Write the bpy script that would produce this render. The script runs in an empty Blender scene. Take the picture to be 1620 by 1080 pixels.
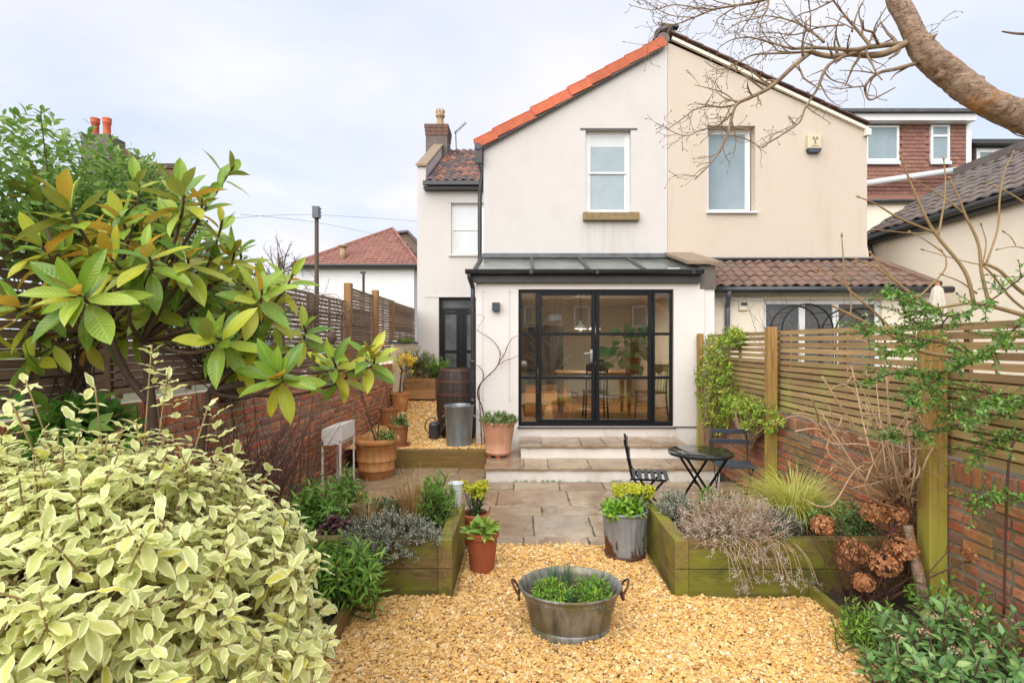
import bpy, math, random
import numpy as np
from mathutils import Vector, Matrix, Euler

SC = bpy.context.scene
COL = SC.collection
R = math.radians
rng = random.Random(7)

# ------------------------------------------------------------------ camera
F, CX, CY, H = 850.0, 825.0, 543.0, 1.82      # focal length (px of a 1620 px wide frame), principal point, eye height
cam = bpy.data.cameras.new('camera')
cam.sensor_width = 36.0
cam.lens = F / 1620 * 36
cam.shift_x = -(CX - 810) / 1620
cam.shift_y = (CY - 540) / 1620
cam.clip_end = 1000
co = bpy.data.objects.new('camera', cam)
COL.objects.link(co)
co.location = (0, 0, H)
co.rotation_euler = (R(90), 0, 0)
SC.camera = co

# ------------------------------------------------------------------ world: thin bright overcast
SUN_EL, SUN_AZ = 42, 206         # azimuth clockwise from +Y: behind the camera, a little to the left
w = bpy.data.worlds.new('World')
SC.world = w
w.use_nodes = True
nt = w.node_tree
nt.nodes.clear()
N = nt.nodes.new
out = N('ShaderNodeOutputWorld'); bg = N('ShaderNodeBackground')
sky = N('ShaderNodeTexSky'); sky.sky_type = 'NISHITA'; sky.sun_disc = False
sky.sun_elevation = R(SUN_EL); sky.sun_rotation = R(SUN_AZ)
sky.air_density = 1.0; sky.dust_density = 1.5
tc = N('ShaderNodeTexCoord'); sep = N('ShaderNodeSeparateXYZ')
nt.links.new(tc.outputs['Generated'], sep.inputs[0])
def wmath(op, a, b=None, clamp=False):
    n = N('ShaderNodeMath'); n.operation = op; n.use_clamp = clamp
    for i, x in enumerate((a, b)):
        if x is None: continue
        if isinstance(x, (int, float)): n.inputs[i].default_value = x
        else: nt.links.new(x, n.inputs[i])
    return n.outputs[0]
zz = wmath('ADD', wmath('MAXIMUM', sep.outputs[2], 0.0), 0.16)
cmb = N('ShaderNodeCombineXYZ')
nt.links.new(wmath('DIVIDE', sep.outputs[0], zz), cmb.inputs[0])
nt.links.new(wmath('DIVIDE', sep.outputs[1], zz), cmb.inputs[1])
n1 = N('ShaderNodeTexNoise'); n1.inputs['Scale'].default_value = 0.85; n1.inputs['Detail'].default_value = 7; n1.inputs['Roughness'].default_value = 0.52
n1.inputs['Distortion'].default_value = 0.35
nt.links.new(cmb.outputs[0], n1.inputs['Vector'])
rp = N('ShaderNodeValToRGB'); rp.color_ramp.elements[0].position = 0.30; rp.color_ramp.elements[1].position = 0.66
nt.links.new(n1.outputs['Fac'], rp.inputs[0])
n2 = N('ShaderNodeTexNoise'); n2.inputs['Scale'].default_value = 1.7; n2.inputs['Detail'].default_value = 5
nt.links.new(cmb.outputs[0], n2.inputs['Vector'])
cl = N('ShaderNodeValToRGB')
cl.color_ramp.elements[0].position = 0.35; cl.color_ramp.elements[0].color = (2.80, 2.74, 3.00, 1)
cl.color_ramp.elements[1].position = 0.68; cl.color_ramp.elements[1].color = (3.35, 3.22, 3.32, 1)
nt.links.new(n2.outputs['Fac'], cl.inputs[0])
gain = N('ShaderNodeMixRGB'); gain.blend_type = 'MULTIPLY'; gain.inputs[0].default_value = 1.0
gain.inputs[2].default_value = (0.42, 0.50, 0.60, 1)
nt.links.new(sky.outputs[0], gain.inputs[1])
veil = N('ShaderNodeMixRGB'); veil.inputs[0].default_value = 0.78      # thin cloud veil over the clear sky
nt.links.new(gain.outputs[0], veil.inputs[1]); veil.inputs[2].default_value = (2.42, 2.70, 3.05, 1)
mx = N('ShaderNodeMixRGB')
nt.links.new(rp.outputs[0], mx.inputs[0]); nt.links.new(veil.outputs[0], mx.inputs[1]); nt.links.new(cl.outputs[0], mx.inputs[2])
nt.links.new(mx.outputs[0], bg.inputs[0]); bg.inputs[1].default_value = 0.1
nt.links.new(bg.outputs[0], out.inputs[0])

sun = bpy.data.lights.new('sun', 'SUN'); sun.energy = 1.5; sun.angle = R(85); sun.color = (1.0, 0.955, 0.89)
so = bpy.data.objects.new('sun', sun); COL.objects.link(so)
sd = Vector((math.sin(R(SUN_AZ)) * math.cos(R(SUN_EL)), math.cos(R(SUN_AZ)) * math.cos(R(SUN_EL)), math.sin(R(SUN_EL))))
so.rotation_euler = sd.to_track_quat('Z', 'Y').to_euler()
so.location = sd * 30

vs = SC.view_settings
vs.view_transform = 'Standard'; vs.look = 'None'; vs.exposure = 1.78; vs.gamma = 1
vs.use_curve_mapping = False
SC.render.engine = 'CYCLES'
cy = SC.cycles
cy.use_denoising = True
cy.max_bounces = 7; cy.diffuse_bounces = 4; cy.glossy_bounces = 3; cy.transmission_bounces = 4; cy.transparent_max_bounces = 12
cy.caustics_reflective = False; cy.caustics_refractive = False
cy.sample_clamp_indirect = 6

# ------------------------------------------------------------------ helpers
def P(px, py, Y):
    """world point at depth Y metres that the photograph shows at pixel px, py"""
    return Vector(((px - CX) / F * Y, Y, H - (py - CY) / F * Y))

WM = {}
def wm(o):
    return WM[o.name] if o is not None else Matrix.Identity(4)

def reg(o, parent, world):
    COL.objects.link(o)
    if parent is not None:
        o.parent = parent
        o.matrix_parent_inverse = wm(parent).inverted()
    o.matrix_basis = world
    WM[o.name] = world.copy()
    return o

def tag(o, label=None, cat=None, group=None, kind=None):
    if label: o['label'] = label
    if cat: o['category'] = cat
    if group: o['group'] = group
    if kind: o['kind'] = kind
    return o

def thing(name, label, cat, loc=(0, 0, 0), group=None):
    o = bpy.data.objects.new(name, None)
    o.empty_display_size = 0.1
    reg(o, None, Matrix.Translation(Vector(loc)))
    return tag(o, label, cat, group)

def piece(name, me, parent, world, mat=None):
    o = bpy.data.objects.new(name, me)
    return reg(o, parent, world)

class MB:
    """collects numpy geometry; build() links it as one mesh object (coordinates are world coordinates)"""
    def __init__(s):
        s.V = []; s.Fc = []; s.A = []; s.n = 0
    def add(s, v, faces, attr=None):
        v = np.asarray(v, dtype=np.float32).reshape(-1, 3)
        s.V.append(v)
        for f in faces:
            f = np.asarray(f, dtype=np.int64)
            if f.size: s.Fc.append(f + s.n)
        if attr is None: a = np.zeros((len(v), 3), np.float32)
        elif np.isscalar(attr):
            a = np.zeros((len(v), 3), np.float32); a[:, 2] = attr
        else: a = np.asarray(attr, np.float32).reshape(-1, 3)
        s.A.append(a); s.n += len(v)
        return s
    def box(s, x0, x1, y0, y1, z0, z1, val=0.0):
        v = [(x0,y0,z0),(x1,y0,z0),(x1,y1,z0),(x0,y1,z0),(x0,y0,z1),(x1,y0,z1),(x1,y1,z1),(x0,y1,z1)]
        return s.add(v, [[(0,3,2,1),(4,5,6,7),(0,1,5,4),(1,2,6,5),(2,3,7,6),(3,0,4,7)]], val)
    def obox(s, p0, p1, wd, th, val=0.0, up=(0, 0, 1)):
        """bar from p0 to p1, width wd across, thickness th along up"""
        p0 = Vector(p0); p1 = Vector(p1); d = (p1 - p0).normalized(); u = Vector(up)
        sd_ = d.cross(u)
        if sd_.length < 1e-4: sd_ = d.cross(Vector((1, 0, 0)))
        sd_.normalize(); u = sd_.cross(d).normalized()
        v = []
        for p in (p0, p1):
            for a, b in ((-1, -1), (1, -1), (1, 1), (-1, 1)):
                v.append(p + sd_ * a * wd / 2 + u * b * th / 2)
        return s.add([tuple(q) for q in v], [[(0,1,2,3),(7,6,5,4),(4,5,1,0),(5,6,2,1),(6,7,3,2),(7,4,0,3)]], val)
    def prism(s, poly, axis, a, b, val=0.0):
        """polygon in a plane extruded along axis from a to b; poly given in the two other axes in order"""
        n = len(poly); v = []
        for t in (a, b):
            for q in poly:
                if axis == 'y': v.append((q[0], t, q[1]))
                elif axis == 'x': v.append((t, q[0], q[1]))
                else: v.append((q[0], q[1], t))
        s.add(v, [[tuple(range(n))], [tuple(range(2 * n - 1, n - 1, -1))], [(i, i + n, (i + 1) % n + n, (i + 1) % n) for i in range(n)]], val)
        return s
    def lathe(s, prof, c=(0, 0, 0), seg=28, sx=1.0, sy=1.0, val=0.0, mod=None):
        v = []; m = len(prof)
        for i in range(seg):
            t = 2 * math.pi * i / seg; k = mod(i) if mod else 1.0
            for r, z in prof: v.append((c[0] + r * k * sx * math.cos(t), c[1] + r * k * sy * math.sin(t), c[2] + z))
        f = []
        for i in range(seg):
            j = (i + 1) % seg
            for k in range(m - 1): f.append((i*m+k, j*m+k, j*m+k+1, i*m+k+1))
        return s.add(v, [f], val)
    def disc(s, c, r, seg=28, sx=1.0, sy=1.0, val=0.0):
        v = [(c[0] + r*sx*math.cos(2*math.pi*i/seg), c[1] + r*sy*math.sin(2*math.pi*i/seg), c[2]) for i in range(seg)]
        return s.add(v, [[tuple(range(seg))]], val)
    def tube(s, pts, rad, n=6, val=0.0, cap=True):
        pts = [Vector(p) for p in pts]; m = len(pts)
        if np.isscalar(rad): rad = [rad] * m
        t0 = (pts[1] - pts[0]).normalized()
        u = t0.cross(Vector((0.3, 0.2, 1)))
        if u.length < 1e-3: u = t0.cross(Vector((1, 0, 0)))
        u.normalize(); v = []
        for i in range(m):
            t = (pts[min(i + 1, m - 1)] - pts[max(i - 1, 0)])
            if t.length < 1e-7: t = t0
            t = t.normalized()
            u = (u - t * u.dot(t))
            if u.length < 1e-5: u = t.orthogonal()
            u.normalize(); b = t.cross(u)
            for k in range(n):
                a = 2 * math.pi * k / n
                v.append(tuple(pts[i] + (u * math.cos(a) + b * math.sin(a)) * rad[i]))
        f = [(i*n+k, i*n+(k+1) % n, (i+1)*n+(k+1) % n, (i+1)*n+k) for i in range(m - 1) for k in range(n)]
        fs = [f]
        if cap: fs += [[tuple(range(n - 1, -1, -1))], [tuple(range((m-1)*n, m*n))]]
        return s.add(v, fs, val)
    def mesh(s, name, mat, smooth=False, double=None):
        V = np.concatenate(s.V); A = np.concatenate(s.A)
        me = bpy.data.meshes.new(name)
        tot = np.concatenate([np.full(len(f), f.shape[1], np.int32) for f in s.Fc])
        loops = np.concatenate([f.reshape(-1) for f in s.Fc]).astype(np.int32)
        start = np.zeros(len(tot), np.int32); start[1:] = np.cumsum(tot)[:-1]
        me.vertices.add(len(V)); me.vertices.foreach_set('co', V.reshape(-1))
        me.loops.add(len(loops)); me.loops.foreach_set('vertex_index', loops)
        me.polygons.add(len(tot)); me.polygons.foreach_set('loop_start', start); me.polygons.foreach_set('loop_total', tot)
        me.polygons.foreach_set('use_smooth', np.full(len(tot), bool(smooth)))
        at = me.attributes.new('L', 'FLOAT_VECTOR', 'POINT'); at.data.foreach_set('vector', A.reshape(-1))
        me.update(calc_edges=True); me.validate()
        me.materials.append(mat)
        return me
    def build(s, name, mat, parent=None, smooth=False, world=None, kind=None):
        o = bpy.data.objects.new(name, s.mesh(name, mat, smooth))
        reg(o, parent, world or Matrix.Identity(4))
        if kind: o['kind'] = kind
        return o

def bevel(o, wd=0.004, seg=2, ang=40):
    m = o.modifiers.new('bevel', 'BEVEL'); m.width = wd; m.segments = seg; m.limit_method = 'ANGLE'; m.angle_limit = R(ang)
    return o

def cr(pts, k=6):
    """Catmull-Rom through the points"""
    pts = [Vector(p) for p in pts]; o = []
    for i in range(len(pts) - 1):
        p0 = pts[max(i-1, 0)]; p1 = pts[i]; p2 = pts[i+1]; p3 = pts[min(i+2, len(pts)-1)]
        for j in range(k):
            t = j / k
            o.append(0.5 * ((2*p1) + (p2-p0)*t + (2*p0-5*p1+4*p2-p3)*t*t + (3*p1-p0-3*p2+p3)*t**3))
    o.append(pts[-1]); return o

# ------------------------------------------------------------------ materials
def rgba(c): return (c[0], c[1], c[2], 1)

class Mat:
    def __init__(s, name):
        s.m = bpy.data.materials.new(name); s.m.use_nodes = True
        s.t = s.m.node_tree; s.t.nodes.clear()
        s.out = s.n('ShaderNodeOutputMaterial'); s.b = s.n('ShaderNodeBsdfPrincipled')
        s.l(s.b.outputs[0], s.out.inputs[0])
    def n(s, ty): return s.t.nodes.new(ty)
    def l(s, a, b): s.t.links.new(a, b)
    def math(s, op, a, b=None, clamp=False):
        q = s.n('ShaderNodeMath'); q.operation = op; q.use_clamp = clamp
        for i, x in enumerate((a, b)):
            if x is None: continue
            if isinstance(x, (int, float)): q.inputs[i].default_value = x
            else: s.l(x, q.inputs[i])
        return q.outputs[0]
    def pos(s, scale=(1, 1, 1), rnd=False):
        g = s.n('ShaderNodeNewGeometry'); mp = s.n('ShaderNodeMapping')
        s.l(g.outputs['Position'], mp.inputs[0]); mp.inputs['Scale'].default_value = scale
        if rnd:
            ad = s.n('ShaderNodeVectorMath'); ad.operation = 'ADD'
            sc_ = s.n('ShaderNodeVectorMath'); sc_.operation = 'SCALE'; sc_.inputs['Scale'].default_value = 37.0
            cb = s.n('ShaderNodeCombineXYZ'); r = s.rand()
            s.l(r, cb.inputs[0]); s.l(r, cb.inputs[1]); s.l(r, cb.inputs[2])
            s.l(cb.outputs[0], sc_.inputs[0]); s.l(mp.outputs[0], ad.inputs[0]); s.l(sc_.outputs[0], ad.inputs[1])
            return ad.outputs[0]
        return mp.outputs[0]
    def L(s):
        a = s.n('ShaderNodeAttribute'); a.attribute_name = 'L'; q = s.n('ShaderNodeSeparateXYZ')
        s.l(a.outputs['Vector'], q.inputs[0]); return q.outputs
    def rand(s):
        if not hasattr(s, '_r'):
            oi = s.n('ShaderNodeObjectInfo')
            s._r = s.math('FRACT', s.math('ADD', oi.outputs['Random'], s.L()[2]))
        return s._r
    def noise(s, vec, scale=5, detail=5, rough=0.55, dist=0.0):
        q = s.n('ShaderNodeTexNoise'); q.inputs['Scale'].default_value = scale; q.inputs['Detail'].default_value = detail
        q.inputs['Roughness'].default_value = rough; q.inputs['Distortion'].default_value = dist
        s.l(vec, q.inputs['Vector']); return q.outputs['Fac']
    def ramp(s, fac, stops, const=False):
        q = s.n('ShaderNodeValToRGB'); e = q.color_ramp.elements
        if const: q.color_ramp.interpolation = 'CONSTANT'
        while len(e) < len(stops): e.new(0.5)
        for x, (p, c) in zip(e, stops):
            x.position = p; x.color = rgba(c) if not isinstance(c, (int, float)) else (c, c, c, 1)
        s.l(fac, q.inputs[0]); return q.outputs[0]
    def mix(s, fac, a, b, mode='MIX'):
        q = s.n('ShaderNodeMixRGB'); q.blend_type = mode
        for i, x in enumerate((fac, a, b)):
            if isinstance(x, (int, float)): q.inputs[i].default_value = x if i == 0 else (x, x, x, 1)
            elif isinstance(x, tuple): q.inputs[i].default_value = rgba(x)
            else: s.l(x, q.inputs[i])
        return q.outputs[0]
    def col(s, c):
        if isinstance(c, tuple): s.b.inputs['Base Color'].default_value = rgba(c)
        else: s.l(c, s.b.inputs['Base Color'])
        return s
    def rough(s, r):
        if isinstance(r, (int, float)): s.b.inputs['Roughness'].default_value = r
        else: s.l(r, s.b.inputs['Roughness'])
        return s
    def bump(s, h, strength=0.3, dist=0.01):
        q = s.n('ShaderNodeBump'); q.inputs['Strength'].default_value = strength; q.inputs['Distance'].default_value = dist
        s.l(h, q.inputs['Height']); s.l(q.outputs[0], s.b.inputs['Normal']); return s
    def set(s, **k):
        for a, v in k.items(): s.b.inputs[a.replace('_', ' ')].default_value = v
        return s
    def translucent(s, colour, fac):
        t = s.n('ShaderNodeBsdfTranslucent'); mxn = s.n('ShaderNodeMixShader'); mxn.inputs[0].default_value = fac
        if isinstance(colour, tuple): t.inputs[0].default_value = rgba(colour)
        else: s.l(colour, t.inputs[0])
        s.l(s.b.outputs[0], mxn.inputs[1]); s.l(t.outputs[0], mxn.inputs[2]); s.l(mxn.outputs[0], s.out.inputs[0]); return s

def simple(name, c1, c2=None, scale=4, rough=0.7, bump=0.0, bscale=60, stretch=(1, 1, 1), vary=0.0, metal=0.0, spec=0.5, bdist=0.004, rnd=True):
    """noise-mottled surface; vary shifts brightness from piece to piece"""
    m = Mat(name); p = m.pos(stretch, rnd=rnd and vary > 0)
    c2 = c2 or tuple(x * 0.8 for x in c1)
    c = m.ramp(m.noise(p, scale, 6, 0.6), [(0.3, c1), (0.7, c2)])
    if vary:
        k = m.math('ADD', m.math('MULTIPLY', m.rand(), 2 * vary), 1 - vary)
        cb = m.n('ShaderNodeCombineXYZ')
        for i in range(3): m.l(k, cb.inputs[i])
        c = m.mix(1.0, c, cb.outputs[0], 'MULTIPLY')
    m.col(c).rough(rough).set(Metallic=metal)
    m.b.inputs['Specular IOR Level'].default_value = spec
    if bump: m.bump(m.noise(p, bscale, 5, 0.6), bump, bdist)
    return m.m

def leafmat(name, stops, rough=0.45, trans=0.25, tcol=None, under=None, margin=None, veins=True, blemish=0.0, glossy=False):
    """leaf: colour from the leaf's own random value, paler midrib, optional variegated margin and underside"""
    m = Mat(name); L = m.L(); c = m.ramp(m.rand(), stops)
    au = m.math('ABSOLUTE', L[0])
    if margin:
        nz = m.noise(m.pos((1, 1, 1)), 45, 3)
        e = m.math('ADD', au, m.math('MULTIPLY', m.math('SUBTRACT', nz, 0.5), 0.9))
        f = m.ramp(e, [(0.46, 0.0), (0.78, 1.0)])
        c = m.mix(f, c, margin)
    elif veins:
        f = m.ramp(au, [(0.0, 1.0), (0.07, 0.0)])
        c = m.mix(m.math('MULTIPLY', f, 0.35), c, tuple(min(1, x * 1.9 + 0.03) for x in stops[-1][1]))
    if under:
        g = m.n('ShaderNodeNewGeometry'); c = m.mix(g.outputs['Backfacing'], c, m.mix(m.ramp(m.rand(), [(0.22, 0.0), (0.5, 1.0)]), under, (0.22, 0.25, 0.05)))
    if blemish:
        p = m.pos(); c = m.mix(m.ramp(m.noise(p, 38, 6, 0.7), [(0.60, 0.0), (0.70, blemish)]), c, (0.30, 0.19, 0.05))
        c = m.mix(m.ramp(m.noise(p, 9, 4), [(0.45, 0.0), (0.70, 0.35)]), c, (0.44, 0.46, 0.06))
    m.col(c)
    if glossy:
        m.rough(m.ramp(m.noise(m.pos(), 14, 5), [(0.35, rough * 0.75), (0.65, rough * 1.9)]))
        m.bump(m.math('SINE', m.math('MULTIPLY', m.math('SUBTRACT', L[1], m.math('MULTIPLY', au, 0.16)), 75.0)), 0.22, 0.003)
    else: m.rough(rough)
    if trans: m.translucent(tcol or c, trans)
    return m.m

MT = {}
def render_mat(name, c, stain, amt=0.5, grime=None, drips=None):
    m = Mat(name); p = m.pos()
    a = m.noise(p, 1.3, 6, 0.62); b = m.noise(m.pos((2.2, 2.2, 1.1)), 1.6, 5, 0.6)
    f = m.math('MULTIPLY', m.ramp(m.math('MULTIPLY', a, b), [(0.22, 0.0), (0.42, 1.0)]), amt)
    c = m.mix(f, c, stain)
    if grime:      # splashed dirt and algae on the lowest part of the wall
        z = m.n('ShaderNodeSeparateXYZ'); m.l(p, z.inputs[0])
        q = m.math('SUBTRACT', m.math('ADD', grime, m.math('MULTIPLY', m.math('SUBTRACT', m.noise(m.pos((4, 4, 4)), 1.7, 6, 0.65), 0.5), 0.9)), z.outputs[2])
        c = m.mix(m.math('MULTIPLY', m.ramp(q, [(0.0, 0.0), (0.25, 1.0)]), 0.55), c, (0.40, 0.37, 0.27))
    if drips:      # rain streaks below a sill: x range, top and bottom height
        xa, xb, zt, zb = drips; z = m.n('ShaderNodeSeparateXYZ'); m.l(p, z.inputs[0])
        inx = m.math('MULTIPLY', m.math('GREATER_THAN', z.outputs[0], xa), m.math('LESS_THAN', z.outputs[0], xb))
        fz = m.math('MULTIPLY', m.math('LESS_THAN', z.outputs[2], zt), m.math('DIVIDE', m.math('SUBTRACT', z.outputs[2], zb), zt - zb, True), True)
        st = m.ramp(m.noise(m.pos((9, 9, 0.35)), 1.5, 5, 0.6), [(0.46, 0.0), (0.70, 1.0)])
        c = m.mix(m.math('MULTIPLY', m.math('MULTIPLY', inx, fz), m.math('MULTIPLY', st, 0.55)), c, (0.38, 0.35, 0.29))
    m.col(c).rough(0.85)
    m.bump(m.math('ADD', m.noise(p, 130, 4), m.math('MULTIPLY', m.noise(p, 9, 3), 2.0)), 0.22, 0.004)
    return m.m
MT['white_render'] = render_mat('white_render', (0.56, 0.535, 0.515), (0.50, 0.47, 0.44), 0.5, None, (1.04, 2.02, 4.02, 3.1))
MT['ext_render'] = render_mat('ext_render', (0.72, 0.685, 0.655), (0.64, 0.60, 0.555), 0.45, 0.42)
MT['riser'] = render_mat('riser', (0.80, 0.76, 0.71), (0.60, 0.55, 0.45), 0.8, 0.02)
def pebbledash():
    m = Mat('beige_pebbledash'); p = m.pos()
    c = m.mix(m.ramp(m.noise(p, 170, 3), [(0.35, 0.0), (0.68, 0.75)]), (0.605, 0.525, 0.435), (0.515, 0.435, 0.35))
    c = m.mix(m.math('MULTIPLY', m.ramp(m.noise(p, 1.1, 6), [(0.4, 0.0), (0.7, 1.0)]), 0.35), c, (0.57, 0.475, 0.385))
    c = m.mix(m.math('MULTIPLY', m.ramp(m.noise(m.pos((3.2, 3.2, 0.5)), 1.0, 6, 0.65), [(0.52, 0.0), (0.72, 1.0)]), 0.35), c, (0.46, 0.37, 0.27))
    m.col(c).rough(0.9).bump(m.noise(p, 75, 5, 0.7), 0.75, 0.012)
    return m.m
MT['beige'] = pebbledash()
MT['cream'] = render_mat('cream_render', (0.82, 0.74, 0.61), (0.74, 0.65, 0.52), 0.5)
MT['far_white'] = render_mat('far_white', (0.76, 0.76, 0.76), (0.66, 0.65, 0.63), 0.4)
MT['black_metal'] = simple('black_metal', (0.007, 0.008, 0.010), (0.005, 0.006, 0.007), 8, 0.42, spec=0.3)
MT['gutter'] = simple('black_gutter', (0.022, 0.024, 0.028), (0.035, 0.037, 0.04), 9, 0.33)
MT['grey_pipe'] = simple('grey_pipe', (0.10, 0.115, 0.14), (0.07, 0.08, 0.10), 9, 0.4)
MT['fascia'] = simple('dark_fascia', (0.052, 0.05, 0.05), (0.035, 0.034, 0.034), 6, 0.5)
MT['lead'] = simple('lead', (0.10, 0.105, 0.115), (0.05, 0.052, 0.058), 6, 0.5, 0.3, 30)
MT['white_paint'] = simple('white_paint', (0.80, 0.80, 0.79), (0.74, 0.74, 0.73), 3, 0.4)
MT['upvc'] = simple('white_plastic', (0.78, 0.79, 0.80), (0.74, 0.75, 0.76), 3, 0.3)
MT['frosted'] = simple('frosted_pane', (0.20, 0.27, 0.30), (0.31, 0.375, 0.40), 0.9, 0.08)
MT['blind'] = simple('window_blind', (0.60, 0.63, 0.64), (0.54, 0.57, 0.58), 2, 0.3)
MT['dark_pane'] = simple('dark_pane', (0.15, 0.165, 0.17), (0.05, 0.055, 0.058), 1.6, 0.05)
MT['sill_stone'] = simple('mossy_sill', (0.30, 0.215, 0.105), (0.17, 0.125, 0.065), 14, 0.9, 0.5, 60)
MT['coping'] = simple('coping_stone', (0.30, 0.22, 0.15), (0.19, 0.14, 0.095), 9, 0.9, 0.5, 50)
MT['orange_tile'] = simple('orange_tile', (0.56, 0.135, 0.06), (0.42, 0.10, 0.045), 6, 0.75, 0.2, 50, vary=0.16)
MT['verge_brown'] = simple('verge_tile_brown', (0.115, 0.062, 0.045), (0.075, 0.045, 0.036), 7, 0.8, 0.3, 50, vary=0.2)
def tilemat(name, stops, mossc, moss=0.4, rough=0.7):
    m = Mat(name); p = m.pos(rnd=False)
    c = m.ramp(m.rand(), stops)
    c = m.mix(m.math('MULTIPLY', m.ramp(m.noise(p, 7, 6, 0.65), [(0.42, 0.0), (0.65, 1.0)]), moss), c, mossc)
    m.col(c).rough(rough).bump(m.noise(p, 80, 4), 0.3, 0.004)
    return m.m
MT['pantile'] = tilemat('brown_pantile', [(0.0, (0.125, 0.068, 0.047)), (0.5, (0.17, 0.09, 0.06)), (1.0, (0.10, 0.065, 0.05))], (0.19, 0.15, 0.115), 0.5)
MT['dark_tile'] = tilemat('dark_tile', [(0.0, (0.10, 0.082, 0.078)), (0.5, (0.145, 0.12, 0.115)), (1.0, (0.12, 0.092, 0.085))], (0.23, 0.19, 0.155), 0.6)
MT['main_tile'] = tilemat('mixed_tile', [(0.0, (0.06, 0.045, 0.05)), (0.55, (0.12, 0.065, 0.055)), (0.85, (0.22, 0.10, 0.07)), (1.0, (0.36, 0.13, 0.06))], (0.10, 0.10, 0.10), 0.4, 0.4)
MT['red_tile'] = tilemat('red_tile', [(0.0, (0.235, 0.095, 0.072)), (0.5, (0.29, 0.12, 0.088)), (1.0, (0.21, 0.088, 0.07))], (0.17, 0.11, 0.09), 0.4)
MT['hung_tile'] = tilemat('hung_tile', [(0.0, (0.22, 0.10, 0.072)), (0.5, (0.28, 0.13, 0.092)), (1.0, (0.18, 0.08, 0.06))], (0.20, 0.11, 0.085), 0.4)
MT['chimney_render'] = simple('chimney_render', (0.17, 0.145, 0.13), (0.12, 0.10, 0.09), 6, 0.95, 0.5, 60)
MT['chimney_brick'] = simple('chimney_brick', (0.20, 0.10, 0.075), (0.13, 0.08, 0.065), 8, 0.95, 0.5, 50)
MT['buff_pot'] = simple('buff_pot', (0.42, 0.29, 0.15), (0.33, 0.22, 0.12), 8, 0.8, 0.2)
MT['brown_wall'] = simple('brown_pebbledash', (0.19, 0.145, 0.11), (0.14, 0.11, 0.085), 3, 0.95, 0.5, 90)

def brickmat(name='old_red_brick', k=1.0, lime=0.6):
    m = Mat(name); p = m.pos(rnd=False)
    c = m.ramp(m.rand(), [(0.0, (0.24, 0.085, 0.05)), (0.22, (0.44, 0.125, 0.055)), (0.45, (0.30, 0.115, 0.07)), (0.62, (0.50, 0.19, 0.075)), (0.8, (0.36, 0.17, 0.10)), (1.0, (0.20, 0.10, 0.075))])
    c = m.mix(m.ramp(m.noise(p, 28, 6, 0.7), [(0.45, 0.0), (0.75, 0.55)]), c, (0.12, 0.065, 0.042))
    c = m.mix(m.ramp(m.noise(p, 11, 5, 0.7), [(0.60 - (lime - 0.6) * 0.2, 0.0), (0.72, lime)]), c, (0.44 * k, 0.35 * k, 0.28 * k))
    if k != 1.0: c = m.mix(1.0, c, (k, k, k), 'MULTIPLY')
    c = m.mix(m.ramp(m.noise(m.pos((1, 1, 1.4)), 2.3, 5), [(0.50, 0.0), (0.64, 0.6)]), c, (0.17, 0.155, 0.04))
    m.col(c).rough(0.88).bump(m.noise(p, 45, 7, 0.75), 0.9, 0.012)
    return m.m
MT['brick'] = brickmat()
MT['brick_lifted'] = brickmat('lifted_pale_brick', 1.5, 0.8)  # brick copy with more lime, lightened for the wall turned from the sun
MT['mortar_lifted'] = simple('lifted_mortar', (0.46, 0.40, 0.31), (0.27, 0.235, 0.16), 8, 0.95, 0.7, 60)  # mortar copy, lightened to make up for the sun this wall misses
MT['mortar'] = simple('old_mortar', (0.27, 0.235, 0.175), (0.13, 0.125, 0.075), 8, 0.95, 0.7, 60)

def woodmat(name, c1, c2, algae=None, amt=0.6, axis='y', low=None, rough=0.8, vary=0.25, lo=0.42, hi=0.66, damp=0.0):
    """sawn timber with grain along an axis; green algae in patches (and more of it below height low)"""
    m = Mat(name); st = {'x': (1.2, 26, 26), 'y': (26, 1.2, 26), 'z': (26, 26, 1.2)}[axis]
    p = m.pos(st, rnd=True)
    g = m.noise(p, 1.6, 8, 0.72)
    c = m.ramp(g, [(0.32, c1), (0.68, c2)])
    if algae:
        q = m.noise(m.pos((2.2, 2.2, 2.2)), 1.3, 6, 0.62)
        if low is not None:
            z = m.n('ShaderNodeSeparateXYZ'); m.l(m.pos(), z.inputs[0])
            q = m.math('ADD', q, m.math('MULTIPLY', m.math('SUBTRACT', low, z.outputs[2]), 0.28))
        c = m.mix(m.math('MULTIPLY', m.ramp(q, [(lo, 0.0), (hi, 1.0)]), amt), c, m.mix(g, algae, tuple(x * 0.55 for x in algae)))
    if damp: c = m.mix(m.math('MULTIPLY', m.ramp(m.noise(m.pos((1.6, 1.6, 3.2)), 1.9, 7, 0.68, 0.6), [(0.47, 0.0), (0.62, 1.0)]), damp), c, (0.045, 0.038, 0.014))
    k = m.math('ADD', m.math('MULTIPLY', m.rand(), 2 * vary), 1 - vary)
    cb = m.n('ShaderNodeCombineXYZ')
    for i in range(3): m.l(k, cb.inputs[i])
    c = m.mix(1.0, c, cb.outputs[0], 'MULTIPLY')
    m.col(c).rough(rough).bump(g, 0.5, 0.006)
    return m.m
MT['slat_l'] = woodmat('weathered_slat', (0.30, 0.20, 0.135), (0.17, 0.12, 0.088), (0.18, 0.155, 0.07), 0.25, 'y', None)
MT['slat_r'] = woodmat('stained_slat', (0.45, 0.30, 0.14), (0.26, 0.165, 0.078), (0.48, 0.43, 0.14), 0.85, 'y', 1.38, vary=0.2)
MT['post_new'] = woodmat('brown_post', (0.42, 0.225, 0.085), (0.30, 0.15, 0.055), None, 0, 'z')
MT['post_r'] = woodmat('mossy_post', (0.42, 0.25, 0.075), (0.17, 0.09, 0.03), (0.46, 0.43, 0.06), 0.85, 'z', 1.15, vary=0.08)
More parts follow.
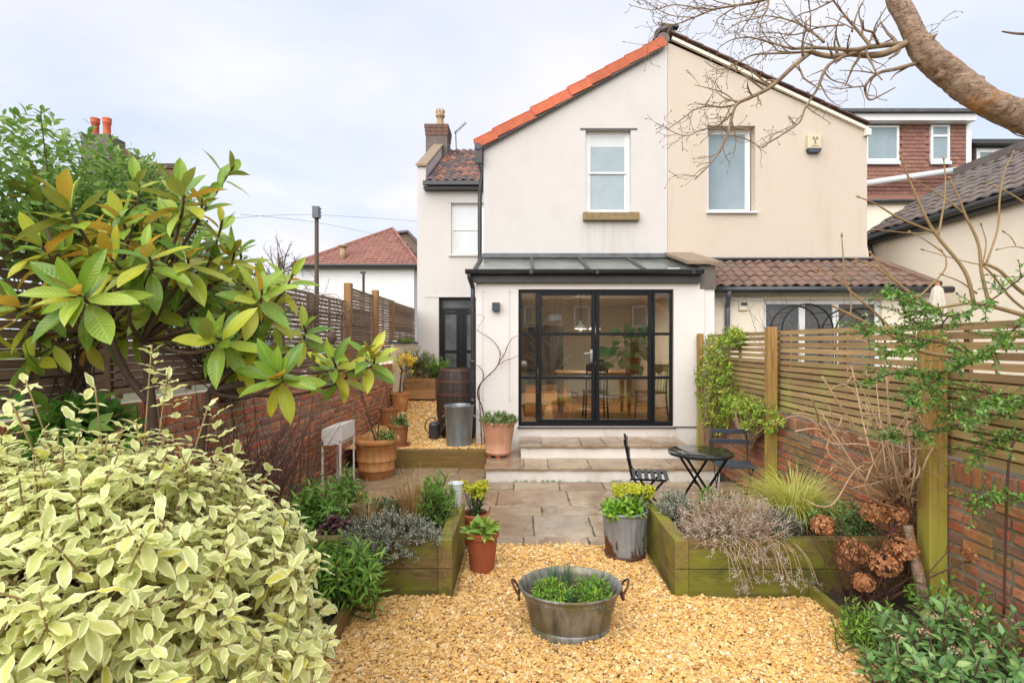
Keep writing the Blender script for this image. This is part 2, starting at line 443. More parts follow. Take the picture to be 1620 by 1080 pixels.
MT['sleeper_x'] = woodmat('mossy_sleeper', (0.23, 0.15, 0.055), (0.075, 0.05, 0.02), (0.20, 0.215, 0.012), 0.92, 'x', None, 0.7, 0.16, 0.41, 0.58, 0.75)
MT['sleeper_y'] = woodmat('mossy_sleeper_side', (0.27, 0.175, 0.062), (0.095, 0.065, 0.026), (0.27, 0.27, 0.02), 0.9, 'y', None, 0.7, 0.16, 0.38, 0.56, 0.45)
MT['kerb_wood'] = woodmat('wet_sleeper', (0.30, 0.17, 0.045), (0.125, 0.075, 0.024), (0.19, 0.165, 0.018), 0.4, 'x', None, 0.6, 0.1)
MT['crate_wood'] = woodmat('planter_wood', (0.36, 0.20, 0.085), (0.22, 0.115, 0.05), None, 0, 'x')
MT['indoor_wood'] = woodmat('indoor_pine', (0.50, 0.235, 0.082), (0.36, 0.155, 0.052), None, 0, 'z', rough=0.4, vary=0.08)
MT['floor_wood'] = woodmat('floor_oak', (0.62, 0.29, 0.09), (0.48, 0.21, 0.065), None, 0, 'x', rough=0.3, vary=0.14)
MT['barrel_wood'] = woodmat('barrel_stave', (0.05, 0.032, 0.026), (0.022, 0.016, 0.014), None, 0, 'z', rough=0.5, vary=0.25)
MT['barrel_hoop'] = simple('rusty_hoop', (0.105, 0.035, 0.02), (0.05, 0.025, 0.02), 18, 0.6, 0.3, 60)

def slabmat():
    m = Mat('sandstone_slab'); p = m.pos((1, 1, 1), rnd=True)
    c = m.ramp(m.rand(), [(0.0, (0.275, 0.195, 0.125)), (0.2, (0.36, 0.27, 0.175)), (0.4, (0.235, 0.15, 0.09)), (0.6, (0.33, 0.225, 0.145)), (0.8, (0.30, 0.235, 0.165)), (1.0, (0.315, 0.21, 0.125))])
    c = m.mix(m.ramp(m.noise(p, 3.4, 7, 0.68, 0.8), [(0.46, 0.0), (0.66, 0.75)]), c, (0.155, 0.095, 0.052))
    c = m.mix(m.ramp(m.noise(p, 2.1, 5, 0.6, 1.0), [(0.50, 0.0), (0.66, 0.6)]), c, (0.42, 0.33, 0.22))
    c = m.mix(m.ramp(m.noise(m.pos((1, 1, 1)), 0.9, 5), [(0.54, 0.0), (0.72, 0.35)]), c, (0.155, 0.135, 0.055))
    m.col(c).rough(m.ramp(m.noise(p, 2.7, 5), [(0.3, 0.09), (0.7, 0.42)]))
    m.bump(m.noise(p, 13, 6, 0.6), 0.3, 0.006)
    return m.m
MT['slab'] = slabmat()
MT['joint'] = simple('slab_joint', (0.10, 0.085, 0.06), (0.06, 0.065, 0.035), 9, 0.95, 0.4)

GST = [(0.0, (0.42, 0.20, 0.045)), (0.16, (0.66, 0.37, 0.09)), (0.34, (0.74, 0.46, 0.145)), (0.50, (0.54, 0.27, 0.06)), (0.64, (0.82, 0.62, 0.30)), (0.76, (0.68, 0.385, 0.115)), (0.88, (0.86, 0.72, 0.47)), (0.95, (0.40, 0.215, 0.08)), (1.0, (0.30, 0.19, 0.10))]
def gravelmat():
    m = Mat('golden_gravel'); p = m.pos()
    c = m.mix(m.ramp(m.noise(p, 55, 4), [(0.4, 0.0), (0.7, 0.45)]), m.ramp(m.rand(), GST), (0.78, 0.56, 0.25))
    m.col(c).rough(0.62).bump(m.noise(p, 160, 3), 0.3, 0.002)
    return m.m
MT['gravel'] = gravelmat()
def gravelsheet():
    m = Mat('gravel_sheet'); p = m.pos()
    v = m.n('ShaderNodeTexVoronoi'); v.inputs['Scale'].default_value = 42; m.l(p, v.inputs['Vector'])
    sp = m.n('ShaderNodeSeparateXYZ'); m.l(v.outputs['Color'], sp.inputs[0])
    m.col(m.mix(0.45, m.ramp(sp.outputs[0], GST), (0.20, 0.11, 0.04))).rough(0.75).bump(v.outputs['Distance'], -0.9, 0.02)
    return m.m
MT['gravel_sheet'] = gravelsheet()
MT['soil'] = simple('dark_soil', (0.040, 0.026, 0.018), (0.085, 0.055, 0.036), 16, 0.95, 0.9, 50, bdist=0.02)
MT['ground'] = simple('rough_ground', (0.075, 0.085, 0.03), (0.11, 0.085, 0.05), 1.5, 0.95, 0.5, 20)

def terracotta(name, c, pale, amt=0.5, streak=True, moss=0.0):
    m = Mat(name); p = m.pos()
    f = m.noise(m.pos((7, 7, 1.3)), 2.2, 5) if streak else m.noise(p, 9, 6)
    cc = m.mix(m.math('MULTIPLY', m.ramp(f, [(0.44, 0.0), (0.66, 1.0)]), amt), c, pale)
    if moss: cc = m.mix(m.math('MULTIPLY', m.ramp(m.noise(p, 5, 5), [(0.5, 0.0), (0.68, 1.0)]), moss), cc, (0.13, 0.12, 0.03))
    m.col(cc).rough(0.72).bump(m.noise(p, 60, 4), 0.15, 0.003)
    return m.m
MT['pot_pink'] = terracotta('pale_terracotta', (0.56, 0.27, 0.165), (0.66, 0.42, 0.28), 0.8)
MT['pot_band'] = terracotta('banded_terracotta', (0.46, 0.185, 0.055), (0.56, 0.33, 0.14), 0.85, True, 0.25)
MT['pot_dark'] = terracotta('red_terracotta', (0.33, 0.085, 0.035), (0.40, 0.13, 0.06), 0.5)
MT['pot_old'] = terracotta('old_terracotta', (0.36, 0.135, 0.05), (0.25, 0.13, 0.06), 0.6, True, 0.4)
def zinc(name, c1, c2, rust=0.0, moss=0.0, rough=0.45, metal=0.55):
    m = Mat(name); p = m.pos()
    c = m.ramp(m.noise(m.pos((6, 6, 1.6)), 2.3, 6, 0.65), [(0.32, c1), (0.66, c2)])
    if moss: c = m.mix(m.math('MULTIPLY', m.ramp(m.noise(p, 4, 5), [(0.50, 0.0), (0.66, 1.0)]), moss), c, (0.15, 0.14, 0.03))
    mv = metal
    if rust:
        z = m.n('ShaderNodeSeparateXYZ'); m.l(p, z.inputs[0])
        q = m.math('SUBTRACT', m.noise(m.pos((15, 15, 4)), 1.0, 4), m.math('MULTIPLY', z.outputs[2], 1.05))
        f = m.ramp(q, [(0.38, 0.0), (0.42, 1.0)])
        c = m.mix(f, c, (0.105, 0.032, 0.014))
        m.l(m.math('MULTIPLY', m.math('SUBTRACT', 1.0, f), metal), m.b.inputs['Metallic'])
    else: m.b.inputs['Metallic'].default_value = metal
    m.col(c).rough(rough).bump(m.noise(p, 25, 5), 0.12, 0.003)
    return m.m
MT['zinc_tub'] = zinc('weathered_zinc', (0.37, 0.365, 0.34), (0.085, 0.085, 0.075), 0, 0.8, 0.38, 0.3)
MT['zinc_rib'] = zinc('rusted_zinc', (0.36, 0.385, 0.42), (0.22, 0.235, 0.26), 1.0, 0, 0.5, 0.4)
MT['zinc_bin'] = zinc('galvanised_steel', (0.31, 0.34, 0.35), (0.20, 0.225, 0.235), 0, 0.15, 0.4, 0.5)
MT['can_grey'] = simple('can_blue_grey', (0.085, 0.105, 0.14), (0.05, 0.062, 0.085), 12, 0.4, metal=0.4)
MT['enamel'] = simple('white_enamel', (0.70, 0.72, 0.73), (0.60, 0.62, 0.63), 6, 0.3)
MT['stand_white'] = simple('chipped_white_paint', (0.86, 0.84, 0.80), (0.74, 0.70, 0.64), 6, 0.55)
MT['rust'] = simple('rust', (0.34, 0.13, 0.04), (0.20, 0.07, 0.025), 25, 0.9, 0.4)
MT['slate_blue'] = simple('slate_blue_paint', (0.045, 0.057, 0.075), (0.03, 0.04, 0.055), 9, 0.45)
MT['table_black'] = simple('wet_black_enamel', (0.012, 0.014, 0.014), (0.02, 0.022, 0.022), 9, 0.08)
MT['interior_wall'] = simple('cream_plaster', (0.74, 0.69, 0.60), (0.70, 0.65, 0.56), 1.5, 0.8)
MT['parasol'] = simple('ivory_cloth', (0.62, 0.56, 0.47), (0.52, 0.46, 0.38), 5, 0.9)
MT['stem_brown'] = simple('brown_stem', (0.10, 0.062, 0.04), (0.06, 0.04, 0.028), 20, 0.85, 0.4, 90)
MT['stem_red'] = simple('red_brown_stem', (0.12, 0.05, 0.036), (0.075, 0.034, 0.026), 20, 0.8)
MT['stem_tan'] = simple('tan_stem', (0.50, 0.34, 0.21), (0.32, 0.205, 0.12), 16, 0.8, 0.3, 90)
MT['branch'] = simple('grey_brown_branch', (0.30, 0.215, 0.13), (0.15, 0.10, 0.065), 16, 0.85, 0.5, 80)
MT['stem_olive'] = simple('olive_stem', (0.33, 0.22, 0.10), (0.20, 0.135, 0.06), 9, 0.75, 0.3, 80)
MT['stem_green'] = simple('green_stem', (0.09, 0.11, 0.03), (0.06, 0.07, 0.025), 20, 0.7)
MT['twig'] = simple('grey_twig', (0.135, 0.095, 0.062), (0.085, 0.06, 0.042), 14, 0.85)
MT['wire'] = simple('steel_wire', (0.35, 0.35, 0.35), (0.3, 0.3, 0.3), 5, 0.4)
def barkmat():
    m = Mat('flaky_bark'); p = m.pos()
    a = m.noise(m.pos((9, 9, 13)), 2.5, 8, 0.7, 1.4)
    c = m.ramp(a, [(0.36, (0.17, 0.10, 0.068)), (0.44, (0.34, 0.22, 0.15)), (0.54, (0.47, 0.325, 0.225)), (0.66, (0.56, 0.43, 0.33))])
    c = m.mix(m.ramp(m.noise(p, 3.1, 5, 0.6), [(0.56, 0.0), (0.64, 0.85)]), c, (0.55, 0.23, 0.06))
    c = m.mix(m.ramp(m.noise(p, 5.0, 5, 0.6), [(0.58, 0.0), (0.70, 0.6)]), c, (0.30, 0.27, 0.16))
    m.col(c).rough(0.9).bump(m.noise(m.pos((9, 9, 22)), 1.6, 8, 0.75, 1.2), 1.0, 0.035)
    return m.m
MT['bark'] = barkmat()

def glassmat():
    m = Mat('clear_glass'); m.t.nodes.remove(m.b)
    t = m.n('ShaderNodeBsdfTransparent'); t.inputs[0].default_value = (0.93, 0.96, 0.95, 1)
    g = m.n('ShaderNodeBsdfGlossy'); g.inputs['Roughness'].default_value = 0.01
    fr = m.n('ShaderNodeFresnel'); fr.inputs[0].default_value = 1.52
    k = m.math('MULTIPLY', fr.outputs[0], 4.6, True)
    s = m.n('ShaderNodeMixShader'); m.l(k, s.inputs[0]); m.l(t.outputs[0], s.inputs[1]); m.l(g.outputs[0], s.inputs[2]); m.l(s.outputs[0], m.out.inputs[0])
    return m.m
MT['glass'] = glassmat()
def roofglass():
    m = Mat('dirty_roof_glass'); t = m.n('ShaderNodeBsdfTransparent'); t.inputs[0].default_value = (0.88, 0.91, 0.90, 1)
    m.col((0.36, 0.385, 0.37)).rough(0.07)
    d = m.ramp(m.noise(m.pos((2, 6, 6)), 2.0, 6, 0.7), [(0.40, 0.06), (0.66, 0.42)])
    s = m.n('ShaderNodeMixShader'); m.l(d, s.inputs[0]); m.l(t.outputs[0], s.inputs[1]); m.l(m.b.outputs[0], s.inputs[2]); m.l(s.outputs[0], m.out.inputs[0])
    return m.m
MT['roof_glass'] = roofglass()
# ================================================================== the setting: ground, gravel, patio
def sheet(name, x0, x1, y0, y1, z, mat, n=1, amp=0.0):
    mb = MB(); xs = np.linspace(x0, x1, n + 1); ys = np.linspace(y0, y1, n + 1); v = []
    r = random.Random(3)
    for a in xs:
        for b in ys: v.append((a, b, z + (r.uniform(-amp, amp) if amp else 0)))
    k = n + 1
    mb.add(v, [[(i*k+j, (i+1)*k+j, (i+1)*k+j+1, i*k+j+1) for i in range(n) for j in range(n)]])
    return tag(mb.build(name, mat, smooth=True), kind='structure')
sheet('ground', -300, 300, -300, 300, -0.16, MT['ground'])
sheet('gravel_ground', -2.6, 2.75, -3.0, 4.80, -0.012, MT['gravel_sheet'])
LX, RX = -2.65, 2.79         # faces of the two garden walls

# loose gravel: tens of thousands of stones, one mass
ico = np.array([(0,0,1),(0.894,0,0.447),(0.276,0.851,0.447),(-0.724,0.526,0.447),(-0.724,-0.526,0.447),(0.276,-0.851,0.447),
                (0.724,0.526,-0.447),(-0.276,0.851,-0.447),(-0.894,0,-0.447),(-0.276,-0.851,-0.447),(0.724,-0.526,-0.447),(0,0,-1)], np.float32)
icof = np.array([(0,1,2),(0,2,3),(0,3,4),(0,4,5),(0,5,1),(1,6,2),(2,7,3),(3,8,4),(4,9,5),(5,10,1),(2,6,7),(3,7,8),(4,8,9),(5,9,10),(1,10,6),(6,11,7),(7,11,8),(8,11,9),(9,11,10),(10,11,6)])
def stones(xy, z, size, seed, val_shift=None):
    g = np.random.default_rng(seed); n = len(xy)
    base = ico[None] * (1 + g.uniform(-0.34, 0.34, (n, 12, 1)))
    s = size * g.lognormal(0, 0.30, (n, 1)) * np.stack([g.uniform(0.8, 1.35, n), g.uniform(0.65, 1.0, n), g.uniform(0.36, 0.66, n)], 1)
    v = base * s[:, None, :]
    a = g.uniform(0, 2*math.pi, n); t = g.normal(0, 0.35, n)
    ct, st = np.cos(t)[:, None], np.sin(t)[:, None]
    y = v[..., 1]*ct - v[..., 2]*st; zz_ = v[..., 1]*st + v[..., 2]*ct
    ca, sa = np.cos(a)[:, None], np.sin(a)[:, None]
    x2 = v[..., 0]*ca - y*sa; y2 = v[..., 0]*sa + y*ca
    V = np.stack([x2 + xy[:, 0:1], y2 + xy[:, 1:2], zz_ + z[:, None]], -1).reshape(-1, 3)
    Fs = (icof[None] + (np.arange(n) * 12)[:, None, None]).reshape(-1, 3)
    A = np.zeros((n, 12, 3), np.float32); A[..., 2] = g.uniform(0, 1, (n, 1))
    return V, Fs, A.reshape(-1, 3)
g = np.random.default_rng(11)
def in_beds(x, y):
    lb = (x < -0.46) & (y > 3.82); rb = (x > 1.06) & (y > 3.82)
    le = x < -1.16; re = (x > 2.08) & (y > 2.2)
    return lb | rb | le | re
nst = 112000
xy = np.stack([g.uniform(-1.35, 2.5, nst), 2.15 + 2.72 * g.uniform(0, 1, nst)], 1)
xy = xy[~in_beds(xy[:, 0], xy[:, 1])]
xy = xy[(xy[:, 1] < 4.80) | (g.uniform(0, 1, len(xy)) < 0.12)]
lump = 0.010 * np.sin(xy[:, 0] * 3.1 + 1) * np.sin(xy[:, 1] * 2.7) + 0.006 * np.sin(xy[:, 0] * 7.3 + xy[:, 1] * 5)
V, Fs, A = stones(xy, np.abs(g.normal(0, 0.009, len(xy))) + 0.004 + lump, 0.0100, 5)
mb = MB(); mb.add(V, [Fs], A)
tag(mb.build('gravel', MT['gravel']), 'loose golden gravel covering the garden floor round the tub', 'gravel', kind='stuff')

# side path: gravel rising from the sleeper step to the back door
mb = MB()
def path_z(y): return 0.255 + max(0.0, min(1.0, (y - 8.6) / 3.8)) * 0.30
ys = np.linspace(7.95, 13.66, 24); v = []
for y in ys: v += [(-2.63, y, path_z(y)), (-0.40, y, path_z(y))]
mb.add(v, [[(2*i, 2*i+1, 2*i+3, 2*i+2) for i in range(len(ys) - 1)]])
tag(mb.build('side_path', MT['gravel_sheet']), kind='structure')
n = 9000
xy = np.stack([g.uniform(-2.6, -0.5, n), 7.97 + 4.3 * g.uniform(0, 1, n) ** 1.5], 1)
V, Fs, A = stones(xy, np.array([path_z(y) for y in xy[:, 1]]) + 0.004 + np.abs(g.normal(0, 0.006, n)), 0.0165, 8)
mb = MB(); mb.add(V, [Fs], A)
tag(mb.build('path_gravel', MT['gravel']), 'loose golden gravel on the raised side path', 'gravel', kind='stuff')

# patio of riven slabs
def slab_mesh(i, r):
    """unit slab, top at z=0, riven edges"""
    mb = MB(); n = 5; top = []
    e = 0.012
    ring = []
    for k in range(4):
        for t in range(n):
            u = t / n
            p = [(-0.5 + u, -0.5), (0.5, -0.5 + u), (0.5 - u, 0.5), (-0.5, 0.5 - u)][k]
            ring.append((p[0] + r.uniform(-e, e), p[1] + r.uniform(-e, e)))
    m = len(ring)
    v = [(x * 0.985, y * 0.985, 0) for x, y in ring] + [(x, y, -0.18) for x, y in ring] + [(x, y, -1) for x, y in ring]
    f1 = [tuple(range(m))]
    f2 = [(i_ + m, (i_ + 1) % m + m, (i_ + 1) % m, i_) for i_ in range(m)] + [(i_ + 2*m, (i_ + 1) % m + 2*m, (i_ + 1) % m + m, i_ + m) for i_ in range(m)]
    mb.add(v, [f1, f2])
    return mb.mesh('paving_slab', MT['slab'])
SLABS = [slab_mesh(i, random.Random(40 + i)) for i in range(5)]
def slab(x0, x1, y0, y1, ztop, th, parent, name='paving_slab', gap=0.012):
    me = rng.choice(SLABS)
    k = rng.choice((0, 2))
    w_ = Matrix.Translation(((x0+x1)/2, (y0+y1)/2, ztop + rng.uniform(-0.003, 0.003))) @ Matrix.Rotation(R(90*k) + rng.uniform(-0.004, 0.004), 4, 'Z') @ \
        Euler((rng.uniform(-0.004, 0.004), rng.uniform(-0.004, 0.004), 0)).to_matrix().to_4x4() @ Matrix.Diagonal((x1-x0-gap, y1-y0-gap, th, 1))
    return piece(name, me, parent, w_)
patio = tag(sheet('patio', LX - 0.02, RX + 0.02, 4.82, 7.9, -0.010, MT['joint']), kind='structure')
def pave(x0, x1, y0, y1, rows):
    y = y0
    for hgt, cuts in rows:
        xs = [x0] + list(cuts) + [x1]
        for a, b in zip(xs, xs[1:]): slab(a, b, y, min(y + hgt, y1), 0.0, 0.035, patio)
        y += hgt
pave(-2.64, 2.78, 4.80, 7.06, [
    (0.27, (-2.1, -1.5, -0.95, -0.50, 0.02, 0.62, 1.2, 1.75, 2.3)),
    (0.62, (-2.0, -1.35, -0.55, 0.12, 0.70, 1.22, 1.9)),
    (0.34, (-2.2, -1.6, -1.0, -0.35, 0.22, 0.98, 1.62, 2.25)),
    (0.60, (-1.9, -1.1, -0.28, 0.55, 1.12, 1.85, 2.4)),
    (0.43, (-2.1, -1.5, -0.72, -0.1, 0.48, 1.05, 1.5, 2.2))])
pave(-2.64, -0.50, 7.06, 7.84, [(0.42, (-2.0, -1.25)), (0.36, (-2.2, -1.55, -0.9))])

# two white steps up to the garden doors
steps = thing('garden_steps', 'two wide white rendered steps with stone slab treads below the glazed doors', 'steps', (1.0, 7.1, 0))
mb = MB(); mb.box(-0.47, 2.62, 7.10, 8.328, -0.05, 0.147); mb.build('riser', MT['riser'], steps)
mb = MB(); mb.box(-0.01, 2.36, 7.67, 8.327, 0.148, 0.338); mb.build('riser', MT['riser'], steps)
xs = [-0.495, 0.03, 0.36, 0.92, 1.48, 2.03, 2.64]
for a, b in zip(xs, xs[1:]): slab(a, b, 7.07, 7.69 if a > -0.4 else 7.70, 0.184, 0.037, steps, 'tread_slab', 0.008)
slab(-0.495, -0.02, 7.71, 8.325, 0.184, 0.037, steps, 'tread_slab', 0.006)
slab(2.38, 2.64, 7.71, 8.325, 0.184, 0.037, steps, 'tread_slab', 0.006)
xs = [-0.03, 0.29, 0.86, 1.20, 1.47, 1.83, 2.375]
for a, b in zip(xs, xs[1:]): slab(a, b, 7.635, 8.325, 0.375, 0.037, steps, 'tread_slab', 0.008)

# ================================================================== brick garden walls
def brick_mesh(i, lx, ly, lz, mat='brick'):
    r = random.Random(90 + i); c = 0.009; v = []; f = []
    o_ = bpy.data.meshes.new('brick'); import bmesh
    bm = bmesh.new(); bmesh.ops.create_cube(bm, size=1.0, matrix=Matrix.Diagonal((lx, ly, lz, 1)))
    bmesh.ops.bevel(bm, geom=bm.edges[:], offset=c, segments=1, affect='EDGES')
    for q in bm.verts: q.co += Vector((r.uniform(-1, 1), r.uniform(-1, 1), r.uniform(-1, 1))) * 0.0038
    bm.to_mesh(o_); bm.free(); o_.materials.append(MT[mat]); return o_
BR = {'s': [brick_mesh(i, 0.06, 0.208, 0.061) for i in range(5)], 'h': [brick_mesh(10 + i, 0.06, 0.097, 0.061) for i in range(3)], 'e': [brick_mesh(20 + i, 0.06, 0.061, 0.122) for i in range(4)]}
BRD = {'s': [brick_mesh(30 + i, 0.06, 0.208, 0.061, 'brick_lifted') for i in range(5)], 'h': [brick_mesh(40 + i, 0.06, 0.097, 0.061, 'brick_lifted') for i in range(3)], 'e': [brick_mesh(50 + i, 0.06, 0.061, 0.122, 'brick_lifted') for i in range(4)]}
def brick_wall(name, label, X, sgn, y0, y1, z0, ztop, keep, ymin_vis, BR=BR, bm='brick', mm='mortar'):
    """garden wall whose bricks face +X (sgn 1) or -X (sgn -1)"""
    t = thing(name, label, 'wall', (X, (y0 + y1) / 2, 0))
    core = MB(); a, b = X - sgn * 0.012, X - sgn * 0.22
    core.box(min(a, b), max(a, b), y0, y1, -0.15, ztop - 0.012); core.build('mortar_core', MT[mm], t)
    L = []; zt = ztop - 0.135; k = 0; z = z0 + 0.033
    while z < zt - 0.01:
        y = y0 - (0.1125 if k % 2 else 0)
        while y < y1:
            hd = rng.random() < 0.16 or (k % 5 == 4)
            ln = 0.1125 if hd else 0.225
            yc = y + ln / 2
            if yc - ln / 2 > y0 - 0.03 and yc + ln / 2 < y1 + 0.02: L.append(('h' if hd else 's', yc, z))
            y += ln
        z += 0.0755; k += 1
    y = y0 + 0.0375
    while y < y1 - 0.03:
        L.append(('e', y, ztop - 0.063)); y += 0.0755
    def place(ty, yc, zc):
        return Matrix.Translation((X - sgn * 0.030 + sgn * rng.uniform(-0.007, 0.006), yc + rng.uniform(-0.003, 0.003), zc + rng.uniform(-0.002, 0.002))) @ Euler((rng.uniform(-0.03, 0.03), 0, rng.uniform(-0.025, 0.025))).to_matrix().to_4x4()
    L.sort(key=lambda q: (q[1] < ymin_vis, q[1]))
    rest = MB()
    for i, (ty, yc, zc) in enumerate(L):
        me = rng.choice(BR[ty]); m = place(ty, yc, zc)
        if i < keep: piece('brick', me, t, m)
        else:
            co_ = np.array([m @ q.co for q in me.vertices]); val = rng.random()
            by = {}
            for p in me.polygons: by.setdefault(len(p.vertices), []).append(tuple(p.vertices))
            rest.add(co_, list(by.values()), val)
    if rest.n: rest.build('brickwork', MT[bm], t, kind='stuff')
    return t
brick_wall('brick_wall', 'old red brick garden wall below the fence behind the magnolia and white stand', LX, 1, 2.2, 11.1, 0.0, 1.41, 300, 4.0, BRD, 'brick_lifted', 'mortar_lifted')
brick_wall('brick_wall', 'mossy red brick garden wall below the green stained fence beside the bistro set', RX, -1, 1.6, 8.3, 0.0, 1.05, 300, 2.9)
# pale rendered stretch of the side wall by the house
t = thing('rendered_wall', 'cream rendered stretch of side wall between the brick wall and the house', 'wall', (LX, 12.3, 0))
mb = MB(); mb.box(LX - 0.22, LX, 11.103, 13.645, -0.1, 1.80); mb.build('wall_body', MT['cream'], t)
mb = MB(); mb.box(LX - 0.25, LX + 0.03, 11.10, 13.64, 1.803, 1.86); bevel(mb.build('coping', MT['lead'], t))

# ================================================================== fences, slat by slat
def slat_unit(name, mat, th, ln, ht):
    mb = MB(); mb.box(-th/2, th/2, -ln/2, ln/2, -ht/2, ht/2); me = mb.mesh(name, mat); return me
def fence_panel(t, X, y0, y1, z0, z1, pitch, ht, mat, batten_mat, back=0.0, sgn=1, battens=3):
    me = slat_unit('slat', mat, 0.016, y1 - y0, ht)
    z = z1 - ht / 2
    while z - ht / 2 > z0 - 0.005:
        piece('slat', me, t, Matrix.Translation((X, (y0 + y1) / 2, z + rng.uniform(-0.002, 0.002))) @ Euler((rng.uniform(-0.004, 0.004), rng.uniform(-0.05, 0.05), 0)).to_matrix().to_4x4())
        z -= pitch
    if back:        # second skin of slats on the far side, staggered against the gaps
        z = z1 - back - ht / 2 - pitch / 2
        while z - ht / 2 > z0:
            piece('slat', me, t, Matrix.Translation((X - sgn * 0.062, (y0 + y1) / 2, z + rng.uniform(-0.004, 0.004))))
            z -= pitch
    for k in range(battens):
        yb = y0 + (y1 - y0) * (0.06 + 0.88 * k / max(1, battens - 1))
        mb = MB(); mb.box(X - sgn * 0.035 - 0.012, X - sgn * 0.035 + 0.012, yb - 0.022, yb + 0.022, z0, z1 - 0.005); mb.build('batten', batten_mat, t)
def post(t, X, y, z0, z1, s, mat):
    mb = MB(); mb.box(X - s/2, X + s/2, y - s/2, y + s/2, z0, z1); return bevel(mb.build('post', mat, t), 0.005)
lf = thing('slatted_fence', 'weathered brown slatted fence on the brick wall behind the magnolia', 'fence', (LX, 5, 1.4), 'slatted fence runs')
for a, b in ((1.7, 3.5), (3.56, 5.3), (5.36, 7.0), (7.06, 8.30)):
    fence_panel(lf, LX - 0.06, a, b, 1.44, 2.47, 0.053, 0.041, MT['slat_l'], MT['slat_l'], back=0.18)
for y in (3.53, 5.33, 7.03): post(lf, LX - 0.105, y, 1.39, 2.46, 0.07, MT['slat_l'])
lf2 = thing('slatted_fence', 'taller brown slatted fence with orange posts stepping up to the white house', 'fence', (LX, 11, 1.4), 'slatted fence runs')
fence_panel(lf2, LX - 0.06, 8.50, 9.83, 1.44, 2.70, 0.050, 0.041, MT['slat_l'], MT['slat_l'], back=0.30)
fence_panel(lf2, LX - 0.06, 10.02, 11.25, 1.44, 2.72, 0.050, 0.041, MT['slat_l'], MT['slat_l'])
fence_panel(lf2, LX - 0.06, 11.32, 13.60, 1.875, 2.70, 0.046, 0.041, MT['slat_l'], MT['slat_l'], back=0.02, battens=4)
post(lf2, LX - 0.06, 8.41, 1.40, 2.76, 0.11, MT['post_new']); post(lf2, LX - 0.05, 9.93, 1.40, 2.80, 0.11, MT['post_new']); post(lf2, LX - 0.05, 11.285, 1.87, 2.72, 0.06, MT['post_new'])

rf = thing('slatted_fence', 'green stained slatted fence with thick mossy posts on the low brick wall', 'fence', (RX, 5, 1.05), 'slatted fence runs')
for a, b in ((1.2, 3.60), (3.615, 5.90), (5.915, 8.20)):
    fence_panel(rf, RX + 0.05, a, b, 1.06, 1.955, 0.0635, 0.047, MT['slat_r'], MT['slat_r'], back=0.32, sgn=-1)
post(rf, RX - 0.062, 3.57, -0.05, 1.90, 0.118, MT['post_r']); post(rf, RX + 0.010, 3.70, 1.052, 1.86, 0.055, MT['post_r'])
post(rf, RX - 0.05, 5.90, -0.05, 2.0, 0.10, MT['post_r']); post(rf, RX + 0.010, 5.99, 1.052, 1.98, 0.05, MT['post_r'])
post(rf, RX - 0.05, 8.24, -0.05, 1.97, 0.085, MT['post_r'])

# ================================================================== roof tiles
def pantile(w_, l_, h_, th, mat, seg=8, name='roof_tile'):
    mb = MB(); v = []; prof = []
    for i in range(seg + 1):
        u = i / seg
        prof.append(((u - 0.5) * w_, h_ * (0.5 - 0.5 * math.cos(2 * math.pi * min(1, u * 1.0))) if u > 0 else 0))
    for x, z in prof: v.append((x, 0, z + th))
    for x, z in prof: v.append((x, l_, z))
    for x, z in prof: v.append((x, 0, z + th - 0.022))
    m = seg + 1
    f = [(i, i+1, i+1+m, i+m) for i in range(seg)] + [(i+2*m, i+1+2*m, i+1, i) for i in range(seg)]
    mb.add(v, [f]); return mb.mesh(name, mat, True)
def plane_mat(o, ex, ey):
    ex = Vector(ex).normalized(); ey = Vector(ey).normalized(); ez = ex.cross(ey).normalized()
    m = Matrix((ex, ey, ez)).transposed().to_4x4(); m.translation = Vector(o); return m
def tiled(parent, origin, ex, ey, width, length, me, tw, tl, name='roof_tile', joined=None, keep=None, jit=0.011):
    """courses of tiles over a rectangle on a roof plane: ex along the eave, ey up the slope"""
    base = plane_mat(origin, ex, ey); nx = max(1, int(round(width / tw))); ny = max(1, int(round(length / tl)))
    pts = None
    if joined is not None:
        co_ = np.array([q.co for q in me.vertices]); by = {}
        for p in me.polygons: by.setdefault(len(p.vertices), []).append(tuple(p.vertices))
        bm_ = np.array(base)
    for j in range(ny):
        for i in range(nx):
            x = (i + 0.5) * width / nx; y = j * length / ny
            if keep and not keep(x, y): continue
            lm = Matrix.Translation((x + rng.uniform(-1, 1) * jit * 0.5, y + rng.uniform(-1, 1) * jit, rng.uniform(0, jit))) @ Euler((rng.uniform(-0.008, 0.008), rng.uniform(-0.012, 0.012), rng.uniform(-0.008, 0.008))).to_matrix().to_4x4()
            w_ = base @ lm
            if joined is None: piece(name, me, parent, w_)
            else:
                wn = np.array(w_); joined.add(co_ @ wn[:3, :3].T + wn[:3, 3], list(by.values()), rng.random())

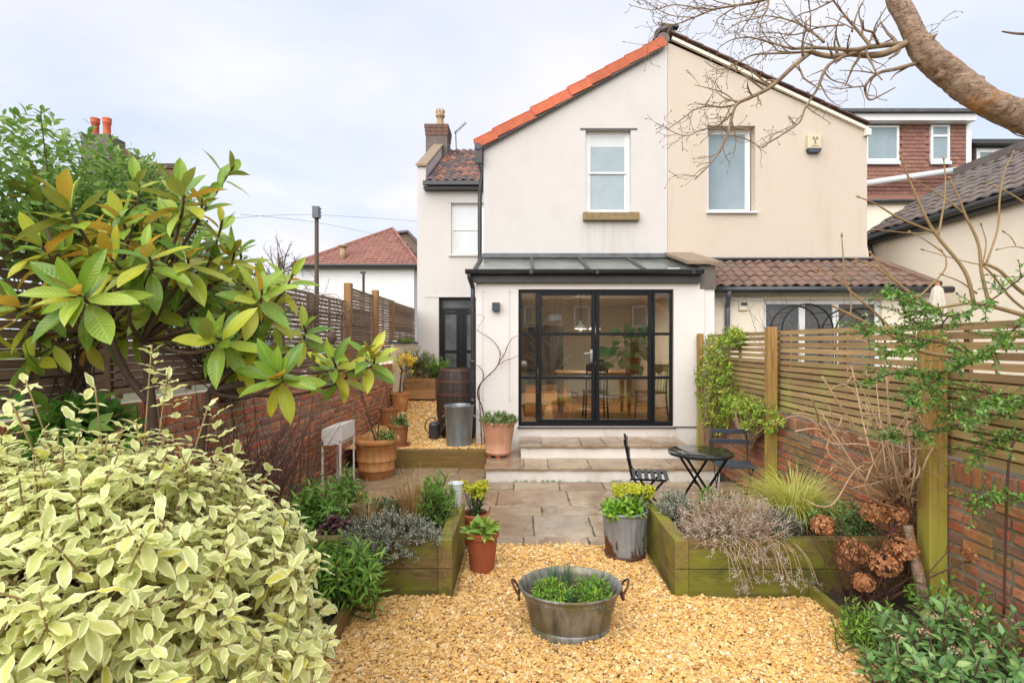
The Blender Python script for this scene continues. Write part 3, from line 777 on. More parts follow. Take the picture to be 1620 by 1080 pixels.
# ================================================================== windows
def window(parent, x0, x1, z0, z1, Y, depth=0.09, fw=0.05, style='sash', sill=None, mat='white_paint', pane='frosted', name='window', blind=False):
    """frame set back by depth in an opening of a wall whose face is at Y"""
    y = Y + depth; mb = MB()
    mb.box(x0, x0 + fw, y, y + 0.07, z0, z1); mb.box(x1 - fw, x1, y, y + 0.07, z0, z1)
    mb.box(x0 + fw, x1 - fw, y, y + 0.07, z1 - fw, z1); mb.box(x0 + fw, x1 - fw, y, y + 0.07, z0, z0 + fw)
    zm = z0 + (z1 - z0) * 0.5; cells = []
    if style == 'sash':
        s = 0.035
        for (a, b, yo) in ((zm - 0.02, z1 - fw, 0.012), (z0 + fw, zm + 0.02, 0.032)):
            mb.box(x0+fw, x0+fw+s, y+yo, y+yo+0.018, a, b); mb.box(x1-fw-s, x1-fw, y+yo, y+yo+0.018, a, b)
            mb.box(x0+fw+s, x1-fw-s, y+yo, y+yo+0.018, a, a + s); mb.box(x0+fw+s, x1-fw-s, y+yo, y+yo+0.018, b - s, b)
            cells.append((x0+fw+s, x1-fw-s, a + s, b - s, y + yo + 0.008))
    elif style == 'single':
        s = 0.03
        mb.box(x0+fw, x0+fw+s, y+0.015, y+0.06, z0+fw, z1-fw); mb.box(x1-fw-s, x1-fw, y+0.015, y+0.06, z0+fw, z1-fw)
        mb.box(x0+fw+s, x1-fw-s, y+0.015, y+0.06, z0+fw, z0+fw+s); mb.box(x0+fw+s, x1-fw-s, y+0.015, y+0.06, z1-fw-s, z1-fw)
        cells.append((x0+fw+s, x1-fw-s, z0+fw+s, z1-fw-s, y + 0.03))
    else:                                   # n lights side by side, style = tuple of fractions
        fr = style; xa = x0 + fw
        for k, u in enumerate(fr):
            xb = x0 + fw + (x1 - x0 - 2*fw) * u
            if k < len(fr) - 1: mb.box(xb - 0.05, xb + 0.05, y + 0.002, y + 0.068, z0 + fw, z1 - fw)
            cells.append((xa + (0.05 if k else 0), xb - (0.05 if k < len(fr) - 1 else 0), z0 + fw, z1 - fw, y + 0.03)); xa = xb
    o = bevel(mb.build(name, MT[mat], parent), 0.004, 1)
    for a, b, c, d, yy in cells:
        m = MB(); m.box(a, b, yy, yy + 0.006, c, d); m.build('pane', MT[pane], o)
    if blind:
        m = MB(); m.box(cells[0][0] - 0.0, cells[0][1], cells[0][4] - 0.004, cells[0][4] - 0.001, cells[0][3] - 0.30 * (cells[0][3] - cells[0][2]), cells[0][3]); m.build('blind', MT['blind'], o)
    if sill:
        sx0, sx1, sh, sp, sm = sill
        m = MB(); m.box(sx0, sx1, Y - sp, Y + depth, z0 - sh, z0 - 0.003); bevel(m.build('sill', MT[sm], o), 0.008)
    return o

# ================================================================== the white house
house = thing('terraced_house', 'white rendered house with orange verge tiles, glazed garden doors and lean-to glass roof', 'house', (1.0, 9.6, 0))
YG = 9.6; SG = F / YG
gx = lambda px: (px - CX) / SG
gz = lambda py: H + (CY - py) / SG
# gable wall of the two-storey wing, cut round the window
x0, x1 = gx(765), gx(1056); ax, az = gx(1049), gz(64); ez = gz(232)
def top(x): return ez + (az - ez) * (x - x0) / (ax - x0) if x < ax else az - (x - ax) * 0.4
wx0, wx1, wz0, wz1 = gx(926.5), gx(998), gz(337), gz(204)
mb = MB(); zb = 2.70
mb.prism([(x0, zb), (wx0, zb), (wx0, top(wx0)), (x0, top(x0))], 'y', YG, YG + 0.28)
mb.prism([(wx1, zb), (x1, zb), (x1, top(x1)), (ax, top(ax)), (wx1, top(wx1))], 'y', YG, YG + 0.28)
mb.prism([(wx0, zb), (wx1, zb), (wx1, wz0), (wx0, wz0)], 'y', YG, YG + 0.28)
mb.prism([(wx0, wz1), (wx1, wz1), (wx1, top(wx1)), (wx0, top(wx0))], 'y', YG, YG + 0.28)
mb.build('gable_wall', MT['white_render'], house)
mb = MB(); mb.box(x0, x0 + 0.28, YG + 0.28, 13.64, -0.1, ez - 0.02); mb.build('side_wall', MT['white_render'], house)
window(house, wx0 + 0.01, wx1 - 0.0, wz0, wz1, YG, 0.10, 0.055, 'sash', (gx(922), gx(1010), gz(337) - gz(350), 0.10, 'sill_stone'), blind=True)
mb = MB(); mb.box(gx(918), gx(1008), YG - 0.012, YG - 0.0005, gz(205.5), gz(203.2)); mb.build('lintel_drip', MT['lead'], house)
# main house behind
YM = 13.65; SM = F / YM
mx_ = lambda px: (px - CX) / SM
mz = lambda py: H + (CY - py) / SM
a0, a1 = mx_(660), -0.38
dx0, dx1, dz1 = mx_(694), mx_(757), mz(470); dz0 = 0.56
vx0, vx1, vz0, vz1 = mx_(713.5), mx_(766), mz(402), mz(321); tz = mz(291)
mb = MB(); th = 0.28
def wbox(a, b, c, d): mb.box(a, b, YM, YM + th, c, d)
wbox(a0, dx0, -0.1, dz1); wbox(dx1, a1, -0.1, dz1); wbox(dx0, dx1, -0.1, dz0)
wbox(a0, a1, dz1, vz0); wbox(a0, vx0, vz0, vz1); wbox(vx1, a1, vz0, vz1); wbox(a0, a1, vz1, tz)
mb.build('rear_wall', MT['white_render'], house)
window(house, vx0, vx1, vz0, vz1, YM, 0.10, 0.05, 'sash', (vx0 - 0.06, vx1 + 0.04, 0.06, 0.05, 'white_render'), blind=True, pane='blind')
mb = MB(); mb.box(vx0 - 0.08, -0.68, YM - 0.012, YM - 0.001, vz1 + 0.0, vz1 + 0.02); mb.box(dx0 - 0.35, -0.68, YM - 0.012, YM - 0.001, dz1 + 0.0, dz1 + 0.025); mb.build('lintel_drip', MT['white_render'], house)
# dark double back door
mb = MB(); y = YM + 0.12; fw = 0.07; xm = (dx0 + dx1) / 2 + 0.06; zt = dz1 - 0.30
mb.box(dx0, dx0 + fw, y, y + 0.08, dz0, dz1); mb.box(dx1 - fw, dx1, y, y + 0.08, dz0, dz1)
mb.box(dx0 + fw, dx1 - fw, y, y + 0.08, dz1 - fw, dz1); mb.box(dx0 + fw, dx1 - fw, y, y + 0.08, zt - 0.05, zt + 0.03)
mb.box(xm - 0.06, xm + 0.06, y + 0.002, y + 0.07, dz0, zt - 0.05)
for a, b in ((dx0 + fw, xm - 0.06), (xm + 0.06, dx1 - fw)):
    mb.box(a, a + 0.07, y + 0.01, y + 0.06, dz0, zt - 0.05); mb.box(b - 0.07, b, y + 0.01, y + 0.06, dz0, zt - 0.05)
    for zq in (dz0 + 0.35, dz0 + 1.05, zt - 0.09): mb.box(a + 0.07, b - 0.07, y + 0.012, y + 0.055, zq - 0.035, zq + 0.035)
bd = bevel(mb.build('back_door', MT['black_metal'], house), 0.004, 1)
for a, b in ((dx0 + fw + 0.07, xm - 0.13), (xm + 0.13, dx1 - fw - 0.07)):
    for c, d in ((dz0 + 0.385, dz0 + 1.015), (dz0 + 1.085, zt - 0.125)):
        m = MB(); m.box(a, b, y + 0.03, y + 0.036, c, d); m.build('pane', MT['dark_pane'], bd)
m = MB(); m.box(dx0 + fw, dx1 - fw, y + 0.03, y + 0.036, zt + 0.03, dz1 - fw); m.build('pane', MT['dark_pane'], bd)
m = MB(); m.box(dx0 + fw, xm - 0.06, y + 0.045, y + 0.05, dz0, dz0 + 0.315); m.box(xm + 0.06, dx1 - fw, y + 0.045, y + 0.05, dz0, dz0 + 0.315); m.build('door_panel', MT['fascia'], bd)
# main roof, gable parapet, chimney
slope = 0.55; ry0 = YM - 0.18; rz0 = tz + 0.02
mb = MB(); mb.prism([(ry0, rz0 - 0.03), (17.5, rz0 - 0.03 + slope * (17.5 - ry0)), (17.5, rz0 - 0.35 + slope * (17.5 - ry0)), (ry0, rz0 - 0.12)], 'x', a0 + 0.24, x0 + 0.6)
roof = mb.build('main_roof', MT['dark_tile'], house)
tl = MB(); tiled(None, (a0 + 0.24, ry0 - 0.03, rz0 - 0.02), (1, 0, 0), (0, 1, slope), x0 + 0.6 - a0 - 0.24, (17.5 - ry0) * 1.14, pantile(0.215, 0.36, 0.045, 0.03, MT['main_tile'], 6), 0.215, 0.30, joined=tl)
tl.build('roof_tiles', MT['main_tile'], roof, True, kind='stuff')
mb = MB(); mb.box(mx_(672), x0, ry0 - 0.12, ry0 - 0.02, rz0 - 0.12, rz0 - 0.02); mb.build('gutter', MT['gutter'], house)
mb = MB(); mb.box(mx_(672), x0, ry0 - 0.02, YM - 0.001, rz0 - 0.20, rz0 - 0.13); mb.build('fascia', MT['fascia'], house)
mb = MB(); pz = mz(264)
mb.prism([(YM, tz), (YM, pz), (17.5, pz + slope * 3.85), (17.5, tz)], 'x', a0, a0 + 0.22); mb.build('gable_parapet', MT['white_render'], house)
mb = MB(); mb.prism([(YM - 0.05, pz + 0.003), (YM - 0.05, pz + 0.055), (17.5, pz + 0.055 + slope * 3.9), (17.5, pz + 0.003 + slope * 3.9)], 'x', a0 - 0.03, a0 + 0.26); mb.build('parapet_coping', MT['coping'], house)
YC = 16.4; cx0, cx1 = (673.5 - CX) / F * YC, (707.5 - CX) / F * YC; cz = lambda py: H + (CY - py) / F * YC
mb = MB(); mb.box(cx0, cx1, YC, YC + 0.75, 6.6, cz(214)); ch = mb.build('chimney', MT['chimney_render'], house)
mb = MB()
for k in range(3):
    zb_ = cz(214) + 0.003 + k * 0.112; e = 0.02 + 0.012 * k
    for i in range(4):
        wdt = (cx1 - cx0 + 2*e) / 4; mb.box(cx0 - e + i*wdt + 0.006, cx0 - e + (i+1)*wdt - 0.006, YC - e, YC + 0.75 + e, zb_, zb_ + 0.105, rng.random())
mb.box(cx0 - 0.01, cx1 + 0.01, YC - 0.012, YC + 0.76, cz(214) + 0.001, cz(214) + 0.33)
mb.build('chimney_head', MT['chimney_brick'], ch)
mb = MB(); c = ((cx0 + cx1) / 2 + 0.06, YC + 0.38, cz(196)); mb.lathe([(0.14, 0), (0.14, 0.12), (0.105, 0.2), (0.10, 0.34), (0.145, 0.37), (0.145, 0.42), (0.11, 0.44), (0.135, 0.50), (0.10, 0.50)], c, 16); mb.build('chimney_pot', MT['buff_pot'], ch, True)
mb = MB()
for k in range(8):
    a = 2*math.pi*k/8; mb.box(c[0] + 0.115*math.cos(a) - 0.025, c[0] + 0.115*math.cos(a) + 0.025, c[1] + 0.115*math.sin(a) - 0.025, c[1] + 0.115*math.sin(a) + 0.025, c[2] + 0.49, c[2] + 0.58)
mb.build('pot_crown', MT['buff_pot'], ch)
t = thing('television_aerial', 'thin grey television aerial rising from the roof right of the chimney', 'aerial', P(722, 243, 16.6))
mb = MB(); mb.tube([P(722, 243, 16.6), P(721, 208, 16.6)], 0.016, 5); mb.build('mast', MT['lead'], t)
mb = MB(); mb.tube([P(719, 211, 16.6), P(738, 194, 16.6)], 0.013, 5)
for k in range(7):
    q = P(720 + 2.6*k, 210 - 2.35*k, 16.6); mb.tube([q + Vector((0, -0.16, 0)), q + Vector((0, 0.16, 0))], 0.007, 4)
mb.build('boom', MT['lead'], t)

# wing roof: orange verge tiles up the gable, brown slope behind
va, vb = Vector((gx(752), YG - 0.10, gz(233))), Vector((gx(1046), YG - 0.10, gz(70)))
dv = (vb - va).normalized()
mb = MB(); mb.prism([(va.x, va.z - 0.02), (vb.x, vb.z - 0.02), (vb.x, vb.z - 0.10), (va.x, va.z - 0.10)], 'y', YG - 0.045, 13.7); mb.build('wing_roof', MT['dark_tile'], house)
ln = (vb - va).length; nt_ = 10
for i in range(nt_):
    mb = MB(); L_ = ln / nt_
    # each verge tile: a top flange and a hanging side flange, tapered so the courses step
    mb.box(-0.015, L_ + 0.02, 0.0, 0.26, 0.0, 0.022); mb.box(-0.015, L_ + 0.02, 0.0, 0.022, -0.155, 0.0)
    w_ = plane_mat(va + dv * (i * L_ + rng.uniform(-0.012, 0.012)) + Vector((0, rng.uniform(-0.012, 0.008), 0.10 + rng.uniform(-0.008, 0.008))), dv, (0, 1, 0)) @ Matrix.Rotation(R(3.4 + rng.uniform(-0.9, 0.9)), 4, 'Y')
    bevel(mb.build('verge_tile', MT['orange_tile'], house, world=w_), 0.006)
mb = MB(); mb.obox(va + Vector((0.0, 0.03, -0.085)), vb + Vector((0, 0.03, -0.085)), 0.03, 0.07); mb.build('verge_board', MT['fascia'], house)
mb = MB(); mb.tube([(gx(757), YG - 0.14, ez - 0.04), (gx(757), 13.5, ez - 0.04)], 0.06, 10); mb.build('eaves_gutter', MT['gutter'], house)
mb = MB(); mb.box(gx(752), gx(764), YG - 0.12, YG - 0.05, gz(262), gz(234)); bevel(mb.build('eaves_box', MT['fascia'], house), 0.01)
mb = MB(); mb.tube([(gx(762.5), YG + 0.25, gz(262)), (gx(757), YG + 0.3, gz(300)), (gx(757), YG + 0.3, gz(410))], 0.04, 8); mb.build('downpipe', MT['gutter'], house)
# ridge end: mortar bed, lead cap and skylight frame
c = Vector((gx(1054), YG, gz(58)))
mb = MB(); mb.lathe([(0.0, 0.17), (0.17, 0.17), (0.18, 0.12), (0.11, 0.10), (0.10, -0.02), (0.15, -0.1)], (c.x, YG + 0.12, c.z), 14); mb.build('ridge_cap', MT['lead'], house, True)
mb = MB(); mb.obox((gx(1034), YG + 0.05, gz(62)), (gx(1050), YG + 0.05, gz(38)), 0.10, 0.035); mb.obox((gx(1046), YG + 0.04, gz(39)), (gx(1074), YG + 0.04, gz(42)), 0.12, 0.04); mb.build('ridge_flashing', MT['fascia'], house)
mb = MB(); mb.tube([(ax, YG - 0.03, az + 0.02), (ax, 13.6, az + 0.02)], 0.11, 10); mb.build('ridge', MT['dark_tile'], house)

# extension with the garden doors
YE = 8.33; SE = F / YE
ex = lambda px: (px - CX) / SE
ezz = lambda py: H + (CY - py) / SE
e0, e1 = ex(753), ex(1114); ox0, ox1, oz0, oz1 = ex(820), ex(1066), ezz(675), ezz(457.5); etop = ezz(446)
mb = MB(); th = 0.28
mb.box(e0, ox0, YE, YE + th, -0.1, etop); mb.box(ox1, e1, YE, YE + th, -0.1, etop)
mb.box(ox0, ox1, YE, YE + th, oz1, etop); mb.box(ox0, ox1, YE, YE + th, -0.1, oz0)
mb.prism([(YE + th, -0.1), (YG - 0.002, -0.1), (YG - 0.002, 3.12), (YE + th, 2.84)], 'x', e0, e0 + 0.26)
mb.build('extension_wall', MT['ext_render'], house)
mb = MB(); mb.box(ox1 - 0.0, e1 + 0.002, YE - 0.012, YE - 0.001, ezz(676), ezz(674.3)); mb.build('plinth_line', MT['lead'], house)
# fascia, gutter, downpipe
mb = MB(); mb.box(ex(745), ex(1106), YE - 0.09, YE - 0.002, ezz(447.5), ezz(434)); mb.build('fascia', MT['fascia'], house)
mb = MB(); zg = ezz(432); prof = [(0.065*math.cos(a), 0.065*math.sin(a)) for a in np.linspace(math.pi, 2*math.pi, 9)]
v = []
for X in (ex(738), ex(1107)):
    for q in prof: v.append((X, YE - 0.16 + q[0], zg + 0.03 + q[1]))
    for q in reversed(prof): v.append((X, YE - 0.16 + q[0]*0.88, zg + 0.03 + q[1]*0.88 + 0.004))
m = len(prof) * 2
mb.add(v, [[(i, (i+1) % m, (i+1) % m + m, i + m) for i in range(m)], [tuple(range(m-1, -1, -1))], [tuple(range(m, 2*m))]])
for px in (840, 942, 1090): mb.box(ex(px) - 0.025, ex(px) + 0.025, YE - 0.232, YE - 0.222, zg - 0.04, zg + 0.035)
mb.build('gutter', MT['gutter'], house)
mb = MB(); mb.tube(cr([(ex(744), YE - 0.15, zg - 0.03), (ex(744.5), YE - 0.14, zg - 0.10), (ex(748), YE - 0.03, zg - 0.22), (ex(748), YE + 0.01, zg - 0.42), (ex(748), YE + 0.01, 0.35)], 4), 0.034, 10)
mb.tube([(ex(748), YE + 0.01, 1.5), (ex(748), YE + 0.01, 1.56)], 0.042, 10); mb.tube([(ex(748), YE + 0.01, 0.9), (ex(748), YE + 0.01, 0.96)], 0.042, 10)
mb.build('downpipe', MT['gutter'], house, True)
# glazed lean-to roof
g0, g1 = ex(752), ex(1104); ya, yb = YE - 0.10, YG - 0.01; za, zb2 = 2.935, 3.325
mb = MB()
bars = [g0, g0 + 0.89, g0 + 1.74, g0 + 2.6, g1]
for k, X in enumerate(bars): mb.prism([(ya, za - 0.02), (yb, zb2 - 0.02), (yb, zb2 + 0.035), (ya, za + 0.035)], 'x', X - 0.028, X + 0.028)
mb.box(g0 + 0.03, g1 - 0.03, ya - 0.02, ya + 0.03, za - 0.035, za - 0.006); 
gr = mb.build('glass_roof', MT['fascia'], house)
for a, b in zip(bars, bars[1:]):
    m = MB(); m.prism([(ya - 0.03, za + 0.0), (yb, zb2 + 0.008), (yb, zb2 + 0.02), (ya - 0.03, za + 0.012)], 'x', a + 0.03, b - 0.03); m.build('pane', MT['roof_glass'], gr)
m = MB(); m.prism([(yb - 0.10, zb2 + 0.037 - 0.03), (yb + 0.0, zb2 + 0.045), (yb + 0.008, zb2 + 0.10), (yb - 0.02, zb2 + 0.10), (yb - 0.10, zb2 + 0.02)], 'x', g0, g1); m.build('flashing', MT['lead'], gr)
# party parapet between the extension and the neighbour's lean-to
mb = MB(); mb.prism([(YE + 0.02, -0.1), (YG - 0.003, -0.1), (YG - 0.003, 3.36), (YE + 0.02, 3.02)], 'x', e1 + 0.001, ex(1131)); mb.build('party_wall', MT['ext_render'], house)
mb = MB(); mb.prism([(YE - 0.003, 2.66), (YE - 0.003, 3.03), (YE + 0.0185, 3.03), (YE + 0.0185, 2.66)], 'x', ex(1107), ex(1132)); mb.build('parapet_end', MT['chimney_render'], house)
for k in range(4):
    u0, u1 = k / 4, (k + 1) / 4; y_0, y_1 = YE - 0.08 + u0 * 1.34, YE - 0.08 + u1 * 1.34; q0, q1 = 3.035 + u0 * 0.35, 3.035 + u1 * 0.35
    m = MB(); m.prism([(y_0 + 0.004, q0), (y_1, q1), (y_1, q1 + 0.06), (y_0 + 0.004, q0 + 0.06)], 'x', ex(1085) , ex(1136)); bevel(m.build('coping_stone', MT['coping'], house), 0.008)

# glazed doors
gd = MB(); y = YE + 0.05; d = 0.07
def bar(a, b, c, e, yo=0.0, dd=d): gd.box(a, b, y + yo, y + yo + dd, c, e)
X = [ox0, ex(825), ex(847.5), ex(857), ex(936.5), ex(949), ex(1026.5), ex(1037.5), ex(1061.5), ox1]
zt, zl = oz1 - 0.055, oz0 + 0.075
bar(ox0, ox1, zt, oz1); bar(ox0, ox1, oz0, zl)
bar(X[0], X[1], zl, zt); bar(X[8], X[9], zl, zt)
bar(X[2], ex(850.5), zl, zt); bar(ex(851.5), X[3], zl, zt, -0.012); bar(X[4], ex(942.3), zl, zt, -0.012); bar(ex(943.2), X[5], zl, zt, -0.012)
bar(X[6], ex(1032.5), zl, zt, -0.012); bar(ex(1033.5), X[7], zl, zt)
tz1, tz2 = ezz(528), ezz(597.5)
cols = [(X[1], X[2]), (X[3], X[4]), (X[5], X[6]), (X[7], X[8])]
for a, b in cols:
    for z in (tz1, tz2): bar(a, b, z - 0.022, z + 0.022, -0.006, 0.06)
for a, b in cols[1:3]: bar(a, b, zl, zl + 0.035, -0.01, 0.06); bar(a, b, zt - 0.035, zt, -0.01, 0.06)
bar(ox0 - 0.02, ox1 + 0.03, oz0 - 0.012, oz0 - 0.001, -0.09, 0.15)
doors = bevel(gd.build('garden_doors', MT['black_metal'], house), 0.004, 1)
for a, b in cols:
    for c, e in ((zl, tz2 - 0.022), (tz2 + 0.022, tz1 - 0.022), (tz1 + 0.022, zt)):
        m = MB(); m.box(a - 0.004, b + 0.004, y + 0.025, y + 0.031, c - 0.004, e + 0.004); m.build('pane', MT['glass'], doors)
m = MB(); hx = ex(936); m.tube([(hx, y - 0.012, ezz(559)), (hx, y - 0.055, ezz(559)), (hx - 0.12, y - 0.06, ezz(559))], 0.009, 8); m.box(hx - 0.018, hx + 0.018, y - 0.02, y - 0.013, ezz(574), ezz(553))
m.build('door_handle', MT['wire'], doors, True)

# ------------------------------------------------------------------ inside the extension
room = thing('kitchen_room', 'cream walled kitchen seen through the glazed doors', 'room', (1, 10.5, 0.55))
FZ = 0.555
mb = MB(); mb.box(e0 + 0.262, 2.72, YG + 0.30, 13.4, 2.70, 2.76); mb.build('room_ceiling', MT['white_paint'], room)
mb = MB(); mb.box(e0 + 0.262, 2.72, 13.2, 13.3, FZ, 2.69); mb.box(2.70, 2.79, YE + th + 0.001, 13.2, FZ - 0.4, 3.0); mb.box(e0 + 0.27, e0 + 0.30, YG + 0.0, 13.2, FZ, 2.69); mb.build('room_wall', MT['interior_wall'], room)
mb = MB(); mb.box(2.64, 2.698, 8.9, 9.4, 0.9, 2.3); mb.build('room_doorway', MT['white_paint'], room)
mb = MB(); mb.box(e0 + 0.27, 2.69, YE + th + 0.002, 13.19, FZ - 0.2, FZ - 0.012); fl = mb.build('room_floor', MT['indoor_wood'], room)
yy = YE + 0.14; k = 0
while yy < 12.4:
    cut = rng.uniform(0.3, 2.0)
    for a, b in ((e0 + 0.28, cut), (cut, 2.68)):
        m = MB(); m.box(a + 0.002, b - 0.002, yy + 0.0015, yy + 0.1285, FZ - 0.010, FZ, rng.random()); m.build('floor_board', MT['floor_wood'], fl)
    yy += 0.13
t = thing('pine_table', 'rustic pine dining table inside behind the glazed doors', 'table', (1.0, 9.6, FZ))
tx0, tx1, ty0, ty1, tt = 0.62, 1.95, 9.25, 10.1, FZ + 0.76
mb = MB(); mb.box(tx0, tx1, ty0, ty1, tt - 0.03, tt); bevel(mb.build('table_top', MT['indoor_wood'], t))
mb = MB(); mb.box(tx0 + 0.05, tx1 - 0.05, ty0 + 0.05, ty1 - 0.05, tt - 0.12, tt - 0.031); mb.build('apron', MT['indoor_wood'], t)
for a in (tx0 + 0.08, tx1 - 0.08):
    for b in (ty0 + 0.09, ty1 - 0.09):
        mb = MB(); mb.add([(a+sx*0.04, b+sy*0.04, tt-0.121) for sx, sy in ((-1,-1),(1,-1),(1,1),(-1,1))] + [(a+sx*0.024, b+sy*0.024, FZ+0.001) for sx, sy in ((-1,-1),(1,-1),(1,1),(-1,1))], [[(3,2,1,0),(4,5,6,7),(0,1,5,4),(1,2,6,5),(2,3,7,6),(3,0,4,7)]]); mb.build('leg', MT['indoor_wood'], t)
def dining_chair(x, y, rz, label, mat):
    t = thing('dining_chair', label, 'chair', (x, y, FZ), 'chairs round the pine table')
    W_ = Matrix.Translation((x, y, FZ)) @ Matrix.Rotation(rz, 4, 'Z')
    mb = MB(); mb.box(-0.2, 0.2, -0.2, 0.2, 0.43, 0.46); bevel(mb.build('seat', mat, t, world=W_), 0.01)
    for a in (-0.17, 0.17):
        mb = MB(); mb.tube([(a, -0.17, 0.43), (a * 1.1, -0.2, 0.0)], 0.016, 7); mb.build('leg', mat, t, True, W_)
        mb = MB(); mb.tube([(a * 1.1, 0.22, 0.0), (a, 0.18, 0.45), (a, 0.24, 0.92)], 0.016, 7); mb.build('leg', mat, t, True, W_)
    mb = MB(); mb.box(-0.17, 0.17, 0.225, 0.245, 0.80, 0.92); mb.build('back_rail', mat, t, world=W_)
    for k in range(5):
        mb = MB(); mb.tube([(-0.12 + 0.06*k, 0.185, 0.46), (-0.12 + 0.06*k, 0.235, 0.80)], 0.007, 5); mb.build('spindle', mat, t, True, W_)
    mb = MB(); mb.tube([(-0.18, -0.19, 0.2), (0.18, -0.19, 0.2)], 0.009, 5); mb.tube([(-0.18, 0.2, 0.2), (0.18, 0.2, 0.2)], 0.009, 5); mb.build('stretcher', mat, t, True, W_)
dining_chair(0.50, 9.75, R(90), 'wooden spindle chair at the left end of the pine table indoors', MT['indoor_wood'])
dining_chair(1.25, 9.12, R(180), 'dark wooden chair with its back to the glazed doors', MT['stem_red'])
dining_chair(2.18, 9.05, R(200), 'rattan coloured chair indoors below the leafy potted plant', MT['stem_tan'])
t = thing('kitchen_cabinet', 'wooden kitchen cabinet at the left edge of the glazed doors', 'cabinet', (-0.15, 9.1, FZ))
mb = MB(); mb.box(-0.40, 0.06, 8.9, 10.6, FZ, FZ + 0.88); mb.build('cabinet_body', MT['indoor_wood'], t)
mb = MB(); mb.box(-0.40, 0.09, 8.87, 10.62, FZ + 0.882, FZ + 0.92); mb.build('worktop', MT['white_paint'], t)
mb = MB(); mb.box(-0.30, 0.0, 9.0, 9.2, FZ + 0.921, FZ + 1.15); bevel(mb.build('white_jug', MT['white_paint'], t), 0.03)
t = thing('sideboard', 'low wooden sideboard at the back of the kitchen', 'sideboard', (0.3, 11.6, FZ))
mb = MB(); mb.box(-0.05, 0.95, 11.2, 11.8, FZ, FZ + 0.36); mb.build('drawer_body', MT['indoor_wood'], t)
mb = MB(); mb.box(-0.02, 0.44, 11.18, 11.199, FZ + 0.06, FZ + 0.32); mb.box(0.47, 0.92, 11.18, 11.199, FZ + 0.06, FZ + 0.32); mb.build('drawer_front', MT['floor_wood'], t)
t = thing('tall_cupboard', 'tall dark green cupboard deep inside the kitchen', 'cupboard', (0.55, 12, FZ))
mb = MB(); mb.box(0.15, 0.95, 12.2, 12.7, FZ, FZ + 1.65); mb.build('cupboard_body', simple('dark_green_paint', (0.012, 0.022, 0.016), (0.02, 0.03, 0.022), 4, 0.4), t)
for i, X_ in enumerate((1.12, 1.42)):
    t = thing('pendant_lamp', ['white pendant lamp hanging nearer the middle door post', 'white pendant lamp hanging beside the other one over the table'][i], 'lamp', (X_, 10.2 + 0.25*i, 2.6), 'pendant lamps over the pine table')
    c = (X_, 10.2 + 0.25*i, 2.10)
    mb = MB(); mb.lathe([(0.02, 0.14), (0.03, 0.09), (0.12, 0.0), (0.125, -0.005), (0.118, -0.005), (0.028, 0.08)], c, 20); mb.build('lamp_shade', MT['white_paint'], t, True)
    bl = bpy.data.lights.new('bulb', 'POINT'); bl.energy = 7; bl.color = (1.0, 0.84, 0.64); bl.shadow_soft_size = 0.04
    bo = bpy.data.objects.new('bulb', bl); reg(bo, t, Matrix.Translation((c[0], c[1], c[2] - 0.02)))
    mb = MB(); mb.tube([(c[0], c[1], 2.23), (c[0], c[1], 2.698)], 0.005, 5); mb.build('cord', MT['black_metal'], t)
t = thing('white_panel', 'small plain white rectangle inside the upper left door pane', 'panel', (ex(878), y + 0.05, ezz(502)))  # plain white rectangle set just behind the glass
mb = MB(); mb.box(ex(869), ex(888), y + 0.034, y + 0.0355, ezz(506.5), ezz(497)); mb.build('sheet', MT['white_paint'], t)

# ------------------------------------------------------------------ fittings on the white house
t = thing('wall_light', 'small dark grey box wall light left of the glazed doors', 'wall light', (ex(785), YE, ezz(486)))
mb = MB(); mb.box(ex(779), ex(791), YE - 0.10, YE - 0.012, ezz(492), ezz(479)); bevel(mb.build('light_body', MT['slate_blue'], t), 0.006)
mb = MB(); mb.box(ex(782), ex(788), YE - 0.0115, YE - 0.0005, ezz(491), ezz(480)); mb.build('back_plate', MT['slate_blue'], t)
for i, px in enumerate((764, 806)):
    t = thing('trellis_wire', ['thin vertical steel wire on the wall above the stone pot', 'thin vertical steel wire on the wall beside the door frame'][i], 'wire', (ex(px), YE, 1.2))
    mb = MB(); mb.tube([(ex(px), YE - 0.03, ezz(460)), (ex(px), YE - 0.03, ezz(632))], 0.0025, 4); mb.build('strand', MT['wire'], t)
    mb = MB(); mb.tube([(ex(px), YE - 0.001, ezz(460)), (ex(px), YE - 0.035, ezz(460))], 0.006, 6); mb.tube([(ex(px), YE - 0.001, ezz(632)), (ex(px), YE - 0.035, ezz(632))], 0.006, 6); mb.build('eyelet', MT['wire'], t)

# ================================================================== the beige neighbour
nb = thing('terraced_house', 'beige pebbledashed neighbouring half of the gable with brown tiled lean-to', 'house', (4.4, 9.6, 0))
n0, n1 = gx(1056.6), gx(1372); nez = gz(208)
def ntop(x): return az - (az - nez) * (x - ax) / (n1 - ax)
wx0, wx1, wz0, wz1 = gx(1119.5), gx(1195), gz(335), gz(199)
mb = MB(); zb = 3.22; ya_ = YG + 0.004
for poly in ([(n0, zb), (wx0, zb), (wx0, ntop(wx0)), (n0, ntop(n0))], [(wx1, zb), (n1, zb), (n1, ntop(n1)), (wx1, ntop(wx1))], [(wx0, zb), (wx1, zb), (wx1, wz0), (wx0, wz0)], [(wx0, wz1), (wx1, wz1), (wx1, ntop(wx1)), (wx0, ntop(wx0))]):
    mb.prism(poly, 'y', ya_, ya_ + 0.3)
mb.build('gable_wall', MT['beige'], nb)
mb = MB(); mb.box(n1 - 0.28, n1, ya_ + 0.3, 13.7, -0.1, nez - 0.05); mb.build('side_wall', MT['beige'], nb)
window(nb, wx0, gx(1195) - 0.02, wz0, wz1, ya_, 0.17, 0.055, 'single', (gx(1117), gx(1198), 0.035, 0.06, 'upvc'), mat='upvc')
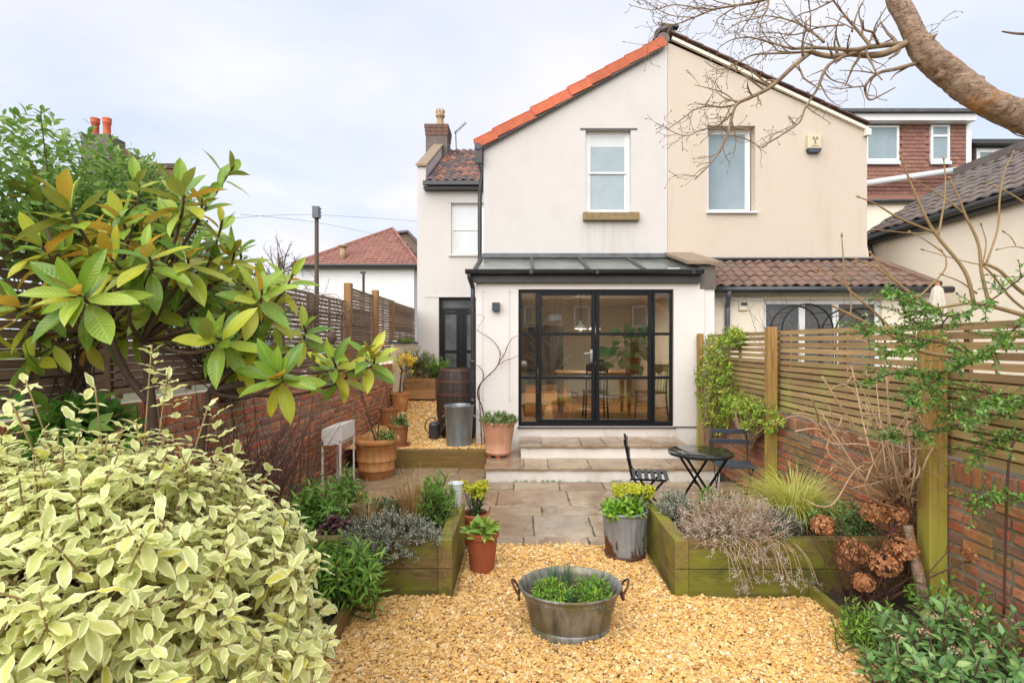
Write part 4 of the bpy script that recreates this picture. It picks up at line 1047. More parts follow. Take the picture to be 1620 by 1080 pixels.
pa, pb = Vector((gx(1062), YG, gz(60))), Vector((gx(1371), YG, gz(203)))
dvec = (pb - pa).normalized()
mb = MB(); mb.obox(pa + Vector((0, -0.03, -0.03)), pb + Vector((0, -0.03, -0.03)), 0.06, 0.05); mb.build('barge_board', MT['cream'], nb)
mb = MB(); mb.prism([(pa.x, pa.z), (pb.x, pb.z), (pb.x, pb.z + 0.06), (pa.x, pa.z + 0.06)], 'y', YG - 0.02, 13.7); mb.build('wing_roof', MT['verge_brown'], nb)
nt_ = 13; ln = (pb - pa).length
for i in range(nt_):
    m = MB(); L_ = ln / nt_; m.box(-0.01, L_ + 0.02, 0, 0.3, 0, 0.03); w_ = plane_mat(pb - dvec * (i * L_) + Vector((0, -0.08, 0.065)), -dvec, (0, -1, 0)) @ Matrix.Translation((0, -0.3, 0)) @ Matrix.Rotation(R(2.6), 4, 'Y')
    bevel(m.build('verge_tile', MT['verge_brown'], nb, world=w_), 0.005)
mb = MB(); mb.box(gx(1366), gx(1374), YG - 0.08, YG - 0.001, gz(216), gz(206)); mb.build('corbel', MT['cream'], nb)
# lean-to
YL = 8.75; SL = F / YL
lx = lambda px: (px - CX) / SL
lz = lambda py: H + (CY - py) / SL
l0, l1 = ex(1131) + 0.002, lx(1490)
wl0, wl1, wlz = lx(1208), lx(1395), lz(474)
mb = MB()
mb.box(l0, wl0, YL, YL + 0.25, -0.1, lz(468)); mb.box(wl1, l1, YL, YL + 0.25, -0.1, lz(468)); mb.box(wl0, wl1, YL, YL + 0.25, wlz, lz(468)); mb.box(wl0, wl1, YL, YL + 0.25, -0.1, 1.0)
mb.box(l1 - 0.25, l1, YL + 0.25, ya_ - 0.002, -0.1, 2.8)
mb.build('lean_to_wall', MT['cream'], nb)
mb = MB(); mb.box(l0, l1, YL - 0.05, YL + 0.25, lz(467.5), lz(457)); mb.build('fascia', MT['white_paint'], nb)
for a_, b_ in ((l0, wl0 - 0.03), (wl1 + 0.03, l1)):
    mb = MB(); mb.box(a_, b_, YL - 0.03, YL - 0.001, lz(475), lz(471.5)); mb.build('wall_trim', MT['white_paint'], nb)
window(nb, wl0, wl1, 1.0, wlz, YL, 0.06, 0.07, (0.33, 0.64, 1.0), (wl0 - 0.05, wl1 + 0.05, 0.05, 0.06, 'upvc'), mat='upvc', pane='dark_pane')
ey0 = YL - 0.22; ez0 = H + (CY - 452) / F * ey0; ez1 = H + (CY - 411) / F * (YG - 0.02)
sl = Vector((0, YG - 0.02 - ey0, ez1 - ez0)); r0 = (1131 - CX) / F * ey0; r1 = (1488 - CX) / F * ey0
mb = MB(); mb.prism([(ey0 + 0.03, ez0 - 0.045), (YG - 0.01, ez1 - 0.04), (YG - 0.01, ez1 - 0.08), (ey0 + 0.03, ez0 - 0.085)], 'x', r0 + 0.02, r1 - 0.05); lr = mb.build('lean_to_roof', MT['fascia'], nb)
hip = 0.42
tiled(lr, (r0 + 0.01, ey0, ez0 - 0.03), (1, 0, 0), sl, r1 - r0 - 0.02, sl.length, pantile(0.176, 0.285, 0.040, 0.032, MT['pantile'], 8), 0.172, 0.205, keep=lambda x, y_: x < (r1 - r0) - hip * y_ / sl.length)
mb = MB(); v = Vector((r1 - 0.02, ey0, ez0 + 0.01)); mb.tube([v, Vector((r1 - 0.02 - hip, YG - 0.03, ez1 + 0.02))], 0.07, 8); mb.build('hip_tiles', MT['pantile'], lr)
mb = MB(); mb.prism([(YG - 0.16, ez1 + 0.02), (ya_ - 0.001, ez1 + 0.05), (ya_ - 0.001, 3.235), (ya_ - 0.03, 3.235), (YG - 0.17, ez1 - 0.0)], 'x', r0 + 0.1, n1); mb.build('flashing', MT['lead'], lr)
mb = MB(); zg = H + (CY - 458) / F * (ey0 - 0.03); mb.tube([((1124 - CX) / F * (ey0 - 0.03), ey0 - 0.03, zg), ((1507 - CX) / F * (ey0 - 0.03), ey0 - 0.03, zg)], 0.055, 10); mb.build('gutter', MT['gutter'], nb, True)
mb = MB(); dpx = lx(1149)
mb.tube(cr([(dpx - 0.05, ey0 - 0.03, zg - 0.03), (dpx - 0.05, ey0 - 0.02, zg - 0.10), (dpx, YL - 0.06, zg - 0.24), (dpx, YL - 0.05, zg - 0.4), (dpx, YL - 0.05, 0.1)], 4), 0.042, 10); mb.build('downpipe', MT['grey_pipe'], nb, True)
mb = MB(); mb.box(lx(1168), lx(1182), YL - 0.05, YL - 0.001, lz(491), lz(476.5)); vt = bevel(mb.build('wall_vent', MT['cream'], nb), 0.01)
m = MB(); m.box(lx(1170), lx(1180), YL - 0.056, YL - 0.0505, lz(484), lz(478.5)); m.build('vent_opening', MT['lead'], vt)
# alarm box with its mark
ab = thing('alarm_box', 'cream alarm bell box with grey base high on the beige gable', 'alarm box', (gx(1285), YG, gz(230)))
mb = MB(); mb.box(gx(1275), gx(1295.5), YG - 0.08, YG + 0.002, gz(237), gz(215)); bevel(mb.build('box_cover', MT['blind'], ab), 0.012)
bpy.data.objects[ab.name].children[0].data.materials[0] = simple('alarm_cream', (0.62, 0.53, 0.36), (0.58, 0.49, 0.33), 3, 0.5)
mb = MB(); mb.prism([(gx(1274.5), gz(237.3)), (gx(1296), gz(237.3)), (gx(1294), gz(243)), (gx(1277), gz(243))], 'y', YG - 0.085, YG + 0.002); mb.build('box_base', MT['slate_blue'], ab)
ink = simple('ink', (0.03, 0.025, 0.03), (0.03, 0.025, 0.03), 2, 0.6)
def lettering(parent, body, at, size, name='lettering'):
    cu = bpy.data.curves.new(name, 'FONT'); cu.body = body; cu.size = size; cu.align_x = 'CENTER'; cu.extrude = 0.001; cu.materials.append(ink)
    tmp = bpy.data.objects.new(name, cu); o = bpy.data.objects.new(name, bpy.data.meshes.new_from_object(tmp)); bpy.data.objects.remove(tmp); reg(o, parent, Matrix.Translation(at) @ Matrix.Rotation(R(90), 4, 'X')); return o
lettering(ab, 'AA', (gx(1286), YG - 0.0822, gz(224.0)), 0.085); lettering(ab, 'S', (gx(1286), YG - 0.0822, gz(231.0)), 0.10)
mb = MB(); mb.box(gx(1280), gx(1292), YG - 0.083, YG - 0.0805, gz(234.0), gz(233.2)); mb.build('printed_line', ink, ab)

# closed parasol and garden arches behind the fence
pc = P(1483, 470, 5.2)
t = thing('garden_parasol', 'folded ivory garden parasol standing behind the fence post', 'parasol', (pc.x, 5.2, 0))
mb = MB(); zt = H + (CY - 452) / F * 5.2
mb.lathe([(0.02, 0.0), (0.045, -0.03), (0.075, -0.18), (0.10, -0.45), (0.13, -0.80), (0.11, -0.95), (0.05, -0.93)], (pc.x, 5.2, zt), 24, mod=lambda i: 1.0 if i % 3 else 0.72); mb.build('folded_cloth', MT['parasol'], t, True)
mb = MB(); mb.tube([(pc.x, 5.2, 0), (pc.x, 5.2, zt + 0.03)], 0.02, 8); mb.build('pole', MT['indoor_wood'], t)
for i, (pxa, pxb, pyt) in enumerate(((1237, 1318, 481), (1322, 1400, 487))):
    Ya = 7.6; xa_, xb_ = P(pxa, 540, Ya).x, P(pxb, 540, Ya).x; zt = P(0, pyt, Ya).z; r_ = (xb_ - xa_) / 2; xc = (xa_ + xb_) / 2
    t = thing('garden_arch', ['black metal hoop arch behind the fence under the lean-to window', 'black metal hoop arch behind the fence nearer the folded parasol'][i], 'arch', (xc, Ya, 0), 'hoop arches behind the fence')
    for yo in (0.0, 0.35):
        mb = MB(); mb.tube([(xc - r_, Ya + yo, -0.1)] + [(xc - r_ * math.cos(a), Ya + yo, zt - r_ + r_ * math.sin(a)) for a in np.linspace(0, math.pi, 15)] + [(xc + r_, Ya + yo, -0.1)], 0.013, 6); mb.build('hoop', MT['black_metal'], t, True)
    mb = MB()
    for a in np.linspace(0.2, math.pi - 0.2, 6): mb.tube([(xc - r_*math.cos(a), Ya, zt - r_ + r_*math.sin(a)), (xc - r_*math.cos(a), Ya + 0.35, zt - r_ + r_*math.sin(a))], 0.006, 5)
    mb.box(xc - r_, xc + r_, Ya - 0.006, Ya + 0.006, zt - r_ - 0.01, zt - r_); mb.build('rungs', MT['black_metal'], t)

# ================================================================== buildings further off
# cream wing on the right with a dark tiled roof running towards the camera
wing = thing('house_wing', 'cream rendered wing with dark tiled roof and black gutter beyond the garden fence', 'house', (8.5, 9.5, 0))
WX = 7.12; wyn, wyf = 3.6, 11.0; wz_ = 4.03; wr = 9.05; wrz = 5.30
mb = MB(); mb.prism([(WX, -0.1), (wr, -0.1), (wr, wrz - 0.1), (WX, wz_ - 0.06)], 'y', wyn, wyf); mb.build('wing_wall', MT['cream'], wing)
mb = MB(); mb.box(WX - 0.02, WX - 0.001, wyn, wyf, wz_ - 0.17, wz_ - 0.10); mb.build('wall_trim', MT['white_paint'], wing)
mb = MB(); mb.prism([(WX - 0.12, wz_ - 0.05), (wr, wrz - 0.02), (wr, wrz - 0.09), (WX - 0.12, wz_ - 0.13)], 'y', wyn, wyf + 0.1); wr_o = mb.build('wing_roof', MT['fascia'], wing)
tiled(wr_o, (WX - 0.16, wyf + 0.1, wz_ - 0.05), (0, -1, 0), (wr - WX + 0.16, 0, wrz - wz_ + 0.04), wyf + 0.1 - 7.0, math.hypot(wr - WX + 0.16, wrz - wz_ + 0.04), pantile(0.25, 0.34, 0.035, 0.03, MT['dark_tile'], 6), 0.25, 0.26)
mb = MB(); tiled(None, (WX - 0.16, 7.0, wz_ - 0.05), (0, -1, 0), (wr - WX + 0.16, 0, wrz - wz_ + 0.04), 7.0 - wyn, math.hypot(wr - WX + 0.16, wrz - wz_ + 0.04), pantile(0.25, 0.34, 0.035, 0.03, MT['dark_tile'], 6), 0.25, 0.26, joined=mb); mb.build('roof_tiles', MT['dark_tile'], wr_o, True, kind='stuff')
mb = MB(); mb.tube([(WX - 0.17, wyn, wz_ - 0.10), (WX - 0.17, wyf + 0.1, wz_ - 0.10)], 0.06, 8); mb.build('gutter', MT['gutter'], wing, True)
mb = MB(); mb.box(WX - 0.12, WX - 0.03, wyn, wyf, wz_ - 0.22, wz_ - 0.14); mb.build('fascia', MT['fascia'], wing)
mb = MB(); mb.box(wr - 0.12, wr + 0.1, wyn, wyf + 0.12, wrz - 0.02, wrz + 0.13); mb.build('ridge_wall', MT['chimney_render'], wing)
mb = MB(); mb.tube([(WX - 0.10, wyf - 0.15, wz_ - 0.15), (WX - 0.06, wyf - 0.15, wz_ - 0.4), (WX - 0.06, wyf - 0.15, 0)], 0.045, 8); mb.build('downpipe', MT['gutter'], wing, True)

# red tile-hung dormer house
YD = 14.6; SD = F / YD
qx = lambda px: (px - CX) / SD
qz = lambda py: H + (CY - py) / SD
dh = thing('dormer_house', 'red tile-hung box dormer with white windows behind the beige gable', 'house', (qx(1420), YD, 0))
d0, d1 = qx(1296), qx(1527)
mb = MB(); mb.box(d0, d1, YD, YD + 4, qz(338), qz(198)); core = mb.build('dormer_wall', MT['hung_tile'], dh)
mb = MB(); mb.box(d0 - 0.3, qx(1530), YD - 0.30, YD + 4, qz(197.5), qz(187)); mb.build('eaves_board', MT['upvc'], dh)
mb = MB(); mb.box(d0 - 0.4, qx(1531), YD - 0.42, YD + 4.1, qz(186.5), qz(182)); mb.box(d0 - 0.3, qx(1529), YD - 0.2, YD + 4, qz(181.8), qz(178.5)); mb.build('flat_roof', MT['lead'], dh)
mb = MB(); mb.box(d1, qx(1535), YD - 0.04, YD + 3, qz(262), qz(198)); mb.build('corner_board', MT['upvc'], dh)
wins = [(qx(1340), qx(1420), qz(256), qz(200)), (qx(1470), qx(1500), qz(256), qz(199))]
hang = MB(); tw, tl_ = 0.165, 0.105; r_ = random.Random(5); row = 0; z = qz(338)
while z < qz(199):
    xq = d0 - (tw / 2 if row % 2 else 0)
    while xq < d1:
        a, b = max(xq, d0) + 0.003, min(xq + tw, d1) - 0.003
        if b - a > 0.03 and not any(w0 - 0.02 < (a + b) / 2 < w1 + 0.02 and zz0 - 0.1 < z + 0.05 < zz1 + 0.02 for w0, w1, zz0, zz1 in wins):
            o1 = r_.uniform(0, 0.006); hang.prism([(YD - 0.034 - o1, z - 0.01), (YD - 0.016, z + tl_ - 0.002), (YD - 0.003, z + tl_ - 0.002), (YD - 0.014, z - 0.01)], 'x', a, b, r_.random())
        xq += tw
    z += tl_; row += 1
hang.build('hung_tiles', MT['hung_tile'], core, kind='stuff')
for k, (a, b, c, d_) in enumerate(wins):
    o = window(dh, a, b, c, d_, YD - 0.07, 0.0, 0.06, ((0.34, 1.0) if k == 0 else (1.0,)), (a - 0.03, b + 0.03, 0.10, 0.03, 'blind'), mat='upvc', pane='frosted')
mb = MB(); mb.box(wins[1][0] + 0.06, wins[1][1] - 0.06, YD - 0.068, YD - 0.01, qz(218), qz(214.5)); mb.build('transom', MT['upvc'], dh)
mb = MB(); mb.tube([P(1366, 291, YD - 0.3), P(1535, 266, YD - 0.3)], 0.085, 10); mb.build('waste_pipe', MT['blind'], dh, True)
mb = MB(); mb.box(d0, qx(1500), YD - 0.25, YD - 0.003, qz(318), qz(312)); mb.build('skirt_board', MT['hung_tile'], dh)
mb = MB(); mb.box(d0 - 0.3, qx(1560), YD - 0.55, YD - 0.40, qz(430), qz(326)); mb.build('rear_wall', MT['cream'], dh)
mb = MB(); mb.prism([(YD - 0.62, qz(326)), (YD - 0.05, qz(312)), (YD - 0.05, qz(316)), (YD - 0.62, qz(328))], 'x', d0 - 0.2, qx(1510)); mb.build('skirt_roof', MT['hung_tile'], dh)
mb = MB(); mb.tube([(d0, YD - 0.66, qz(328)), (qx(1500), YD - 0.66, qz(328))], 0.05, 8); mb.build('gutter', MT['gutter'], dh, True)
mb = MB(); mb.box(qx(1535) + 0.0, 16, YD + 1.0, YD + 3, 3, 6.0); mb.build('main_body', MT['dark_tile'], dh)
# second dormer at the far right
Y2 = 15.2; q2x = lambda px: (px - CX) / F * Y2; q2z = lambda py: H + (CY - py) / F * Y2
d2 = thing('dormer_house', 'grey box dormer with one white window at the right edge behind the dark roof', 'house', (q2x(1600), Y2, 0))
mb = MB(); mb.box(q2x(1535), q2x(1760), Y2 + 0.3, Y2 + 3, 3, q2z(229)); mb.build('dormer_wall', MT['lead'], d2)
mb = MB(); mb.box(q2x(1531), q2x(1770), Y2 - 0.1, Y2 + 3.1, q2z(228.5), q2z(222)); mb.build('flat_roof', MT['fascia'], d2)
mb = MB(); mb.box(q2x(1553), q2x(1740), Y2 + 0.22, Y2 + 0.298, 3.5, q2z(229.5)); mb.build('white_cladding', MT['upvc'], d2)
window(d2, q2x(1552), q2x(1700), q2z(262), q2z(233), Y2 + 0.14, 0.0, 0.10, (0.55, 1.0), mat='upvc', pane='frosted')
mb = MB(); mb.tube([(q2x(1549), Y2 + 0.2, q2z(229)), (q2x(1551), Y2 + 0.2, q2z(238)), (q2x(1551), Y2 + 0.2, q2z(275))], 0.05, 6); mb.build('downpipe', MT['stem_brown'], d2)

# hipped red roof house on the left
YH = 24.0; SH = F / YH
hx_ = lambda px: (px - CX) / SH
hz = lambda py: H + (CY - py) / SH
hh = thing('hipped_house', 'white house with hipped red tiled roof beyond the slatted fence', 'house', (hx_(580), YH, 0))
h0, h1 = hx_(470), hx_(655); he = hz(421); mid = hx_(592); dep = 5.0; hr = hz(366)
mb = MB(); mb.box(h0 - 0.6, h1, YH, YH + 8, -0.1, he); mb.build('wall_body', MT['far_white'], hh)
E = 0.25; v = [(h0 - 0.6, YH - E, he), (h1 + E, YH - E, he), (h1 + E, YH + 9, he), (h0 - 0.6, YH + 9, he)]
pk = Vector((mid, YH + 3.4, H + (CY - 364) / F * (YH + 3.4)))
pl = Vector((hx_(480), YH - E, he + 0.05))
# front slope, right slope
fa, fb = Vector((hx_(466), YH - E, he)), Vector((h1 + E, YH - E, he)); rb_ = Vector((h1 + E, YH + 7, he))
mb = MB(); mb.add([fa, fb, pk, rb_, Vector((h1 + E, YH + 3.4 + 7, he)), (fa.x, YH + 7, he)], [[(0, 1, 2), (1, 3, 2), (2, 3, 5), (0, 2, 5)]]); hroof = mb.build('hipped_roof', MT['red_tile'], hh)
up = (pk - fa); eyv = Vector((0, pk.y - fa.y, pk.z - fa.z)); fl_ = eyv.length
tj = MB(); tm = pantile(0.24, 0.34, 0.035, 0.03, MT['red_tile'], 5)
xl = pk.x - fa.x; xr = fb.x - pk.x
tiled(None, fa + Vector((0, 0, 0.02)), (1, 0, 0), eyv, fb.x - fa.x, fl_, tm, 0.24, 0.29, joined=tj, keep=lambda x, y_: x > xl * y_ / fl_ and x < (fb.x - fa.x) - xr * y_ / fl_)
eyr = Vector((pk.x - fb.x, 0, pk.z - fb.z)); lr_ = eyr.length
tiled(None, fb + Vector((0, 0, 0.02)), (0, 1, 0), eyr, 7.0, lr_, tm, 0.24, 0.29, joined=tj, keep=lambda x, y_: x > 3.6 * y_ / lr_ and x < 7.2 - 3.6 * y_ / lr_)
tj.build('roof_tiles', MT['red_tile'], hroof, True, kind='stuff')
mb = MB(); mb.tube([fa + Vector((0, 0, 0.05)), pk + Vector((0, 0, 0.06))], 0.10, 6); mb.tube([fb + Vector((0, 0, 0.05)), pk + Vector((0, 0, 0.06))], 0.10, 6); mb.build('hip_ridge', MT['red_tile'], hroof)
mb = MB(); mb.tube([(fa.x, YH - E - 0.05, he - 0.03), (fb.x, YH - E - 0.05, he - 0.03)], 0.09, 6); mb.tube([(fb.x + 0.05, YH - E, he - 0.03), (fb.x + 0.05, YH + 7, he - 0.03)], 0.09, 6); mb.build('gutter', MT['gutter'], hh)
mb = MB(); mb.tube([P(542.5, 414, YH + 0.3), P(542.5, 392, YH + 0.3)], 0.13, 10); mb.tube([P(542.5, 391, YH + 0.3), P(542.5, 387.5, YH + 0.3)], 0.2, 10); mb.build('flue', MT['buff_pot'], hh, True)
mb = MB(); mb.prism([(hx_(487), hz(394) + 0.1), (hx_(560), hz(394) + 0.1), (hx_(560), he), (hx_(470), he)], 'y', YH + 5, YH + 5.2); lowr = mb.build('lower_roof', MT['red_tile'], hh)
mb = MB(); mb.obox((hx_(470), YH + 4.9, he), (hx_(489), YH + 4.9, hz(393)), 0.1, 0.1); mb.build('lower_verge', MT['white_paint'], hh)
t = thing('gable_house', 'brown pebbledashed gable rising behind the red hipped roof', 'house', (hx_(640), 30, 0))
mb = MB(); S3 = F / 31.0; f3 = lambda px, py: ((px - CX) / S3, H + (CY - py) / S3)
mb.prism([f3(606, 430), f3(700, 430), f3(672, 395), f3(648, 369), f3(612, 372)][::-1], 'y', 31, 36); mb.build('gable_body', MT['brown_wall'], t)
mb = MB(); a_, b_ = f3(646, 366.5), f3(676, 398); c_ = f3(609, 370.5); mb.obox((a_[0], 31, a_[1]), (b_[0], 31, b_[1]), 0.4, 0.12); mb.obox((c_[0], 31, c_[1]), (a_[0], 31, a_[1]), 0.4, 0.12); mb.build('gable_coping', MT['chimney_render'], t)
# telegraph pole with cables, street lamp, far chimney
tp = P(501, 335, 18)
t = thing('telegraph_pole', 'brown wooden telegraph pole standing left of the red hipped roof', 'pole', (tp.x, 18, 0))
mb = MB(); mb.tube([(tp.x, 18, -0.1), (tp.x, 18, tp.z)], [0.085, 0.066], 8); mb.build('shaft', MT['stem_brown'], t, True)
mb = MB(); mb.box(tp.x - 0.1, tp.x + 0.1, 17.86, 18.1, tp.z - 0.22, tp.z + 0.13); mb.box(tp.x - 0.13, tp.x + 0.09, 17.9, 18.08, tp.z + 0.132, tp.z + 0.17); mb.build('head_box', MT['grey_pipe'], t)
mb = MB()
for k in range(3): mb.tube([tp + Vector((0.08, -0.1, 0.1 - 0.12*k)), tp + Vector((0.2, -0.12, 0.06 - 0.12*k))], 0.02, 5)
mb.build('bracket', MT['lead'], t)
for i, (pts) in enumerate(([P(380, 339, 14), P(501, 352, 18), P(600, 372, 24)], [P(370, 345, 14), P(501, 340, 18), P(690, 352, 24)])):
    p_ = cr(pts, 8); mb = MB(); mb.tube(p_, 0.005, 4)
    tag(mb.build('overhead_cable', MT['lead']), ['lower thin cable sagging from the telegraph pole', 'upper thin cable strung past the telegraph pole'][i], 'cable', 'overhead cables')
lp = P(575, 433, 21)
t = thing('lamp_post', 'short dark lamp post in front of the white hipped house', 'lamp post', (lp.x, 21, 0))
mb = MB(); mb.tube([(lp.x, 21, -0.1), (lp.x, 21, lp.z)], 0.05, 7); mb.build('shaft', MT['fascia'], t); mb = MB(); mb.box(lp.x - 0.12, lp.x + 0.08, 20.95, 21.05, lp.z, lp.z + 0.08); mb.build('lamp_head', MT['fascia'], t)
YK = 19.0; fk = lambda px, py: ((px - CX) / F * YK, H + (CY - py) / F * YK)
t = thing('far_house', 'dark roofed house with a two-pot chimney beyond the leafy climber', 'house', (fk(160, 300)[0], YK, 0))
c0 = fk(128, 212); c1 = fk(188, 212)
mb = MB(); mb.box(c0[0], fk(172, 0)[0], YK, YK + 0.8, 4, c0[1]); mb.build('chimney', MT['chimney_render'], t)
for k, px in enumerate((136.5, 155.5)):
    q = fk(px, 210); mb = MB(); mb.lathe([(0.14, 0.0), (0.12, 0.12), (0.12, 0.46), (0.145, 0.49), (0.145, 0.55), (0.13, 0.57), (0.15, 0.62), (0.15, 0.67), (0.10, 0.67)], (q[0], YK + 0.4, q[1]), 14); mb.build('chimney_pot', MT['orange_tile'], t, True)
mb = MB(); a_, b_, d_ = fk(158, 214), fk(196, 236), fk(196, 262); mb.prism([(a_[0], 4), (b_[0] + 0.3, 4), (b_[0], b_[1]), (a_[0], a_[1])][::-1], 'y', YK + 0.45, YK + 0.8); mb.build('flank_wall', MT['chimney_brick'], t)
mb = MB(); a_, b_ = fk(195, 251), fk(250, 251); mb.prism([(a_[0], 3), (b_[0], 3), (b_[0], b_[1] - 0.1), (a_[0], a_[1])][::-1], 'y', YK + 0.85, YK + 1.2); mb.build('house_body', MT['chimney_brick'], t)
mb = MB(); mb.box(a_[0], fk(256, 0)[0], YK + 0.8, YK + 1.25, a_[1] - 0.08, a_[1] + 0.1); mb.build('roof_edge', MT['verge_brown'], t)

# ------------------------------------------------------------------ behind the camera: what the glazed doors reflect
t = thing('facing_house', 'grey brick house facing the garden from behind the viewer', 'house', (0, -22, 0))
mb = MB(); mb.box(-16, 16, -26, -22, -0.1, 5.0); mb.build('wall_body', MT['brown_wall'], t)
mb = MB(); mb.prism([(-21.6, 5.01), (-26.4, 5.01), (-24, 7.2)], 'x', -16.3, 16.3); mb.build('roof', MT['dark_tile'], t)
for k, X_ in enumerate((-9, -4.5, 0.2, 3.8, 8)):
    mb = MB(); mb.box(X_, X_ + 1.1, -21.999, -21.94, 3.0, 4.5); o = mb.build('window', MT['white_paint'], t); mb = MB(); mb.box(X_ + 0.08, X_ + 1.02, -21.939, -21.93, 3.08, 4.42); mb.build('pane', MT['dark_pane'], o)
# ================================================================== sleepers and raised beds
def board(parent, x0, x1, y0, y1, z0, z1, mat, name='sleeper'):
    mb = MB(); mb.box(x0, x1, y0, y1, z0, z1, 0); o = mb.build(name, mat, parent); bevel(o, 0.006); return o
def soil_patch(name, x0, x1, y0, y1, z, parent=None, amp=0.02, n=14):
    mb = MB(); r = random.Random(len(name)); v = []
    for i in range(n + 1):
        for j in range(n + 1): v.append((x0 + (x1-x0)*i/n, y0 + (y1-y0)*j/n, z + r.uniform(-amp, amp)))
    k = n + 1; mb.add(v, [[(i*k+j, (i+1)*k+j, (i+1)*k+j+1, i*k+j+1) for i in range(n) for j in range(n)]])
    return mb.build(name, MT['soil'], parent, True)
lb = thing('raised_bed', 'mossy sleeper raised bed holding silvery lavender and tan grass', 'raised bed', (-1.2, 4.3, 0), 'sleeper raised beds')
BX0, BX1, BY0, BY1 = -2.2, -0.50, 3.86, 4.74
for z0, z1 in ((-0.03, 0.198), (0.202, 0.41)):
    board(lb, BX0, BX1 - 0.101, BY0, BY0 + 0.10, z0, z1, MT['sleeper_x']); board(lb, BX1 - 0.10, BX1, BY0, BY1, z0, z1, MT['sleeper_y'])
    board(lb, BX0, BX1 - 0.101, BY1 - 0.10, BY1, z0, z1, MT['sleeper_x'])
soil_patch('bed_soil', BX0, BX1 - 0.10, BY0 + 0.1, BY1 - 0.1, 0.35, lb)
rb = thing('raised_bed', 'mossy sleeper raised bed holding grey lavender and yellow sedge', 'raised bed', (1.9, 4.3, 0), 'sleeper raised beds')
CX0, CX1 = 1.10, 2.76
for z0, z1 in ((-0.03, 0.198), (0.202, 0.41)):
    board(rb, CX0 + 0.101, CX1, BY0 - 0.01, BY0 + 0.09, z0, z1, MT['sleeper_x']); board(rb, CX0, CX0 + 0.10, BY0 - 0.01, BY1, z0, z1, MT['sleeper_y'])
    board(rb, CX0 + 0.101, CX1, BY1 - 0.10, BY1, z0, z1, MT['sleeper_x'])
soil_patch('bed_soil', CX0 + 0.1, CX1, BY0 + 0.08, BY1 - 0.1, 0.35, rb)
t = thing('step_sleeper', 'wet brown sleeper edging the raised gravel side path', 'sleeper', (-1.2, 7.9, 0))
board(t, -1.92, -0.50, 7.845, 7.95, -0.02, 0.262, MT['kerb_wood'], 'beam')
t = thing('edging_board', 'low mossy board edging the soil bed below the dried hydrangea', 'edging', (2.08, 3.3, 0), 'low edging boards')
board(t, 2.055, 2.095, 1.4, 3.845, -0.05, 0.095, MT['sleeper_y'], 'plank')
t = thing('edging_board', 'low mossy board edging the soil bed under the variegated shrub', 'edging', (-1.12, 3, 0), 'low edging boards')
board(t, -1.15, -1.11, 1.0, 3.855, -0.05, 0.14, MT['sleeper_y'], 'plank')
tag(soil_patch('soil_bed', 2.10, RX, 1.2, 3.85, 0.05, None, 0.022, 22), kind='structure')
tag(soil_patch('soil_bed', LX, -1.155, 0.8, 3.85, 0.08, None, 0.02, 22), kind='structure')
# brick step below the white stand
t = thing('brick_plinth', 'low worn brick plinth on the patio under the white stand', 'plinth', (-2.3, 6.1, 0))
for k in range(6):
    for j in range(3):
        piece('brick', rng.choice(BR['s']), t, Matrix.Translation((-2.48 + 0.112*k, 5.85 + 0.228*j, 0.031)) @ Matrix.Rotation(rng.uniform(-0.03, 0.03), 4, 'Z') @ Matrix.Diagonal((1.75, 1, 1, 1)))

# ================================================================== pots and tubs
def pot(name, label, cat, c, prof, mat, soil_z, soil_r, seg=36, group=None, extra=None, sx=1.0, sy=1.0, smooth=True):
    t = thing(name, label, cat, c, group)
    mb = MB(); mb.lathe(prof, c, seg, sx, sy); mb.disc((c[0], c[1], c[2] + 0.004), prof[0][0], seg, sx, sy); o = mb.build('pot_body', mat, t, smooth)
    if smooth:
        m = o.modifiers.new('sharp', 'EDGE_SPLIT'); m.split_angle = R(50)
    if soil_z:
        r = random.Random(3); mb = MB(); v = [(c[0], c[1], c[2] + soil_z + 0.015)]
        for k in (0.5, 1.0):
            for i in range(20): v.append((c[0] + soil_r*sx*k*math.cos(i*math.pi/10), c[1] + soil_r*sy*k*math.sin(i*math.pi/10), c[2] + soil_z + r.uniform(-0.012, 0.012)))
        mb.add(v, [[(0, 1+i, 1+(i+1) % 20) for i in range(20)], [(1+i, 21+i, 21+(i+1) % 20, 1+(i+1) % 20) for i in range(20)]]); mb.build('soil', MT['soil'], t, True)
    return t
def classic(rt, rb_, h, lip=0.05, lt=0.012):
    return [(rb_, 0), (rb_ * 1.02, 0.01), (rb_ + (rt - rb_) * 0.98 * (h - lip) / h - lt*0.3, h - lip), (rt, h - lip + 0.003), (rt + 0.004, h - 0.008), (rt - 0.004, h), (rt - 0.022, h), (rt - 0.03, h - 0.02), (rb_ + 0.5*(rt - rb_), h * 0.5)]
# pale pot on the step, on terracotta feet
c = (-0.335, 7.80, 0.225)
t = pot('plant_pot', 'pale pink terracotta pot on the step left of the doors', 'plant pot', c, [(0.175, 0), (0.185, 0.02), (0.19, 0.035), (0.178, 0.05), (0.20, 0.2), (0.222, 0.33), (0.224, 0.345), (0.238, 0.43), (0.25, 0.455), (0.245, 0.468), (0.225, 0.468), (0.20, 0.40), (0.18, 0.2)], MT['pot_pink'], 0.42, 0.205, group='terracotta pots')
for a in (-0.12, 0.0, 0.12):
    mb = MB(); mb.box(c[0] + a - 0.03, c[0] + a + 0.03, c[1] - 0.16 if a == 0 else c[1] - 0.10, c[1] - 0.06 if a == 0 else c[1] + 0.05, 0.186, 0.228); bevel(mb.build('pot_foot', MT['orange_tile'], t), 0.006)
